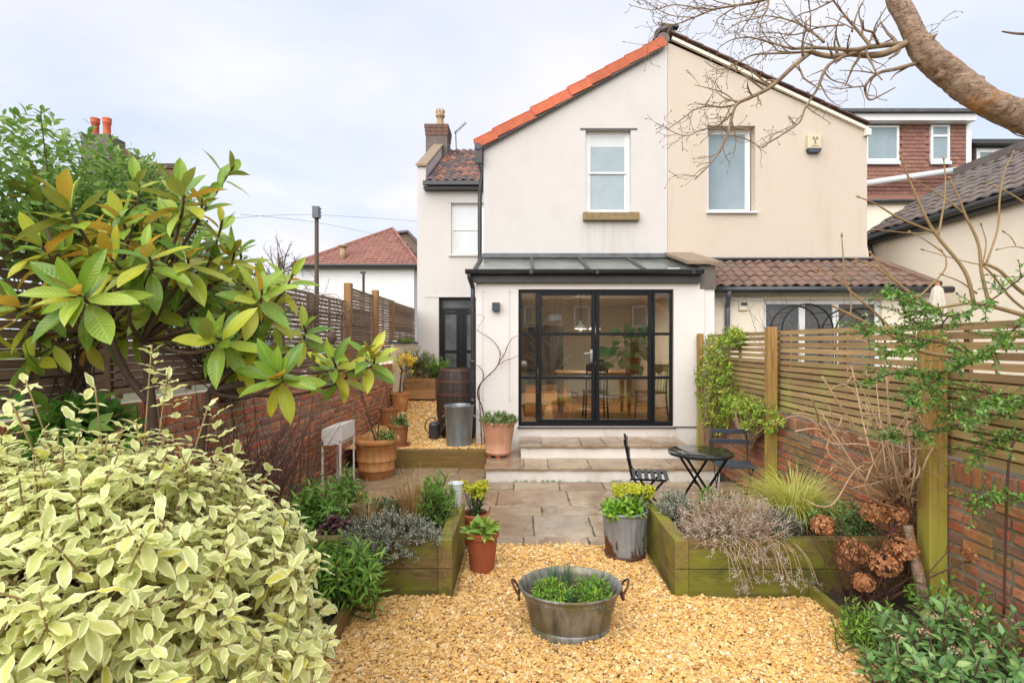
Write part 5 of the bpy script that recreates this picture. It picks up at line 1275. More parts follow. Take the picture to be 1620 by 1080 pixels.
# big banded pot
c = (-1.98, 7.34, 0.0)
pot('plant_pot', 'large banded terracotta pot with a bare stem beside the white stand', 'plant pot', c,
    [(0.185, 0), (0.20, 0.02), (0.232, 0.11), (0.245, 0.118), (0.247, 0.135), (0.24, 0.145), (0.252, 0.235), (0.265, 0.243), (0.267, 0.26), (0.26, 0.27), (0.272, 0.42), (0.28, 0.428), (0.282, 0.45), (0.295, 0.458), (0.318, 0.48), (0.32, 0.515), (0.305, 0.54), (0.275, 0.54), (0.258, 0.5), (0.24, 0.3)], MT['pot_band'], 0.44, 0.252, group='terracotta pots')
for (px, Y, rt, rb_, h, lab, m_) in ((630.5, 8.15, 0.155, 0.115, 0.33, 'terracotta pot on a saucer standing on the gravel behind the banded pot', 'pot_old'),
                                 (615, 9.7, 0.175, 0.13, 0.31, 'middle terracotta pot of the row along the brick wall', 'pot_old'),
                                 (632.5, 10.9, 0.20, 0.135, 0.38, 'furthest terracotta pot along the brick wall below the yellow flowers', 'pot_band')):
    c = ((px - CX) / F * Y, Y, path_z(Y) + 0.012)
    t = pot('plant_pot', lab, 'plant pot', c, classic(rt, rb_, h), MT[m_], h - 0.06, rt - 0.03, 28, 'terracotta pots')
    if Y < 9: mb = MB(); mb.lathe([(0.0, -0.004), (0.15, -0.004), (0.175, 0.035), (0.165, 0.035), (0.145, 0.008)], c, 28); mb.build('saucer', MT['pot_dark'], t, True)
c = (-0.315, 4.30, 0.004)
pot('plant_pot', 'tall dark terracotta pot with pale green leaves at the gravel edge', 'plant pot', c, classic(0.133, 0.093, 0.325, 0.05), MT['pot_dark'], 0.285, 0.108, group='terracotta pots')
c = (-0.425, 4.93, 0.0)
pot('plant_pot', 'dark terracotta pot with euphorbia behind the raised bed corner', 'plant pot', c, classic(0.128, 0.10, 0.27, 0.05), MT['pot_dark'], 0.23, 0.10, group='terracotta pots')
c = (-0.570, 4.665, 0.412)
pot('enamel_mug', 'white enamel tumbler on the corner of the left raised bed', 'tumbler', c, [(0.047, 0), (0.048, 0.005), (0.060, 0.19), (0.066, 0.194), (0.066, 0.20), (0.06, 0.201), (0.056, 0.195), (0.045, 0.02), (0.0, 0.018)], MT['enamel'], None, 0)
# zinc tub
c = (0.31, 3.42, 0.0)
t = pot('zinc_tub', 'oval weathered zinc tub of sprouting bulbs on the gravel', 'tub', c, [(0.238, 0.0), (0.243, 0.008), (0.243, 0.05), (0.236, 0.057), (0.244, 0.064), (0.286, 0.235), (0.292, 0.241), (0.293, 0.248), (0.302, 0.272), (0.314, 0.278), (0.318, 0.287), (0.312, 0.296), (0.302, 0.292), (0.287, 0.25), (0.265, 0.15)], MT['zinc_tub'], 0.222, 0.272, 48, sx=1.04, sy=0.84)
for s in (-1, 1):
    mb = MB(); b0 = Vector((c[0] + s*0.325, c[1], 0.262))
    pts = cr([b0 + Vector((0, -0.055, -0.02)), b0 + Vector((s*0.03, -0.045, 0.03)), b0 + Vector((s*0.045, 0.0, 0.055)), b0 + Vector((s*0.03, 0.045, 0.03)), b0 + Vector((0, 0.055, -0.02))], 5); mb.tube(pts, 0.0075, 7)
    mb.box(b0.x - 0.008, b0.x + 0.008, b0.y - 0.07, b0.y + 0.07, b0.z - 0.045, b0.z - 0.01); mb.build('handle', MT['barrel_hoop'], t, True)
# ribbed rusty bin
c = (0.885, 4.60, 0.0)
t = thing('ribbed_bin', 'ribbed zinc bin with rust patches beside the right raised bed', 'bin', c)
mb = MB(); mb.lathe([(0.163, 0.045), (0.176, 0.2), (0.19, 0.385)], c, 96, mod=lambda i: 1.0 + (0.014 if i % 4 in (0, 1) else -0.006)); mb.build('bin_wall', MT['zinc_rib'], t, True)
mb = MB(); mb.lathe([(0.155, 0), (0.172, 0.002), (0.173, 0.04), (0.167, 0.048), (0.150, 0.03)], c, 48); mb.build('bottom_band', MT['barrel_hoop'], t, True)
mb = MB(); mb.lathe([(0.186, 0.378), (0.196, 0.382), (0.198, 0.40), (0.192, 0.41), (0.182, 0.405), (0.176, 0.3)], c, 48); mb.build('top_band', MT['zinc_bin'], t, True)
mb = MB(); mb.disc((c[0], c[1], 0.37), 0.178, 28); mb.build('soil', MT['soil'], t)
# plain galvanised bin
c = (-0.955, 8.22, path_z(8.2) + 0.004)
t = pot('galvanised_bin', 'plain galvanised dustbin standing in front of the oak barrel', 'bin', c, [(0.185, 0), (0.19, 0.012), (0.188, 0.02), (0.222, 0.59), (0.232, 0.60), (0.234, 0.618), (0.224, 0.622), (0.214, 0.60), (0.19, 0.2)], MT['zinc_bin'], 0.54, 0.215, 40)
for s in (-1, 1):
    mb = MB(); b0 = Vector((c[0] + s*0.216, c[1], c[2] + 0.47)); mb.tube(cr([b0 + Vector((0, -0.06, 0)), b0 + Vector((s*0.035, -0.05, -0.03)), b0 + Vector((s*0.035, 0.05, -0.03)), b0 + Vector((0, 0.06, 0))], 4), 0.008, 6); mb.build('handle', MT['zinc_bin'], t, True)
# barrel of staves
c = Vector((-1.075, 9.02, path_z(9.02)))
t = thing('oak_barrel', 'dark oak barrel with rusty hoops beside the black downpipe', 'barrel', c)
Hb = 1.12; NB = 22
def br(u): return 0.285 + 0.062 * math.sin(math.pi * u) ** 0.85
for k in range(NB):
    mb = MB(); v = []; us = np.linspace(0, 1, 11)
    a0_, a1_ = 2*math.pi*k/NB + 0.004, 2*math.pi*(k+1)/NB - 0.004
    for u in us:
        for a, dr in ((a0_, -0.003), ((a0_+a1_)/2, 0.002), (a1_, -0.003), (a1_, -0.03), (a0_, -0.03)):
            r_ = br(u) + dr; v.append((c.x + r_*math.cos(a), c.y + r_*math.sin(a), c.z + u*Hb))
    f = [(5*i+j, 5*i+(j+1) % 5, 5*(i+1)+(j+1) % 5, 5*(i+1)+j) for i in range(10) for j in range(5)]
    mb.add(v, [f, [(4,3,2,1,0)], [tuple(50 + q for q in range(5))]], k / NB); mb.build('stave', MT['barrel_wood'], t)
for u0, u1 in ((0.0, 0.05), (0.17, 0.21), (0.36, 0.40), (0.60, 0.64), (0.79, 0.83), (0.95, 1.0)):
    mb = MB(); mb.lathe([(br(u) + 0.006, u*Hb) for u in (u0, (u0+u1)/2, u1)], c, 48); mb.build('hoop', MT['barrel_hoop'], t, True)
mb = MB(); mb.disc((c.x, c.y, c.z + Hb - 0.05), 0.275, 30); mb.build('barrel_head', MT['barrel_wood'], t)
# watering can
c = Vector((-1.42, 8.75, path_z(8.75) + 0.006))
t = thing('watering_can', 'blue grey metal watering can on the gravel side path', 'watering can', c)
mb = MB(); mb.lathe([(0.0, 0.002), (0.085, 0), (0.09, 0.01), (0.088, 0.22), (0.092, 0.225), (0.085, 0.235), (0.05, 0.265), (0.04, 0.26)], c, 26); mb.build('can_body', MT['can_grey'], t, True)
mb = MB(); mb.tube([c + Vector((0.07, -0.02, 0.06)), c + Vector((0.16, -0.05, 0.19)), c + Vector((0.21, -0.06, 0.29))], [0.026, 0.017, 0.015], 9); mb.tube([c + Vector((0.205, -0.06, 0.285)), c + Vector((0.235, -0.065, 0.31))], [0.016, 0.038], 12); mb.build('spout', MT['can_grey'], t, True)
mb = MB(); mb.tube(cr([c + Vector((-0.085, 0, 0.08)), c + Vector((-0.15, 0, 0.17)), c + Vector((-0.12, 0, 0.29)), c + Vector((-0.02, 0, 0.345)), c + Vector((0.045, 0, 0.26))], 5), 0.010, 7); mb.build('handle', MT['can_grey'], t, True)
# timber planter box at the end of the path
c = (-2.27, 12.35, path_z(12.4))
t = thing('planter_box', 'square timber planter box full of herbs beside the dark back door', 'planter', c)
for k in range(2):
    z0 = c[2] + 0.02 + k*0.235
    for (a, b, d, e) in ((-2.62, -1.93, 12.0, 12.04), (-2.62, -1.93, 12.66, 12.70), (-2.62, -2.58, 12.041, 12.659), (-1.97, -1.93, 12.041, 12.659)): board(t, a, b, d, e, z0, z0 + 0.228, MT['crate_wood'], 'plank')
mb = MB(); mb.box(-2.58, -1.97, 12.04, 12.66, c[2], c[2] + 0.42); mb.build('soil', MT['soil'], t)
# white metal stand (a trough with mitred end on thin legs)
c = Vector((-2.31, 6.75, 0))
t = thing('metal_stand', 'chipped white metal trough on thin legs against the brick wall', 'stand', c)
zt = 0.82; zb = 0.53; xa, xb_, yn, yf = -2.44, -2.20, 6.55, 7.10
v = []
for Y_ in (yn, yf):
    v += [(xa, Y_, zb + 0.05), (xa + 0.03, Y_, zb), (xb_ - 0.07, Y_, zb), (xb_, Y_, zb + 0.09), (xb_, Y_, zt), (xa, Y_, zt - 0.05)]
mb = MB(); mb.add(v, [[(0,1,2,3,4,5)], [(11,10,9,8,7,6)], [(1,0,6,7),(2,1,7,8),(3,2,8,9),(4,3,9,10),(0,5,11,6),(5,4,10,11)]]); bevel(mb.build('trough', MT['stand_white'], t), 0.004)
mb = MB(); mb.prism([(xa + 0.032, zb + 0.004), (xb_ - 0.072, zb + 0.004), (xb_ - 0.035, zb + 0.05), (xb_ - 0.06, zb + 0.064), (xb_ - 0.10, zb + 0.05), (xa + 0.01, zb + 0.045)], 'y', yn - 0.003, yn - 0.0005); mb.build('rust_patch', MT['rust'], t)
for (x, y_) in ((xa + 0.012, yn + 0.01), (xb_ - 0.012, yn + 0.01), (xb_ - 0.012, yf - 0.01), (xa + 0.012, yf - 0.01)):
    mb = MB(); mb.box(x - 0.010, x + 0.010, y_ - 0.010, y_ + 0.010, 0.0, zb + 0.10); mb.build('leg', MT['stand_white'], t)

# ================================================================== bistro table and chairs
c = Vector((1.84, 5.52, 0)); rt = 0.325; tz = 0.715
t = thing('bistro_table', 'round black wet folding bistro table on the patio', 'table', c)
mb = MB(); mb.lathe([(0.0, tz), (rt - 0.01, tz), (rt, tz - 0.006), (rt, tz - 0.03), (rt - 0.008, tz - 0.03), (rt - 0.012, tz - 0.01), (0.0, tz - 0.01)], (c.x, c.y, 0), 56); o = mb.build('table_top', MT['table_black'], t, True); m_ = o.modifiers.new('e', 'EDGE_SPLIT'); m_.split_angle = R(40)
for s in (-1, 1):
    y_ = c.y + s * 0.20
    mb = MB(); mb.obox((c.x - 0.24, y_, 0.0), (c.x + 0.20, y_, tz - 0.03), 0.008, 0.024); mb.build('leg', MT['black_metal'], t)
    mb = MB(); mb.obox((c.x + 0.24, y_ * 1 - s*0.02, 0.0), (c.x - 0.20, y_ - s*0.02, tz - 0.03), 0.008, 0.024); mb.build('leg', MT['black_metal'], t)
mb = MB()
for x, z in ((-0.235, 0.02), (0.235, 0.02), (0.0, 0.34), (0.18, tz - 0.06), (-0.18, tz - 0.06)): mb.tube([(c.x + x, c.y - 0.2, z), (c.x + x, c.y + 0.2, z)], 0.007, 6)
mb.build('stretcher', MT['black_metal'], t)
def bistro_chair(loc, rz, label):
    """faces +X before turning"""
    t = thing('bistro_chair', label, 'chair', loc, 'folding bistro chairs'); W_ = Matrix.Translation(loc) @ Matrix.Rotation(rz, 4, 'Z')
    for s in (-1, 1):
        mb = MB(); mb.obox((0.20, s*0.19, 0.0), (-0.145, s*0.19, 0.47), 0.008, 0.022, up=(1, 0, 0)); mb.obox((-0.145, s*0.19, 0.46), (-0.22, s*0.19, 0.84), 0.008, 0.022, up=(1, 0, 0)); mb.build('back_leg', MT['black_metal'], t, world=W_)
        mb = MB(); mb.obox((-0.20, s*0.175, 0.0), (0.18, s*0.175, 0.445), 0.008, 0.022, up=(1, 0, 0)); mb.build('leg', MT['black_metal'], t, world=W_)
        mb = MB(); mb.obox((-0.16, s*0.165, 0.435), (0.20, s*0.165, 0.435), 0.008, 0.02); mb.build('seat_rail', MT['black_metal'], t, world=W_)
    for k in range(6):
        mb = MB(); x = -0.15 + k*0.066; mb.box(x, x + 0.042, -0.20, 0.20, 0.448, 0.462); bevel(mb.build('seat_slat', MT['slate_blue'], t, world=W_), 0.004)
    for z in (0.65, 0.765):
        mb = MB(); xx = -0.145 - (z - 0.46)*0.197; mb.box(xx - 0.006 + 0.012, xx + 0.008 + 0.012, -0.215, 0.215, z, z + 0.052); bevel(mb.build('back_slat', MT['slate_blue'], t, world=W_), 0.004)
    mb = MB(); mb.tube([(0.19, -0.19, 0.015), (0.19, 0.19, 0.015)], 0.006, 5); mb.tube([(-0.19, -0.175, 0.015), (-0.19, 0.175, 0.015)], 0.006, 5); mb.build('stretcher', MT['black_metal'], t, world=W_)
bistro_chair(Vector((1.30, 5.62, 0)), R(-11), 'slate grey folding chair turned sideways at the near side of the bistro table')
bistro_chair(Vector((2.41, 6.12, 0)), R(-100), 'slate grey folding chair behind the bistro table by the brick wall')
# ================================================================== plant helpers
def leaf_template(nu, nv, width, fold=0.1, curl=0.15, wave=0.0, waves=4, tip=1.0, belly=0.45):
    """leaf of unit length along +Y, upper side +Z; L = (across -1..1, along 0..1)"""
    v = []; a = []
    for j in range(nv + 1):
        t = j / nv
        wd = width * 0.5 * (math.sin(math.pi * min(1, t ** (math.log(0.5) / math.log(belly)))) ** 0.75 if 0 < t < 1 else 0.02)
        for i in range(nu + 1):
            u = -1 + 2 * i / nu
            z = abs(u) * wd * fold * 2 - curl * t * t + wave * abs(u) ** 1.5 * math.sin(t * waves * 2 * math.pi + (1.3 if u > 0 else 0))
            v.append((u * wd, t, z)); a.append((u, t, 0))
    k = nu + 1
    f = [(j*k+i, j*k+i+1, (j+1)*k+i+1, (j+1)*k+i) for j in range(nv) for i in range(nu)]
    return np.array(v, np.float32), np.array(f), np.array(a, np.float32)
def T8(width, fold=0.25, curl=0.12):
    w_ = width / 2; v = [(0,0,0), (-w_,.38,fold*w_-curl*.14), (0,.38,-curl*.14), (w_,.38,fold*w_-curl*.14), (-w_*.8,.7,fold*w_-curl*.5), (0,.7,-curl*.5), (w_*.8,.7,fold*w_-curl*.5), (0,1,-curl)]
    a = [(0,0,0),(-1,.4,0),(0,.4,0),(1,.4,0),(-1,.7,0),(0,.7,0),(1,.7,0),(0,1,0)]
    f3 = [(0,2,1),(0,3,2),(4,5,7),(5,6,7)]; f4 = [(1,2,5,4),(2,3,6,5)]
    return np.array(v, np.float32), (np.array(f3), np.array(f4)), np.array(a, np.float32)
def frame(d, n):
    d = d.normalized(); x = d.cross(n)
    if x.length < 1e-4: x = d.orthogonal()
    x.normalize(); z = x.cross(d)
    return Matrix((x, d, z)).transposed()
def lm(p, d, n, L, W=1.0):
    """leaf matrix: base point, direction, upper-side normal, length, width factor"""
    m = (frame(d, n) @ Matrix.Diagonal((L * W, L, L))).to_4x4(); m.translation = p; return m
def scatter(mb, tmpl, mats, r, vals=None):
    if not mats: return
    v, f, a = tmpl; M_ = np.array([np.array(m) for m in mats], np.float32)
    V_ = np.einsum('nij,kj->nki', M_[:, :3, :3], v) + M_[:, None, :3, 3]
    n = len(mats); k = len(v); off = (np.arange(n) * k)[:, None, None]
    A_ = np.broadcast_to(a, (n, k, 3)).copy()
    A_[..., 2] = (np.array([r.random() for _ in range(n)]) if vals is None else np.asarray(vals))[:, None]
    fs = f if isinstance(f, tuple) else (f,)
    mb.add(V_.reshape(-1, 3), [(q[None] + off).reshape(-1, q.shape[1]) for q in fs], A_.reshape(-1, 3))
UP = Vector((0, 0, 1))
def rv(r, s=1.0): return Vector((r.gauss(0, s), r.gauss(0, s), r.gauss(0, s)))
def shoot(r, tip, d, length, n, L, ang=55, droop=0.15, start=0.0, lv=0.25, flat=0.3):
    """leaves spiralling along the last stretch of a shoot"""
    d = d.normalized(); o = []; ph = r.uniform(0, 6.28)
    e1 = d.orthogonal().normalized(); e2 = d.cross(e1)
    for i in range(n):
        u = (i + r.random() * 0.6) / n; ph += 2.4
        q = tip - d * length * (1 - u)
        side = e1 * math.cos(ph) + e2 * math.sin(ph)
        a = R(ang * (1.15 - 0.55 * u) + r.uniform(-12, 12))
        ld = d * math.cos(a) + side * math.sin(a); ld.z -= droop * r.uniform(0.4, 1.4); ld.normalize()
        nn = (d * 0.75 + UP * flat + rv(r, 0.22))
        o.append(lm(q, ld, nn, L * r.uniform(1 - lv, 1 + lv) * (0.75 + 0.4 * math.sin(math.pi * min(1, u * 0.9 + 0.1)))))
    return o
def plant(name, label, cat, loc, group=None): return thing(name, label, cat, loc, group)
def bush(name, label, cat, base, centre, radii, n_shoot, sl, per, L, tmpl, lmat, smat, seed, ang=55, droop=0.15, up=0.4, shell=0.45, zmin=None, stem_r=0.004, stem_every=1, group=None, keep=0, flat=0.3, test=None, half=None):
    """leafy shrub: shoots spread through an ellipsoid, each with its own leaves and stem"""
    r = random.Random(seed); t = plant(name, label, cat, base, group); base = Vector(base); centre = Vector(centre); mats = []; st = MB()
    k = 0; tries = 0
    while k < n_shoot and tries < n_shoot * 20:
        tries += 1
        q = rv(r); q.normalize(); q *= r.random() ** shell
        if half and q.dot(Vector(half)) < -0.25: continue
        p = centre + Vector((q.x*radii[0], q.y*radii[1], q.z*radii[2]))
        if zmin is not None and p.z < zmin: continue
        if test and not test(p): continue
        d = (Vector((q.x/radii[0], q.y/radii[1], q.z/radii[2])).normalized() * (1 - up) + UP * up + rv(r, 0.25))
        mats += shoot(r, p, d, sl * r.uniform(0.7, 1.25), per, L, ang, droop, flat=flat)
        if k % stem_every == 0:
            dn = d.normalized(); st.tube(cr([base + Vector((r.uniform(-.15, .15)*radii[0], r.uniform(-.15, .15)*radii[1], 0)), base.lerp(p - dn*sl, 0.55) + rv(r, 0.03), p - dn*sl, p], 3), [stem_r*1.6]*3 + [stem_r*1.3]*3 + [stem_r]*3 + [stem_r*0.5], 4)
        k += 1
    if st.n: st.build('stems', smat, t)
    fo = MB(); scatter(fo, tmpl, mats, r); fo.build('foliage', lmat, t, True)
    return t
def blades(mb, r, base, spread, n, L, w_, arch, vals=True, lean=(0, 0), up=1.0, seg=6):
    for i in range(n):
        a = r.uniform(0, 6.28); o = Vector((math.cos(a), math.sin(a), 0)); q = Vector(base) + o * spread * r.random()
        d = (o * r.uniform(0.15, 1.0) * arch + UP * up + Vector((lean[0], lean[1], 0)) + rv(r, 0.1)).normalized(); l_ = L * r.uniform(0.55, 1.15)
        pts = [q]; p = q.copy(); g_ = r.uniform(0.6, 1.4) * arch
        for s in range(seg):
            p = p + d * (l_ / seg); pts.append(p.copy()); d = (d + Vector((0, 0, -1)) * g_ * 0.42 * (s + 1) / seg + o * 0.05).normalized()
        sd_ = (pts[-1] - pts[0]).cross(UP); sd_ = (sd_.normalized() if sd_.length > 1e-4 else Vector((1, 0, 0))) * w_ * 0.5
        V_ = []; 
        for j, pp in enumerate(pts):
            k = 1 - (j / seg) ** 2 * 0.95; V_ += [tuple(pp - sd_ * k), tuple(pp + sd_ * k)]
        A_ = np.zeros((len(V_), 3), np.float32); A_[0::2, 0] = -1; A_[1::2, 0] = 1; A_[:, 2] = r.random()
        mb.add(V_, [[(2*j, 2*j+1, 2*j+3, 2*j+2) for j in range(seg)]], A_)
def grow(mb, r, pts, r0, r1, level, gap, tl, n=6, spread=1.0, upw=0.15, knob=None, k=5, start=0.15, sm=True):
    """bare branch through pts with side twigs that branch again"""
    p = cr(pts, k) if sm else [Vector(q) for q in pts]
    m = len(p); mb.tube(p, [r0 + (r1 - r0) * i / (m - 1) for i in range(m)], n)
    if level <= 0:
        if knob: mb.tube([p[-1], p[-1] + (p[-1] - p[-2]).normalized() * knob * 2.2, p[-1] + (p[-1] - p[-2]).normalized() * knob * 4], [r1, knob, knob * 0.3], 5)
        return
    tot = sum((p[i+1] - p[i]).length for i in range(m - 1)); s = tot * start; side = 1; acc = 0.0
    for i in range(m - 1):
        seg = (p[i+1] - p[i]).length; acc += seg
        while s < acc:
            d = (p[i+1] - p[i]).normalized(); e = d.cross(rv(r)).normalized(); side = -side
            if e.y > 0.6 or e.y < -0.6: e.y *= 0.4
            dd = (d * r.uniform(0.3, 0.9) + e * spread * r.uniform(0.6, 1.1) + UP * upw * r.uniform(-0.5, 1.5)).normalized()
            l_ = tl * r.uniform(0.35, 1.1) * (1.15 - 0.5 * s / tot); q = p[i].lerp(p[i+1], 1 - (acc - s) / seg)
            w_ = [q]; cur = dd
            for _ in range(4):
                cur = (cur + rv(r, 0.22) + UP * upw * 0.4).normalized(); w_.append(w_[-1] + cur * l_ / 4)
            rr = (r0 + (r1 - r0) * s / tot) * 0.62
            grow(mb, r, w_, max(rr, 0.0012), max(rr * 0.4, 0.001), level - 1, gap * 0.75, l_ * 0.6, max(4, n - 1), spread, upw, knob, 2, 0.25)
            s += gap * r.uniform(0.6, 1.5)

# ------------------------------------------------------------------ leaf materials
LM = {}
LM['magnolia'] = leafmat('magnolia_leaf', [(0.0, (0.13, 0.28, 0.035)), (0.3, (0.23, 0.41, 0.05)), (0.65, (0.38, 0.54, 0.06)), (1.0, (0.64, 0.63, 0.06))], 0.2, 0.38, None, (0.60, 0.34, 0.05), blemish=0.5, glossy=True)
LM['variegated'] = leafmat('variegated_leaf', [(0.0, (0.56, 0.64, 0.24)), (0.5, (0.68, 0.74, 0.32)), (0.9, (0.78, 0.80, 0.36)), (1.0, (0.78, 0.72, 0.12))], 0.4, 0.38, None, None, (0.93, 0.92, 0.58), blemish=0.25)
def g_(name, a, b, c, rough=0.45, tr=0.25, under=None): LM[name] = leafmat(name + '_leaf', [(0.0, a), (0.55, b), (1.0, c)], rough, tr, None, under)
g_('climber', (0.11, 0.235, 0.045), (0.20, 0.35, 0.07), (0.36, 0.48, 0.12), 0.4, 0.38)
g_('jasmine', (0.14, 0.28, 0.025), (0.26, 0.40, 0.035), (0.52, 0.54, 0.06))
g_('berberis', (0.07, 0.20, 0.035), (0.125, 0.29, 0.05), (0.27, 0.42, 0.07), 0.3, 0.35)
g_('fresh', (0.11, 0.30, 0.02), (0.20, 0.43, 0.03), (0.38, 0.56, 0.06), 0.45, 0.38)
g_('penstemon', (0.12, 0.29, 0.04), (0.20, 0.41, 0.055), (0.35, 0.52, 0.09), 0.45, 0.38)
g_('herb', (0.15, 0.25, 0.06), (0.24, 0.36, 0.09), (0.37, 0.46, 0.15), 0.45, 0.35)
g_('potherb', (0.13, 0.24, 0.06), (0.23, 0.33, 0.10), (0.36, 0.42, 0.19))
g_('lavender', (0.27, 0.335, 0.24), (0.40, 0.46, 0.34), (0.55, 0.59, 0.48), 0.7, 0.3)
g_('dry_lavender', (0.36, 0.29, 0.235), (0.53, 0.47, 0.41), (0.68, 0.64, 0.59), 0.85, 0.3)
g_('euphorbia_head', (0.42, 0.47, 0.02), (0.56, 0.57, 0.03), (0.65, 0.62, 0.06), 0.5, 0.3)
g_('euphorbia', (0.035, 0.095, 0.045), (0.06, 0.145, 0.05), (0.11, 0.21, 0.06))
g_('primrose', (0.15, 0.29, 0.04), (0.24, 0.38, 0.05), (0.40, 0.47, 0.09))
g_('heuchera', (0.06, 0.02, 0.032), (0.115, 0.04, 0.055), (0.17, 0.08, 0.085), 0.5, 0.15)
g_('hydrangea', (0.26, 0.09, 0.035), (0.44, 0.17, 0.06), (0.62, 0.33, 0.16), 0.8, 0.2)
g_('viburnum', (0.10, 0.23, 0.075), (0.17, 0.33, 0.105), (0.30, 0.44, 0.14), 0.32, 0.3)
g_('viburnum_bud', (0.45, 0.25, 0.17), (0.55, 0.38, 0.28), (0.40, 0.17, 0.12), 0.7, 0.1)
g_('sedge', (0.38, 0.42, 0.06), (0.55, 0.55, 0.11), (0.72, 0.68, 0.25), 0.5, 0.25)
g_('tan_grass', (0.35, 0.19, 0.065), (0.48, 0.29, 0.11), (0.58, 0.40, 0.19), 0.7, 0.25)
g_('daffodil', (0.06, 0.165, 0.075), (0.095, 0.215, 0.10), (0.14, 0.26, 0.10), 0.4, 0.2)
g_('yellow_flower', (0.80, 0.55, 0.03), (0.85, 0.66, 0.06), (0.85, 0.75, 0.20), 0.6, 0.3)
g_('monstera', (0.022, 0.095, 0.014), (0.045, 0.15, 0.02), (0.10, 0.24, 0.03), 0.3, 0.2)
g_('ivy_dark', (0.03, 0.075, 0.02), (0.05, 0.11, 0.025), (0.09, 0.16, 0.04), 0.4, 0.15)
NARROW = T8(0.20, 0.3, 0.25); MED = T8(0.42, 0.25, 0.15); BROAD = T8(0.62, 0.2, 0.15); NEEDLE = T8(0.13, 0.2, 0.15)

# ------------------------------------------------------------------ picks the leaves that show, to be single objects
def visible_first(mats, limit, cell=13):
    """indices of the leaves nearest the eye in each small cell of the view, largest first"""
    best = {}
    for i, m in enumerate(mats):
        c = m @ Vector((0, 0.5, 0))
        if c.y < 0.3: continue
        px = CX + c.x / c.y * F; py = CY - (c.z - H) / c.y * F
        if not (-10 < px < 1630 and -10 < py < 1090): continue
        key = (int(px // cell), int(py // cell))
        if key not in best or c.y < best[key][0]: best[key] = (c.y, i)
    L_ = sorted(best.values(), key=lambda q: q[0] / max(1e-3, mats[q[1]].to_scale().y))
    return [i for _, i in L_[:limit]]
def leafy(t, mats, templates, lmat, r, limit=300, cell=13, low=None):
    """the leaves that show largest as single parts, the rest as one mass"""
    meshes = []
    for tp in templates:
        mb = MB(); v, f, a = tp; mb.add(v, list(f) if isinstance(f, tuple) else [f], a); meshes.append(mb.mesh('leaf', lmat, True))
    sel = set(visible_first(mats, limit, cell)); rest = [m for i, m in enumerate(mats) if i not in sel]
    for i in sorted(sel): piece('leaf', r.choice(meshes), t, mats[i])
    if rest:
        fo = MB(); k = len(templates)
        low = low or templates; k = len(low)
        for q in range(k): scatter(fo, low[q], rest[q::k], r)
        fo.build('foliage', lmat, t, True, kind='stuff')

# ================================================================== magnolia
r = random.Random(21)
tm = [leaf_template(4, 7, w_, f, c_, 0.012, 1.5, belly=0.52) for w_, f, c_ in ((0.37, 0.12, 0.10), (0.33, 0.20, 0.20), (0.40, 0.08, -0.04), (0.35, 0.18, 0.32), (0.38, 0.24, 0.14), (0.36, 0.05, 0.24))]
mg = plant('magnolia_tree', 'evergreen magnolia with big glossy leaves and rusty undersides', 'tree', (-1.95, 3.0, 0.08))
ros = [(121, 462, 2.25, 14, 1.12, (0.15, -0.9, 0.45)), (229, 398, 2.5, 12, 1.0, (0.1, -0.6, 0.8)), (287, 300, 2.7, 13, 1.0, (0.1, -0.25, 1)), (108, 325, 2.5, 11, 1.1, (-0.2, -0.4, 1)),
       (318, 322, 2.9, 9, 0.9, (0.3, -0.2, 1)), (366, 268, 2.9, 7, 0.75, (0.6, 0, 0.9)), (296, 408, 2.7, 12, 1.0, (0.4, -0.6, 0.7)), (412, 462, 2.8, 12, 1.0, (0.5, -0.5, 0.8)), (342, 535, 2.6, 12, 1.0, (0.1, -0.9, 0.3)),
       (440, 592, 2.65, 14, 1.0, (0.2, -0.9, 0.5)), (525, 570, 2.95, 12, 0.85, (0.2, -0.7, 0.7)), (588, 562, 3.0, 14, 0.95, (0.35, -0.6, 0.75)), (415, 490, 3.1, 10, 1.0, (0.3, -0.4, 0.9)), (60, 385, 2.6, 11, 1.0, (-0.4, -0.5, 0.8)),
       (20, 480, 2.4, 11, 1.0, (-0.5, -0.7, 0.6)), (190, 345, 2.8, 11, 1.0, (0, -0.4, 1)), (240, 480, 2.75, 11, 0.95, (0.3, -0.8, 0.4)), (175, 410, 2.55, 11, 1.0, (-0.1, -0.7, 0.8)), (330, 440, 2.95, 11, 0.95, (0.4, -0.5, 0.7)),
       (370, 400, 3.1, 10, 0.9, (0.4, -0.2, 1)), (265, 350, 2.9, 11, 0.95, (0, -0.4, 1)), (60, 300, 2.9, 8, 0.9, (-0.3, 0, 1)), (460, 440, 3.1, 8, 0.85, (0.6, -0.3, 0.8)), (310, 480, 3.1, 10, 0.95, (0.2, -0.7, 0.4)), (385, 570, 3.0, 9, 0.9, (0, -0.8, 0.1)),
       (150, 380, 2.9, 10, 1.0, (-0.2, -0.5, 1)), (90, 420, 2.75, 10, 1.0, (-0.3, -0.7, 0.6)), (215, 290, 3.0, 9, 0.9, (0.0, -0.2, 1)), (480, 520, 3.1, 9, 0.85, (0.3, -0.7, 0.6)), (250, 430, 2.9, 10, 0.95, (0.2, -0.7, 0.6)), (30, 560, 2.6, 9, 0.95, (-0.3, -0.8, 0.3)), (545, 590, 3.1, 8, 0.8, (0.3, -0.6, 0.4)), (350, 355, 3.1, 9, 0.85, (0.4, -0.2, 1))]
for _ in range(22):
    ros.append((r.uniform(0, 430), r.uniform(340, 560), r.uniform(2.85, 3.3), r.randint(8, 11), r.uniform(0.85, 1.0), (r.uniform(-.4, .4), r.uniform(-.9, -.2), r.uniform(0.3, 1.0))))
mats = []; wood = MB()
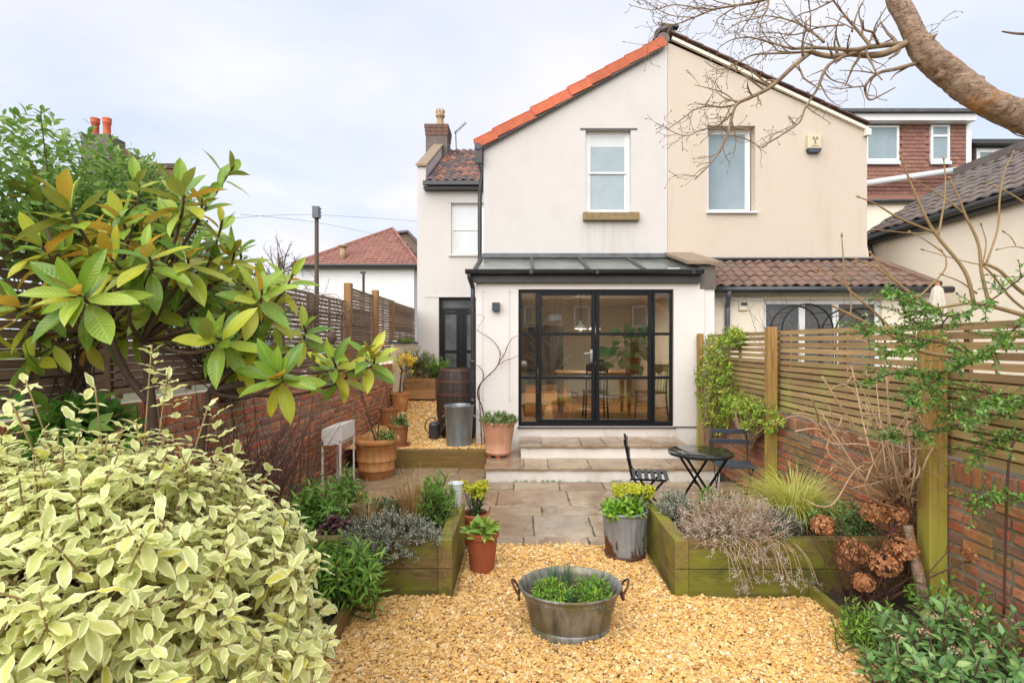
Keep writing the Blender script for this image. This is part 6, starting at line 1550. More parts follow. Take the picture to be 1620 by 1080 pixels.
b0 = Vector((-1.95, 3.0, 0.05)); forks = [P(240, 640, 2.75), P(225, 540, 2.75), P(330, 620, 2.95), P(170, 520, 2.7)]
wood.tube(cr([b0, Vector((-1.93, 2.9, 0.6)), forks[0], forks[1]], 5), [0.034 - 0.0011*i for i in range(16)], 8)
wood.tube(cr([b0 + Vector((0.05, 0.03, 0)), Vector((-1.85, 3.0, 0.7)), forks[2]], 5), [0.026 - 0.001*i for i in range(11)], 8)
wood.tube(cr([forks[0], P(200, 590, 2.72), forks[3]], 4), [0.022, 0.021, 0.02, 0.019, 0.018, 0.018, 0.017, 0.016, 0.015], 8)
for px, py, Y, n, s, ax_ in ros:
    tip = P(px, py, Y); ax_ = Vector(ax_).normalized()
    fk_ = min(forks, key=lambda q: (q - tip).length)
    mid = fk_.lerp(tip, 0.55) + rv(r, 0.04) - UP * 0.05
    wood.tube(cr([fk_, mid, tip - ax_ * 0.10, tip + ax_ * 0.03], 4), [0.011, 0.0105, 0.010, 0.0095, 0.009, 0.0085, 0.008, 0.0078, 0.0075, 0.007, 0.0068, 0.0065, 0.0045], 7)
    for i in range(3):        # older leaves further back on the branch
        q_ = mid.lerp(tip, r.uniform(0.25, 0.95)); d = (tip - mid).normalized() * 0.5 + rv(r, 0.7); d.z -= 0.15; mats.append(lm(q_, d, UP + Vector((0, -0.5, 0)) + rv(r, 0.25), 0.165 * s * r.uniform(0.8, 1.15)))
    e1 = ax_.orthogonal().normalized(); e2 = ax_.cross(e1); ph = r.uniform(0, 6.28)
    for i in range(n):
        u = i / (n - 1); ph += 2.3999
        side = e1 * math.cos(ph) + e2 * math.sin(ph)
        a = R(112 - 92 * u + r.uniform(-16, 16)); d = ax_ * math.cos(a) + side * math.sin(a); d.z -= 0.20 * (1 - u); d.normalize()
        L_ = 0.19 * s * (0.82 + 0.3 * math.sin(math.pi * min(1, u + 0.15))) * r.uniform(0.85, 1.12)
        nn = ax_ * math.sin(a) - side * math.cos(a) * 1.0 + UP * 0.35 + rv(r, 0.18)
        mats.append(lm(tip - ax_ * 0.11 * (1 - u) + side * 0.008, d, nn, L_))
wood.build('trunk', MT['stem_brown'], mg, True)
leafy(mg, mats, tm, LM['magnolia'], r, 300, 9)
mb = MB(); q = P(525, 533, 2.93); mb.lathe([(0.0, 0.035), (0.014, 0.03), (0.024, 0.0), (0.018, -0.025), (0.006, -0.04)], q, 14, mod=lambda i: 1 + 0.1 * (i % 2)); mb.build('seed_cone', MT['stem_brown'], mg)

# ================================================================== variegated shrub, bottom left
r = random.Random(5)
vt_ = [leaf_template(4, 7, w_, 0.10, c_, 0.046, 2.3, belly=0.5) for w_, c_ in ((0.41, 0.10), (0.37, 0.24), (0.45, 0.02), (0.34, 0.32))]
vg = plant('variegated_shrub', 'cream edged variegated shrub filling the bottom left corner', 'shrub', (-1.45, 1.9, 0.08))
mats = []; wood = MB(); cen = Vector((-1.57, 2.0, 0.62)); rad = Vector((0.86, 0.72, 0.92))
k = 0
while k < 1250:
    q = rv(r).normalized()
    if q.y > 0.55 or q.z < -0.55: continue
    s = r.random() ** 0.30
    p = cen + Vector((q.x * rad.x, q.y * rad.y, q.z * rad.z)) * s + rv(r, 0.03)
    if p.z < 0.12: continue
    d = (Vector((q.x, q.y * 1.2, q.z)) * 0.55 + UP * 0.62 + rv(r, 0.22)).normalized()
    mats += shoot(r, p, d, r.uniform(0.14, 0.24), r.randint(10, 15), 0.070, 76, 0.40, lv=0.45, flat=0.9)
    b_ = Vector((-1.5 + r.uniform(-.1, .1), 2.05 + r.uniform(-.1, .1), 0.1))
    wood.tube(cr([b_, b_.lerp(p, 0.5) + rv(r, 0.05), p - d * 0.2, p], 4), [0.007]*4 + [0.005]*4 + [0.003]*4 + [0.0015], 5)
    k += 1
for px, py, Y in ((265, 590, 2.2), (240, 545, 2.25), (150, 610, 2.0), (40, 600, 1.9), (20, 640, 1.8), (330, 640, 2.2)):
    p = P(px, py, Y); d = (UP + rv(r, 0.2)).normalized(); mats += shoot(r, p, d, 0.22, 13, 0.068, 72, 0.15, flat=0.9)
    wood.tube(cr([Vector((-1.5, 2.05, 0.6)), Vector((-1.5, 2.05, 0.6)).lerp(p, 0.6), p], 4), 0.003, 5)
wood.build('stems', MT['stem_olive'], vg, True)
leafy(vg, mats, vt_, LM['variegated'], r, 300, 22, [leaf_template(4, 5, w_, 0.10, c_, 0.044, 1.8, belly=0.5) for w_, c_ in ((0.41, 0.10), (0.37, 0.24), (0.45, 0.02), (0.34, 0.32))])

bush('evergreen_shrub', 'dark glossy evergreen shrub low behind the variegated shrub at the left edge', 'shrub', (-2.35, 2.75, 0.08), (-2.32, 2.72, 1.18), (0.30, 0.55, 0.42), 130, 0.16, 8, 0.115, MED, LM['berberis'], MT['stem_brown'], 28, 60, 0.2, 0.45, 0.4, 0.5, 0.005, 3)
# ================================================================== climbers on the left fence
def at_fence(p): return p.x < -2.3
bush('leafy_climber', 'dense green climber billowing over the fence top at upper left', 'climber', (-2.62, 3.1, 1.4), (-2.76, 3.42, 2.64), (0.42, 1.15, 0.57), 950, 0.13, 7, 0.056, MED, LM['climber'], MT['stem_brown'], 31, 60, 0.15, 0.35, 0.4, None, 0.003, 40)
bush('leafy_climber', 'leafy climber crest in front of the two-pot chimney', 'climber', (-2.7, 3.9, 2.3), (-2.78, 3.95, 2.82), (0.34, 0.50, 0.42), 330, 0.13, 7, 0.056, MED, LM['climber'], MT['stem_brown'], 34, 60, 0.15, 0.4, 0.4, None, 0.003, 20)
bush('leafy_climber', 'sparser green climber trailing along the fence behind the magnolia', 'climber', (-2.6, 4.9, 1.3), (-2.62, 4.7, 2.2), (0.25, 1.4, 0.55), 480, 0.12, 7, 0.05, MED, LM['climber'], MT['stem_brown'], 32, 60, 0.2, 0.3, 0.5, None, 0.003, 3)
r = random.Random(8); t = plant('bare_vine', 'tangle of bare brown vine stems over the fence left of the orange post', 'vine', (-2.7, 6.6, 1.4)); mb = MB()
for i in range(46):
    y_ = r.uniform(5.2, 8.4); p0 = Vector((-2.62 + r.uniform(-.06, .05), y_, r.uniform(1.9, 2.45)))
    pts = [p0]; d = Vector((r.uniform(-.2, .2), r.uniform(-1, 1), r.uniform(0.2, 1.0)))
    for _ in range(6): d = (d + rv(r, 0.45) + Vector((0, 0, -0.10))).normalized(); pts.append(pts[-1] + d * r.uniform(0.06, 0.13))
    grow(mb, r, pts, 0.005, 0.0018, 1 if i % 2 else 0, 0.12, 0.18, 4)
for i in range(30):
    y_ = r.uniform(5.4, 8.2); pts = [Vector((-2.60, y_, 2.45))]
    for _ in range(5): pts.append(pts[-1] + Vector((r.uniform(-.03, .04), r.uniform(-.10, .10), -r.uniform(.08, .22))))
    mb.tube(cr(pts, 3), 0.003, 4)
mb.build('stems', MT['twig'], t)
r = random.Random(9); t = plant('bare_tree', 'small leafless tree seen against the sky left of the telegraph pole', 'tree', (P(445, 420, 15).x, 15, 0)); mb = MB()
bs = P(445, 470, 15)
grow(mb, r, [Vector((bs.x, 15, 0)), Vector((bs.x, 15, 2.0)), P(440, 400, 15)], 0.08, 0.02, 0, 1, 1, 6)
for i in range(16):
    a = P(445 + r.uniform(-6, 6), 450 + r.uniform(-20, 20), 15); b = P(445 + r.uniform(-48, 40), r.uniform(372, 430), 15) + Vector((0, r.uniform(-.7, .7), 0)); grow(mb, r, [a, a.lerp(b, 0.5) + rv(r, 0.08), b], 0.022, 0.006, 2, 0.16, 0.4, 4, upw=0.3)
mb.build('crown', MT['twig'], t)
# red twigged bare shrub against the left wall
r = random.Random(12); t = plant('bare_shrub', 'dark red bare twigs fanning across the left brick wall', 'shrub', (-2.35, 4.3, 0.08)); mb = MB()
for i in range(44):
    b = Vector((-2.3 + r.uniform(-.15, .1), 4.25 + r.uniform(-.3, .3), 0.05)); tip = b + Vector((r.uniform(-.25, .35), r.uniform(-0.2, 1.6), r.uniform(0.55, 1.15)))
    grow(mb, r, [b, b.lerp(tip, 0.5) + UP * 0.12 + rv(r, 0.05), tip], 0.0085, 0.0022, 1, 0.15, 0.35, 4, 0.7)
mb.build('stems', MT['stem_red'], t)
t = plant('bare_shrub', 'tan bare stems leaning on the left wall under the magnolia', 'shrub', (-2.45, 4.9, 0.05)); mb = MB()
for i in range(34):
    b = Vector((-2.45 + r.uniform(-.1, .1), r.uniform(3.7, 6.2), 0.05)); tip = b + Vector((r.uniform(-.1, .2), r.uniform(-.6, .9), r.uniform(0.7, 1.5)))
    grow(mb, r, [b, b.lerp(tip, 0.5) + rv(r, 0.06), tip], 0.007, 0.002, 1, 0.2, 0.35, 4, 0.8)
mb.build('stems', MT['twig'], t)
# small trees in the pots along the wall
def stick(name, label, pts, r0, r1, seed, mat, lev=1, gap=0.2, tl=0.3, cat='tree', group=None):
    r_ = random.Random(seed); t_ = plant(name, label, cat, pts[0], group); mb_ = MB(); grow(mb_, r_, pts, r0, r1, lev, gap, tl, 6, 0.7, 0.3); mb_.build('trunk', mat, t_, True); return t_
r = random.Random(14)
t = stick('bare_sapling', 'bare dark sapling growing from the large banded pot', [Vector((-1.98, 7.34, 0.45)), P(577, 640, 7.3), P(566, 590, 7.35)], 0.013, 0.005, 3, MT['stem_red'], 1, 0.22, 0.45)
mb = MB(); grow(mb, r, [Vector((-1.97, 7.34, 0.45)), P(600, 665, 7.3), P(612, 615, 7.3)], 0.011, 0.005, 1, 0.25, 0.4, 6, 0.7, 0.3); mb.build('side_stem', MT['stem_red'], t, True)
t = stick('flowering_sapling', 'small tree with yellow flower clusters in the furthest pot', [Vector((-2.47, 10.9, 0.78)), P(634, 600, 10.9), P(636, 585, 10.9)], 0.02, 0.013, 4, MT['stem_brown'], 0)
mats = []
for i in range(55): mats += shoot(r, P(640 + r.gauss(0, 8), 568 + r.gauss(0, 9), 10.9 + r.gauss(0, 0.1)), UP + rv(r, 0.6), 0.06, 5, 0.075, 60, 0.3)
mb = MB(); scatter(mb, MED, mats, r); mb.build('blossom', LM['yellow_flower'], t, True)
mb = MB()
for i in range(8): mb.tube([P(636, 588, 10.9), P(640 + r.gauss(0, 8), 570 + r.gauss(0, 8), 10.9)], 0.007, 4)
mb.build('twigs', MT['stem_brown'], t)
stick('bare_sapling', 'thin bare shrub in the middle pot along the brick wall', [P(615, 660, 9.7), P(612, 620, 9.7), P(606, 575, 9.7)], 0.012, 0.005, 6, MT['stem_red'], 2, 0.16, 0.4)
bush('trailing_plant', 'small trailing green plant spilling from the large banded pot', 'plant', (-1.86, 7.30, 0.47), (-1.80, 7.22, 0.57), (0.20, 0.16, 0.15), 60, 0.10, 7, 0.036, MED, LM['herb'], MT['stem_green'], 41, 60, 0.3, 0.3, 0.5)
bush('trailing_plant', 'green herb in the saucered pot on the gravel', 'plant', (-1.87, 8.15, 0.55), (-1.82, 8.1, 0.68), (0.16, 0.15, 0.14), 45, 0.10, 7, 0.036, MED, LM['herb'], MT['stem_green'], 42, 60, 0.25, 0.35, 0.5)
bush('rosemary_bush', 'feathery grey green rosemary in the timber planter box', 'shrub', (-2.38, 12.3, 0.95), (-2.33, 12.3, 1.40), (0.42, 0.3, 0.42), 190, 0.22, 12, 0.06, NEEDLE, LM['herb'], MT['stem_brown'], 43, 40, 0.0, 0.6, 0.45)
bush('fennel_clump', 'bright green herb clump at the door end of the planter box', 'plant', (-2.05, 12.3, 0.95), (-1.93, 12.25, 1.33), (0.33, 0.28, 0.28), 120, 0.16, 10, 0.055, NARROW, LM['fresh'], MT['stem_green'], 44, 50, 0.05, 0.55, 0.45)
r = random.Random(16); t = plant('dry_heather', 'dry brown growth hanging over the planter box front', 'plant', (-2.2, 12.1, 0.95)); mb = MB(); mats = []
for i in range(60): mats += shoot(r, Vector((-2.28 + r.gauss(0, .18), 12.0 + r.gauss(0, .06), 1.02 + r.gauss(0, .07))), UP * 0.3 + rv(r, 0.6), 0.1, 7, 0.04, 60, 0.3)
scatter(mb, NARROW, mats, r); mb.build('foliage', LM['tan_grass'], t, True)
bush('moss_trough', 'low green plants along the top of the cream side wall', 'plant', (LX, 12.2, 1.86), (LX, 12.3, 1.88), (0.12, 1.0, 0.06), 90, 0.05, 6, 0.04, BROAD, LM['climber'], MT['stem_green'], 45, 60, 0.0, 0.5, 0.6, 1.86)
bush('trailing_plant', 'grey green trailing plant filling the pale pot on the step', 'plant', (-0.335, 7.8, 0.66), (-0.335, 7.76, 0.74), (0.31, 0.27, 0.12), 300, 0.085, 9, 0.030, MED, LM['potherb'], MT['stem_green'], 46, 60, 0.25, 0.35, 0.4)
# climbing rose stem on the house wall, from behind the pale pot
r = random.Random(18); t = plant('climbing_rose', 'bare curving climbing stem trained on the white wall above the pale pot', 'climber', (-0.58, 8.15, 0.2)); mb = MB()
q = lambda px, py: P(px, py, 8.24)
grow(mb, r, [Vector((-0.56, 8.2, 0.2)), q(764, 650), q(756, 628), q(757, 612), q(768, 598), q(783, 584), q(790, 572)], 0.011, 0.008, 1, 0.22, 0.10, 7, 0.6, k=6, start=0.4)
grow(mb, r, [q(790, 572), q(791, 558), q(785, 545), q(775, 535), q(763, 528), q(755, 522)], 0.007, 0.004, 1, 0.10, 0.07, 6, 0.8)
grow(mb, r, [q(790, 572), q(798, 560), q(804, 545), q(812, 534), q(825, 530)], 0.007, 0.003, 1, 0.10, 0.07, 6, 0.8)
grow(mb, r, [q(788, 577), q(800, 570), q(812, 566), q(820, 562)], 0.006, 0.003, 1, 0.08, 0.06, 6, 0.8)
grow(mb, r, [Vector((-0.60, 8.2, 0.2)), q(759, 640), q(758, 615), q(764, 600), q(764, 588), q(757, 579), q(752, 577)], 0.009, 0.004, 1, 0.14, 0.10, 6, 0.8)
grow(mb, r, [q(755, 522), q(760, 512), q(766, 502), q(758, 498), q(748, 501), q(748, 508), q(757, 516)], 0.003, 0.0018, 0, 1, 1, 5)
grow(mb, r, [q(755, 522), q(746, 534), q(742, 542), q(748, 545)], 0.003, 0.0018, 0, 1, 1, 5)
grow(mb, r, [q(752, 577), q(745, 570), q(748, 560), q(752, 552)], 0.003, 0.0018, 1, 0.08, 0.08, 5)
mb.build('stems', MT['stem_red'], t, True)

# ================================================================== left raised bed and the border in front of it
lavt = NEEDLE
bush('lavender_bush', 'silvery grey lavender spilling over the left raised bed', 'shrub', (-0.97, 4.05, 0.36), (-0.98, 3.93, 0.40), (0.36, 0.25, 0.23), 520, 0.075, 11, 0.030, NARROW, LM['lavender'], MT['twig'], 51, 40, 0.0, 0.45, 0.45, 0.14)
bush('lavender_bush', 'silvery lavender sprig cluster at the corner of the left raised bed', 'shrub', (-0.72, 4.0, 0.36), (-0.68, 3.93, 0.42), (0.14, 0.12, 0.09), 90, 0.07, 11, 0.030, NARROW, LM['lavender'], MT['twig'], 151, 40, 0.0, 0.4, 0.5, 0.22)
r = random.Random(52); t = plant('tan_grass', 'upright tan ornamental grass in the left raised bed', 'grass', (-0.90, 4.5, 0.36)); mb = MB()
blades(mb, r, (-0.90, 4.50, 0.36), 0.14, 260, 0.42, 0.005, 0.35); mb.build('blades', LM['tan_grass'], t)
t = plant('tan_grass', 'arching tan grass beside the purple heuchera', 'grass', (-1.25, 4.35, 0.36)); mb = MB()
blades(mb, r, (-1.22, 4.35, 0.36), 0.10, 120, 0.34, 0.005, 1.0, lean=(0.3, -0.3)); mb.build('blades', LM['tan_grass'], t)
bush('sage_bush', 'upright bright green sage at the back of the left raised bed', 'shrub', (-0.70, 4.42, 0.36), (-0.70, 4.42, 0.55), (0.17, 0.20, 0.24), 150, 0.13, 10, 0.05, NARROW, LM['penstemon'], MT['stem_green'], 53, 45, 0.0, 0.65, 0.5, 0.36)
bush('heuchera_clump', 'purple heuchera clump in the left raised bed', 'plant', (-1.42, 4.15, 0.36), (-1.42, 4.12, 0.40), (0.15, 0.14, 0.09), 80, 0.06, 6, 0.05, BROAD, LM['heuchera'], MT['stem_red'], 54, 65, 0.1, 0.4, 0.4, 0.36)
bush('green_perennial', 'leafy green perennial at the far left of the raised bed', 'plant', (-1.72, 4.5, 0.2), (-1.68, 4.4, 0.48), (0.30, 0.30, 0.26), 110, 0.16, 9, 0.085, NARROW, LM['penstemon'], MT['stem_green'], 55, 60, 0.25, 0.5, 0.5, 0.2)
bush('green_perennial', 'leafy green perennial on the patio below the white stand', 'plant', (-1.75, 5.3, 0.0), (-1.72, 5.3, 0.33), (0.22, 0.22, 0.30), 70, 0.16, 9, 0.085, NARROW, LM['penstemon'], MT['stem_green'], 56, 60, 0.2, 0.55, 0.5, 0.05)
bush('evergreen_clump', 'dark green low clump at the back of the left raised bed', 'plant', (-1.15, 4.62, 0.36), (-1.15, 4.6, 0.42), (0.26, 0.12, 0.10), 80, 0.08, 7, 0.045, MED, LM['euphorbia'], MT['stem_green'], 57, 60, 0.1, 0.4, 0.5, 0.36)
bush('penstemon_plant', 'bright green leafy plant below the left raised bed', 'plant', (-1.32, 3.55, 0.08), (-1.22, 3.50, 0.34), (0.36, 0.28, 0.30), 150, 0.20, 12, 0.085, NARROW, LM['penstemon'], MT['stem_green'], 58, 62, 0.25, 0.5, 0.42, 0.05)
bush('penstemon_plant', 'bright green leafy plant hard against the variegated shrub', 'plant', (-1.62, 3.6, 0.08), (-1.58, 3.55, 0.44), (0.25, 0.24, 0.34), 80, 0.20, 12, 0.085, NARROW, LM['penstemon'], MT['stem_green'], 59, 62, 0.25, 0.5, 0.42, 0.05)
# pots at the bed corner
bush('primrose_plant', 'pale green leaves in the tall dark terracotta pot', 'plant', (-0.315, 4.30, 0.29), (-0.315, 4.28, 0.34), (0.12, 0.11, 0.06), 26, 0.05, 6, 0.095, MED, LM['primrose'], MT['stem_green'], 61, 70, 0.0, 0.5, 0.5, 0.30)
def euphorbia(name, label, c, n, hgt, spread, seed, leaf='euphorbia'):
    r = random.Random(seed); t = plant(name, label, 'plant', c); lf_ = []; hd = []; st = MB(); c = Vector(c)
    for i in range(n):
        a = r.uniform(0, 6.28); rr = spread * math.sqrt(r.random()); tip = c + Vector((math.cos(a)*rr, math.sin(a)*rr*0.8, hgt * r.uniform(0.75, 1.1)))
        st.tube([c + Vector((math.cos(a)*rr*0.3, math.sin(a)*rr*0.3, 0)), tip], 0.004, 5)
        lf_ += shoot(r, tip - UP * 0.03, (tip - c).normalized() + UP*0.5, hgt * 0.65, 14, 0.055, 65, 0.15)
        for _ in range(26):
            o = rv(r).normalized() * 0.042; o.z = abs(o.z) * 0.7 + r.uniform(-0.01, 0.02); hd += shoot(r, tip + o, o.normalized() + UP * 0.4, 0.012, 4, 0.019, 62, 0.0)
    st.build('stems', MT['stem_green'], t); mb = MB(); scatter(mb, NARROW, lf_, r); mb.build('foliage', LM[leaf], t, True); mb = MB(); scatter(mb, BROAD, hd, r); mb.build('flower_heads', LM['euphorbia_head'], t, True)
euphorbia('euphorbia_plant', 'lime yellow euphorbia in the pot behind the raised bed corner', (-0.425, 4.93, 0.24), 15, 0.25, 0.15, 62)
euphorbia('euphorbia_plant', 'lime yellow euphorbia heads at the back of the ribbed bin', (0.97, 4.66, 0.38), 17, 0.17, 0.16, 63, 'fresh')
bush('primrose_plant', 'fresh green leaves filling the ribbed zinc bin', 'plant', (0.85, 4.56, 0.38), (0.85, 4.53, 0.44), (0.19, 0.15, 0.10), 75, 0.07, 7, 0.06, MED, LM['fresh'], MT['stem_green'], 64, 65, 0.2, 0.45, 0.45, 0.36)
# tub: clumps and bulb shoots
for i, (x, lab) in enumerate(((0.19, 'bright green clump on the left side of the zinc tub'), (0.44, 'bright green clump on the right side of the zinc tub'))):
    bush('spring_plant', lab, 'plant', (x, 3.40, 0.222), (x, 3.37, 0.268), (0.13, 0.17, 0.062), 190, 0.05, 7, 0.037, NARROW, LM['fresh'], MT['stem_green'], 65 + i, 60, 0.0, 0.6, 0.5, 0.22, group='clumps in the zinc tub')
r = random.Random(67)
for x, y_, n, lab in ((0.205, 3.56, 16, 'tuft of blue green bulb shoots at the back of the tub'), (0.29, 3.30, 7, 'tuft of blue green bulb shoots at the front of the tub'), (0.30, 3.6, 7, 'short bulb shoots in the middle back of the tub'), (0.52, 3.47, 5, 'few bulb shoots at the right of the tub'), (0.40, 3.32, 4, 'two or three bulb shoots before the right clump')):
    t = plant('bulb_shoots', lab, 'plant', (x, y_, 0.19), 'bulb shoots in the tub'); mb = MB(); blades(mb, r, (x, y_, 0.222), 0.035, n + 4, 0.15, 0.010, 0.12); mb.build('blades', LM['daffodil'], t)

# ================================================================== right raised bed
r = random.Random(71)
bush('lavender_bush', 'dried grey brown lavender tumbling over the front of the right raised bed', 'shrub', (1.55, 4.1, 0.36), (1.57, 4.0, 0.49), (0.45, 0.30, 0.25), 780, 0.08, 9, 0.024, NARROW, LM['dry_lavender'], MT['stem_tan'], 72, 45, 0.0, 0.42, 0.5, 0.20, 0.0022)
t = plant('lavender_bush', 'straggling dried lavender stems hanging down the mossy sleeper', 'shrub', (1.65, 3.9, 0.40)); mb = MB(); mats = []
for i in range(34):
    x = r.uniform(1.35, 1.95); p0 = Vector((x, 3.92, 0.42)); tip = Vector((x + r.uniform(-.1, .15), 3.70 + r.uniform(-.05, .1), r.uniform(0.10, 0.38)))
    mb.tube(cr([p0, p0.lerp(tip, 0.5) + Vector((0, -0.06, 0.04)), tip], 4), 0.0022, 4)
    for _ in range(3): mats += shoot(r, tip + rv(r, 0.025), rv(r) + UP * 0.3, 0.05, 9, 0.02, 55, 0.0)
mb.build('stems', MT['stem_tan'], t); mb = MB(); scatter(mb, NARROW, mats, r); mb.build('foliage', LM['dry_lavender'], t, True)
bush('lavender_bush', 'green grey lavender at the far corner of the right raised bed', 'shrub', (1.28, 4.5, 0.36), (1.28, 4.48, 0.48), (0.17, 0.17, 0.15), 170, 0.09, 12, 0.032, NARROW, LM['lavender'], MT['twig'], 73, 35, 0.0, 0.6, 0.5, 0.36)
bush('lavender_bush', 'grey spiky lavender between the sedge and the bed front', 'shrub', (1.85, 4.05, 0.36), (1.92, 4.02, 0.46), (0.22, 0.16, 0.18), 170, 0.09, 12, 0.028, NARROW, LM['lavender'], MT['twig'], 74, 35, 0.0, 0.6, 0.5, 0.34)
t = plant('golden_sedge', 'mound of arching yellow green sedge in the right raised bed', 'grass', (2.22, 4.42, 0.36)); mb = MB(); blades(mb, r, (2.24, 4.42, 0.38), 0.14, 1150, 0.52, 0.0065, 1.35); mb.build('blades', LM['sedge'], t)
bush('silver_shrub', 'blue green leafy shrub behind the dried hydrangea heads', 'shrub', (2.5, 4.05, 0.36), (2.45, 4.08, 0.48), (0.28, 0.16, 0.17), 130, 0.09, 9, 0.036, MED, LM['viburnum'], MT['stem_green'], 75, 50, 0.1, 0.5, 0.5, 0.34)
bush('green_perennial', 'small green plant under the bistro table at the bed edge', 'plant', (1.62, 4.66, 0.36), (1.62, 4.66, 0.48), (0.12, 0.08, 0.14), 40, 0.10, 8, 0.05, NARROW, LM['penstemon'], MT['stem_green'], 76, 50, 0.1, 0.6, 0.5, 0.36)
# dried hydrangea
t = plant('dried_hydrangea', 'dried hydrangea with rust brown flower heads at the right bed', 'shrub', (2.3, 3.65, 0.05)); mb = MB(); r = random.Random(77); base = Vector((2.33, 3.62, 0.05)); heads = []
for (px, py, Y, s) in ((1303, 832, 3.75, 0.085), (1386, 812, 3.7, 0.10), (1420, 815, 3.66, 0.085), (1350, 872, 3.62, 0.105), (1425, 868, 3.58, 0.115), (1398, 893, 3.52, 0.11), (1366, 922, 3.5, 0.075), (1440, 845, 3.75, 0.09), (1548, 878, 3.35, 0.085), (1470, 868, 3.68, 0.07), (1405, 800, 3.8, 0.08), (1340, 890, 3.7, 0.07)):
    c = P(px, py, Y); heads.append((c, s)); grow(mb, r, [base + rv(r, 0.06), base.lerp(c, 0.5) + rv(r, 0.06), c], 0.007, 0.004, 1, 0.16, 0.16, 5)
for i in range(26):
    tip = base + Vector((r.uniform(-.45, .55), r.uniform(-.35, .2), r.uniform(0.25, 0.75))); grow(mb, r, [base + rv(r, 0.07), base.lerp(tip, 0.5) + rv(r, 0.06), tip], 0.006, 0.002, 1, 0.14, 0.2, 5)
mb.build('stems', MT['stem_red'], t)
for c, s in heads:
    mats = []
    for i in range(150):
        o = rv(r).normalized(); o.z = o.z * 0.75 + 0.1; o = o * s * r.uniform(0.7, 1.0); p = c + o
        for k in range(4):
            a = k * math.pi / 2 + r.random(); e = o.orthogonal().normalized(); f_ = o.normalized().cross(e); mats.append(lm(p, (e * math.cos(a) + f_ * math.sin(a) + o.normalized() * 0.25), o.normalized() + rv(r, 0.3), 0.020 * r.uniform(0.7, 1.3)))
    mb = MB(); scatter(mb, BROAD, mats, r); mb.build('flower_head', LM['hydrangea'], t, True)
mb = MB(); mb.tube(cr([Vector((2.62, 3.45, 0.0)), Vector((2.58, 3.5, 0.35)), Vector((2.55, 3.55, 0.62))], 4), [0.035]*5 + [0.028]*4, 9); mb.build('old_stump', MT['bark'], t, True)
# tan honeysuckle tangle
t = plant('bare_vine', 'tangle of bare tan vine stems between the two mossy posts', 'vine', (2.6, 3.9, 0.4)); mb = MB(); r = random.Random(79); q = lambda px, py: P(px, py, 3.7 + r.uniform(-.3, .25))
base = P(1430, 790, 3.72)
for i in range(58):
    tp_ = r.choice(((1290, 640), (1330, 660), (1350, 690), (1300, 700), (1390, 640), (1420, 680), (1445, 720), (1370, 610), (1400, 590), (1460, 690), (1340, 740), (1380, 750), (1440, 650)))
    tip = q(tp_[0] + r.gauss(0, 24), tp_[1] + r.gauss(0, 22)); m1 = q((base.x / 3.72 * F + CX) * 0.5 + tp_[0] * 0.5 + r.gauss(0, 25), 740 + r.gauss(0, 25))
    pts = [base + rv(r, 0.05), m1, tip]
    if r.random() < 0.5: pts.append(tip + Vector((r.uniform(-.2, .05), r.uniform(-.1, .1), r.uniform(-.06, .14))))
    grow(mb, r, pts, 0.0075, 0.0035, 1 if i % 3 == 0 else 0, 0.2, 0.22, 5, k=5)
for pts in (((1258, 682), (1290, 678), (1315, 690), (1340, 725), (1365, 760)), ((1505, 738), (1475, 748), (1440, 758), (1400, 765)), ((1300, 595), (1335, 650), (1365, 690), (1400, 740)), ((1360, 655), (1420, 655), (1465, 648)), ((1420, 760), (1445, 740), (1440, 715), (1400, 725), (1385, 750))):
    grow(mb, r, [P(a, b, 3.6) for a, b in pts], 0.0075, 0.004, 0, 1, 1, 6)
mb.build('stems', MT['stem_tan'], t, True)
# jasmine on the far end of the fence
def jas(p): return True
bush('jasmine_climber', 'bright green jasmine climbing the far end of the right fence', 'climber', (2.70, 7.9, 0.0), (2.70, 7.55, 1.25), (0.16, 0.75, 0.75), 520, 0.12, 8, 0.048, MED, LM['jasmine'], MT['stem_tan'], 81, 60, 0.3, 0.2, 0.5, 0.55, 0.003, 4)
bush('jasmine_climber', 'yellow green jasmine trailing along the top of the right brick wall', 'climber', (2.68, 6.4, 0.6), (2.68, 6.35, 1.02), (0.15, 0.85, 0.26), 300, 0.10, 8, 0.044, MED, LM['jasmine'], MT['stem_tan'], 82, 60, 0.35, 0.15, 0.5, None, 0.003, 4)
bush('jasmine_climber', 'sprig of jasmine growing over the fence top by the neighbour window', 'climber', (2.75, 7.1, 1.8), (2.76, 7.0, 1.92), (0.13, 0.40, 0.16), 130, 0.10, 8, 0.045, MED, LM['jasmine'], MT['stem_tan'], 83, 60, 0.2, 0.4, 0.5, None, 0.003, 4)
# bare twiggy shrub behind the right fence, before the lean-to windows
t = plant('bare_shrub', 'leafless reddish shrub behind the fence in front of the lean-to windows', 'shrub', (4.0, 7.4, 0)); mb = MB(); r = random.Random(84)
for i in range(30):
    b = Vector((4.1 + r.uniform(-.2, .2), 7.5 + r.uniform(-.1, .1), 0.2)); tip = P(r.uniform(1170, 1400), r.uniform(468, 525), 7.3 + r.uniform(-.3, .3)); grow(mb, r, [b, b.lerp(tip, 0.6) + rv(r, 0.1), tip], 0.007, 0.002, 1, 0.2, 0.4, 4, 0.9)
mb.build('stems', MT['stem_red'], t)

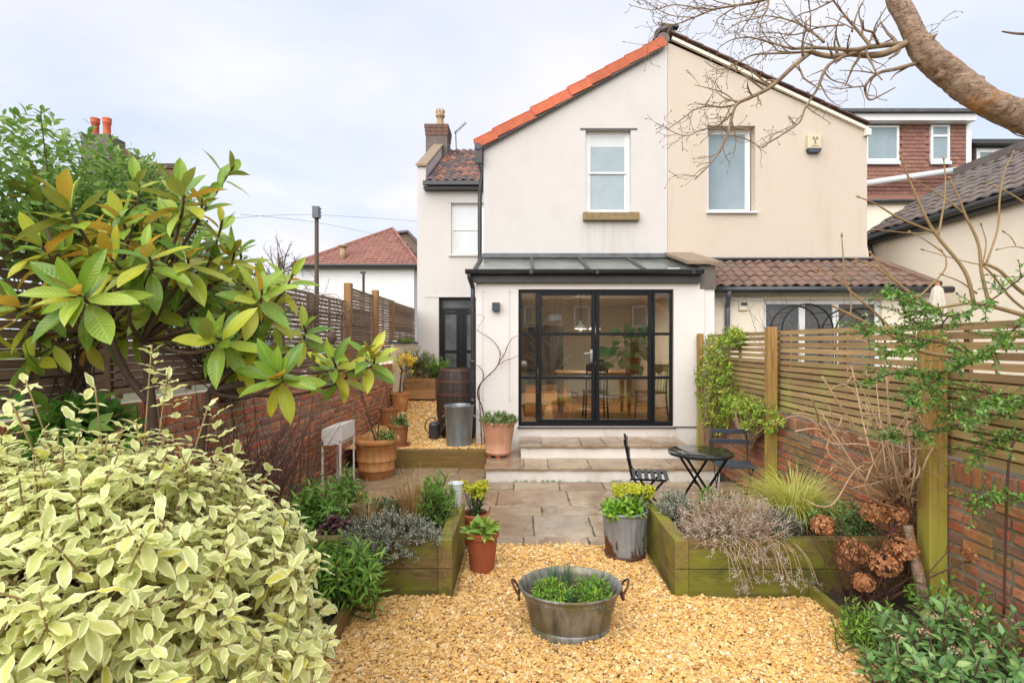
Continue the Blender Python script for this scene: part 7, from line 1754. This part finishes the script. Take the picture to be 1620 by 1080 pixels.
# ================================================================== right foreground
# berberis sprays
r = random.Random(91); t = plant('barberry_shrub', 'arching evergreen barberry sprays hanging across the mossy post', 'shrub', (2.6, 2.6, 0.05)); mb = MB(); mats = []
sprays = [((1620, 500), (1560, 560), (1480, 540), (1400, 525), (1362, 520)), ((1640, 640), (1560, 620), (1480, 600), (1420, 590), (1375, 605)), ((1640, 640), (1560, 660), (1480, 680), (1440, 690), (1400, 690)), ((1640, 560), (1600, 600), (1560, 610), (1520, 600)), ((1640, 500), (1590, 530), (1560, 560), (1520, 570)),
          ((1640, 420), (1560, 480), (1500, 500), (1450, 480), (1420, 470), (1400, 465)), ((1640, 620), (1600, 640), (1560, 640), (1530, 660)), ((1640, 690), (1600, 690), (1560, 700), (1540, 730)), ((1640, 580), (1610, 590), (1580, 590), (1550, 560)), ((1500, 500), (1480, 520), (1440, 505), (1430, 490)), ((1560, 620), (1530, 640), (1510, 660)), ((1640, 540), (1600, 550), (1570, 530), (1550, 500)), ((1640, 780), (1600, 790), (1560, 790), (1540, 800)), ((1640, 820), (1610, 840), (1570, 850)), ((1480, 540), (1440, 550), (1400, 560)), ((1480, 600), (1450, 620), (1440, 640)), ((1520, 570), (1490, 590), (1470, 610), (1480, 640)), ((1640, 520), (1620, 560), (1610, 620))]
for si, sp in enumerate(sprays):
    if si in (3, 8, 11, 13, 17): continue
    Y = 2.95 + r.uniform(-.25, .2); pts = cr([P(a, b, Y + r.uniform(-.05, .05)) for a, b in sp], 8); mb.tube(pts, 0.0045, 5)
    for i in range(3, len(pts)):
        for _ in range(1 + i % 2):
            d = ((pts[i] - pts[i-1]).normalized() * r.uniform(0.2, 1.0) + rv(r, 0.7) + UP * 0.1).normalized(); d.z *= 0.6; l_ = r.uniform(0.04, 0.20); tp_ = pts[i] + d * l_
            mb.tube([pts[i], tp_], 0.0018, 4); mats += shoot(r, tp_, d, l_ * 0.9, int(4 + l_ * 50), 0.027, 60, 0.15)
mb.build('stems', MT['stem_red'], t); mb = MB(); scatter(mb, MED, mats, r); mb.build('foliage', LM['berberis'], t, True)
# budding elder stems
t = plant('budding_shrub', 'bare shrub with thick tan stems and fat buds before the cream wing', 'shrub', (3.6, 2.9, 0.05)); mb = MB(); r = random.Random(92)
def el(pts, r0, r1, tw=0): grow(mb, r, [P(1040 + a / 2.769, 150 + b / 2.769, 2.95) for a, b in pts], r0, r1, tw, 0.16, 0.18, 7, 0.8, 0.3, knob=0.0065)
el([(1900, 1300), (1760, 1060), (1606, 965)], 0.022, 0.018); el([(1606, 965), (1480, 930), (1380, 912), (1250, 930), (1150, 945)], 0.013, 0.005)
el([(1385, 910), (1345, 770), (1215, 605), (1150, 480), (1095, 350), (1065, 262)], 0.011, 0.004); el([(1212, 602), (1060, 540), (960, 480), (888, 450)], 0.007, 0.003); el([(1230, 620), (1255, 480), (1262, 380), (1255, 290)], 0.006, 0.003)
el([(1450, 905), (1420, 780), (1405, 650), (1350, 530), (1320, 450), (1285, 375)], 0.010, 0.004); el([(1345, 522), (1240, 440), (1120, 372)], 0.005, 0.0025); el([(1440, 740), (1490, 590), (1500, 450), (1520, 340), (1555, 262)], 0.006, 0.003)
el([(1700, 930), (1580, 850), (1500, 770), (1435, 740)], 0.011, 0.008); el([(1700, 1000), (1560, 900), (1470, 790), (1430, 750)], 0.008, 0.005)
el([(1215, 605), (1100, 605), (955, 590)], 0.0035, 0.002); el([(1420, 745), (1330, 725), (1170, 680)], 0.0035, 0.002); el([(1425, 740), (1440, 650), (1420, 575)], 0.004, 0.0025)
el([(1620, 480), (1540, 430), (1465, 395)], 0.005, 0.003); el([(1640, 680), (1570, 665), (1500, 675)], 0.004, 0.002); el([(1570, 660), (1550, 625), (1525, 605)], 0.003, 0.002)
el([(1600, 1040), (1480, 1080), (1400, 1140), (1180, 1130), (1020, 1050), (850, 965), (780, 930)], 0.017, 0.005); el([(1060, 1060), (960, 960), (880, 890), (825, 830), (815, 720), (808, 625)], 0.008, 0.003)
el([(1230, 940), (1130, 880), (1020, 800), (940, 745), (865, 718)], 0.009, 0.003); el([(1180, 925), (1080, 850), (1000, 770), (940, 700)], 0.006, 0.003); el([(825, 830), (770, 800), (708, 768)], 0.004, 0.0025); el([(1130, 900), (1250, 780), (1265, 720), (1250, 690)], 0.005, 0.003); el([(845, 960), (850, 900), (840, 840)], 0.004, 0.0025); el([(1250, 690), (1180, 640), (1115, 605)], 0.004, 0.002); el([(1400, 870), (1330, 820), (1255, 790)], 0.005, 0.003)
mb.build('stems', MT['stem_olive'], t, True)
# viburnum in the corner
t = bush('viburnum_shrub', 'blue green viburnum with pinkish buds in the bottom right corner', 'shrub', (2.15, 2.65, 0.05), (2.14, 2.62, 0.26), (0.50, 0.34, 0.30), 260, 0.14, 9, 0.060, MED, LM['viburnum'], MT['stem_red'], 93, 60, 0.1, 0.5, 0.42, 0.06)
mats = []; r = random.Random(94)
for (px, py) in ((1548, 912 + 60), (1460, 1000), (1510, 1030), (1562, 1020), (1420, 1010), (1600, 1060), (1475, 975), (1530, 985), (1600, 985), (1440, 1050), (1560, 1060)):
    c = P(px, py, 2.5)
    for k in range(36): o = rv(r).normalized(); o.z = abs(o.z)*0.6; mats.append(lm(c + o * 0.022, o + rv(r, 0.4), o, 0.009))
mb = MB(); scatter(mb, BROAD, mats, r); mb.build('blossoms', LM['viburnum_bud'], t, True)
bush('green_perennial', 'feathery fresh green plant at the edge of the gravel in the right soil bed', 'plant', (2.12, 3.15, 0.05), (2.08, 3.12, 0.16), (0.24, 0.30, 0.18), 150, 0.12, 10, 0.038, NARROW, LM['fresh'], MT['stem_green'], 95, 50, 0.1, 0.55, 0.5, 0.03)
bush('green_perennial', 'sparse light green shoots at the foot of the right brick wall', 'plant', (2.62, 3.2, 0.05), (2.58, 3.12, 0.24), (0.13, 0.42, 0.22), 60, 0.16, 9, 0.045, MED, LM['penstemon'], MT['stem_green'], 96, 55, 0.1, 0.6, 0.5, 0.05)
t = plant('wire_stake', 'thin dark rusty stake standing against the right brick wall', 'stake', P(1590, 970, 2.9)); mb = MB(); mb.tube(cr([P(1588, 975, 2.9), P(1591, 850, 2.9), P(1596, 730, 2.9), P(1610, 690, 2.9), P(1650, 650, 2.9)], 4), 0.006, 6); mb.build('rod', MT['barrel_hoop'], t, True)

# ================================================================== overhanging tree, upper right
t = plant('overhanging_tree', 'leaning bare tree limb with flaky bark reaching over the garden', 'tree', (4.2, 2.4, 0)); r = random.Random(101)
Yt = 3.15; mb = MB()
lp = [Vector((4.25, 2.35, -0.1)), Vector((4.15, 2.5, 1.2)), Vector((3.95, 2.75, 2.3)), P(1720, 212, 3.0), P(1620, 186, 3.1), P(1560, 160, 3.12), P(1510, 122, 3.15), P(1462, 82, 3.15), P(1440, 40, 3.15), P(1412, -20, 3.2), P(1390, -120, 3.3), P(1400, -260, 3.3)]
pts = cr(lp, 6); rad = np.interp(range(len(pts)), [0, 12, 18, 24, 30, 36, 42, 46, 54, 66], [0.13, 0.115, 0.098, 0.080, 0.073, 0.070, 0.066, 0.056, 0.048, 0.03])
from mathutils import noise as mnoise
pts2 = cr(pts, 4); rad2 = np.interp(np.linspace(0, 1, len(pts2)), np.linspace(0, 1, len(pts)), rad); tb = MB(); tb.tube(pts2, list(rad2), 40)
V_ = tb.V[0]; ctr = np.repeat(np.array([tuple(q) for q in pts2]), 40, axis=0)
for i in range(len(V_)):
    p_ = Vector(V_[i]); o_ = (p_ - Vector(ctr[i])); k_ = 0.14 * mnoise.fractal(p_ * 4.0, 1.0, 2.0, 3) + 0.07 * abs(mnoise.fractal(Vector((p_.x * 26, p_.y * 26, p_.z * 26)), 0.8, 2.1, 4)); a_ = 2 * math.pi * (i % 40) / 40; s_ = (i // 40) * 0.05; k_ += 0.10 * mnoise.fractal(Vector((math.cos(a_) * 2.4, math.sin(a_) * 2.4, s_ * 1.1)), 1.0, 2.0, 4); k_ += sum(h_ * math.exp(-((s_ - q_) / 0.09) ** 2 - (((a_ - t_ + math.pi) % (2 * math.pi) - math.pi) / 0.5) ** 2) for q_, t_, h_ in ((6.6, 4.2, 0.35), (7.6, 1.2, 0.30), (8.7, 3.4, 0.45), (9.5, 5.2, 0.3), (5.6, 2.2, 0.3))); V_[i] = tuple(Vector(ctr[i]) + o_ * (1.0 + k_))
tb.build('trunk', MT['bark'], t, True)
mb = MB()
def B(pts, r0, r1, lev, gap=0.13, tl=0.26, dy=0.0):
    n = len(pts); grow(mb, r, [P(980 + a / 2.531, b / 2.531, Yt + dy * i / max(1, n - 1) + r.uniform(-.03, .03)) for i, (a, b) in enumerate(pts)], r0 * 0.8, r1 * 0.75, lev, gap * 0.68, tl, 7, 0.9, 0.05, knob=0.0034, k=6, start=0.08)
B([(1150, 172), (1070, 212), (1000, 222), (930, 216), (860, 226), (800, 218), (765, 205)], 0.026, 0.017, 1, 0.3, 0.25)
B([(1150, 178), (1090, 178), (1010, 188), (940, 200), (860, 195), (780, 192), (690, 196)], 0.022, 0.010, 2, 0.16, 0.30)
B([(770, 205), (700, 262), (610, 345), (530, 388), (468, 420), (445, 490), (430, 540), (400, 605), (360, 660), (300, 720)], 0.018, 0.004, 2, 0.085, 0.24, -0.2)
B([(465, 420), (410, 430), (360, 425), (300, 440), (260, 470), (190, 520)], 0.008, 0.003, 2, 0.09, 0.22, -0.2)
B([(455, 450), (400, 500), (330, 520), (260, 545), (180, 510)], 0.006, 0.0025, 2, 0.09, 0.2, -0.1)
B([(470, 415), (430, 380), (380, 360), (300, 340)], 0.006, 0.0025, 2, 0.09, 0.2)
B([(960, 205), (880, 235), (825, 275), (795, 350), (745, 430), (720, 490), (650, 540), (570, 590)], 0.013, 0.004, 2, 0.10, 0.2, -0.2)
B([(435, 540), (500, 555), (540, 575), (580, 590), (620, 540), (700, 500)], 0.005, 0.0025, 1, 0.09, 0.14)
B([(1195, 252), (1110, 276), (1040, 292), (990, 335), (985, 368), (1003, 400), (1050, 380), (1105, 350)], 0.015, 0.004, 1, 0.13, 0.16)
B([(988, 345), (930, 350), (880, 355), (830, 345)], 0.006, 0.0025, 1, 0.1, 0.14); B([(1030, 295), (960, 285), (880, 282)], 0.006, 0.0025, 1, 0.1, 0.14)
B([(1010, 190), (960, 130), (900, 60), (840, -20)], 0.013, 0.006, 2, 0.14, 0.3); B([(930, 130), (950, 60), (985, -10)], 0.008, 0.004, 1, 0.15, 0.3)
B([(770, 205), (690, 212), (600, 215), (530, 222), (470, 255), (400, 280), (340, 245)], 0.010, 0.003, 2, 0.085, 0.26, 0.2)
B([(690, 196), (600, 170), (520, 150), (450, 160), (400, 190)], 0.008, 0.003, 2, 0.08, 0.26, 0.3); B([(820, 170), (760, 120), (690, 85), (600, 65), (520, 70)], 0.010, 0.003, 2, 0.085, 0.28, 0.3)
B([(900, 100), (800, 110), (700, 140), (620, 130), (550, 130)], 0.007, 0.003, 2, 0.085, 0.26, 0.2); B([(640, -20), (540, 10), (470, 22), (380, 38), (300, 70), (220, 98), (150, 90)], 0.012, 0.003, 2, 0.07, 0.24, 0.2)
B([(380, 38), (300, 30), (220, 20), (130, 40), (40, 20)], 0.006, 0.002, 2, 0.07, 0.2, 0.2); B([(480, 20), (400, 70), (380, 110), (360, 140)], 0.006, 0.002, 2, 0.08, 0.2); B([(600, -20), (590, 40), (560, 70), (480, 90), (420, 130)], 0.007, 0.003, 2, 0.08, 0.24)
B([(220, 98), (150, 130), (110, 190), (130, 260)], 0.004, 0.002, 1, 0.08, 0.16); B([(300, 70), (200, 60), (110, 10), (60, -10)], 0.004, 0.002, 2, 0.07, 0.18); B([(860, 0), (780, 40), (720, 60), (650, 110)], 0.007, 0.003, 2, 0.1, 0.24)
B([(1225, 145), (1270, 110), (1300, 75), (1350, 40)], 0.004, 0.002, 1, 0.08, 0.12); B([(1700, 140), (1620, 136), (1580, 134), (1535, 127)], 0.012, 0.006, 0); B([(1700, 640), (1640, 560), (1590, 540), (1545, 510)], 0.006, 0.003, 1, 0.1, 0.1)
mb.build('crown', MT['branch'], t, True)
# things that only the door glass shows: a multi-stemmed tree and an evergreen behind the viewer
t = plant('garden_tree', 'multi-stemmed bare tree behind the viewer reflected in the doors', 'tree', (1.1, -4.0, 0)); mb = MB(); r = random.Random(111)
for i in range(6):
    a = r.uniform(0, 6.28); grow(mb, r, [Vector((1.1, -4, -0.1)), Vector((1.1 + 0.3*math.cos(a), -4 + 0.3*math.sin(a), 1.4)), Vector((1.1 + 1.0*math.cos(a), -4 + math.sin(a), 4.2))], 0.10, 0.02, 2, 0.6, 1.4, 6)
mb.build('trunk', MT['bark'], t, True)
for i, (x, lab, h_) in enumerate(((-0.6, 'dark evergreen bush behind the viewer reflected in the left door', 1.15), (4.5, 'dark evergreen hedge end behind the viewer', 1.3), (-4.5, 'broad dark evergreen bush behind the viewer', 1.5))):
    bush('evergreen_bush', lab, 'shrub', (x, -6 - i, 0), (x, -6 - i, h_), (1.3 if i else 0.7, 0.8, h_), 420, 0.2, 8, 0.13, MED, LM['ivy_dark'], MT['stem_brown'], 112 + i, 60, 0.1, 0.4, 0.3, 0.1, 0.006, 6)
# monstera inside
c = Vector((1.88, 9.12, 1.316)); t = thing('house_plant', 'leafy green potted house plant on the table end indoors', 'plant', c); r = random.Random(121)
mb = MB(); mb.lathe(classic(0.15, 0.11, 0.26), c, 26); mb.build('plant_pot', MT['orange_tile'], t, True)
mats = []; st = MB()
for i in range(46):
    a = r.uniform(0, 6.28); u = r.random(); d = Vector((math.cos(a) - 0.35, math.sin(a) * 0.7 - 0.1, 0)); tip = c + Vector((0, 0, 0.25)) + d * (0.15 + 0.34 * u) + UP * (0.45 - 0.6 * u + r.uniform(-.08, .12)); tip.y = min(max(tip.y, 8.72), 9.6)
    st.tube(cr([c + Vector((0, 0, 0.2)), c.lerp(tip, 0.5) + UP * 0.22, tip], 4), 0.005, 5); mats.append(lm(tip, d + Vector((0, -0.3, -0.5)), UP * 0.7 + Vector((0, -0.7, 0)) + rv(r, 0.2), r.uniform(0.15, 0.25)))
st.build('stems', MT['stem_green'], t); mb = MB(); scatter(mb, leaf_template(4, 6, 0.85, 0.1, 0.2, 0.03, 3, belly=0.35), mats, r); mb.build('foliage', LM['monstera'], t, True)

# moss and seedlings in the joint below the lowest step
r = random.Random(131); mats = []; mb = MB()
for i in range(200):
    p = Vector((r.uniform(-0.45, 2.6), 7.085 - abs(r.gauss(0, 0.012)), 0.0)) if i < 300 else Vector((r.uniform(-0.4, 2.3), 7.655 - abs(r.gauss(0, 0.01)), 0.188))
    if math.sin(p.x * 5.1) + math.sin(p.x * 13.7 + 2) < r.uniform(-1.2, 1.0): continue
    mats += shoot(r, p + UP * 0.015, UP + rv(r, 0.5), 0.012, 4, 0.014, 65, 0.0)
scatter(mb, BROAD, mats, r); tag(mb.build('moss', LM['tan_grass'] if False else LM['herb'], None, True), 'thin line of moss and seedlings along the foot of the white steps', 'moss', kind='stuff')

# leaf litter on the gravel and paving
r = random.Random(133); mats = []; mb = MB()
for i in range(150):
    x, y_ = r.uniform(-1.0, 2.0), r.uniform(2.7, 7.0)
    if y_ < 4.85 and (x > 1.0 or x < -0.5) and y_ > 3.8: continue
    mats.append(lm(Vector((x, y_, 0.030 if y_ < 4.8 else 0.008)), Vector((r.gauss(0, 1), r.gauss(0, 1), 0.05)), UP + rv(r, 0.3), r.uniform(0.015, 0.04)))
scatter(mb, MED, mats, r); tag(mb.build('leaf_litter', LM['tan_grass'], None, True), 'scattered dry leaf scraps on the gravel and paving', 'leaves', kind='stuff')
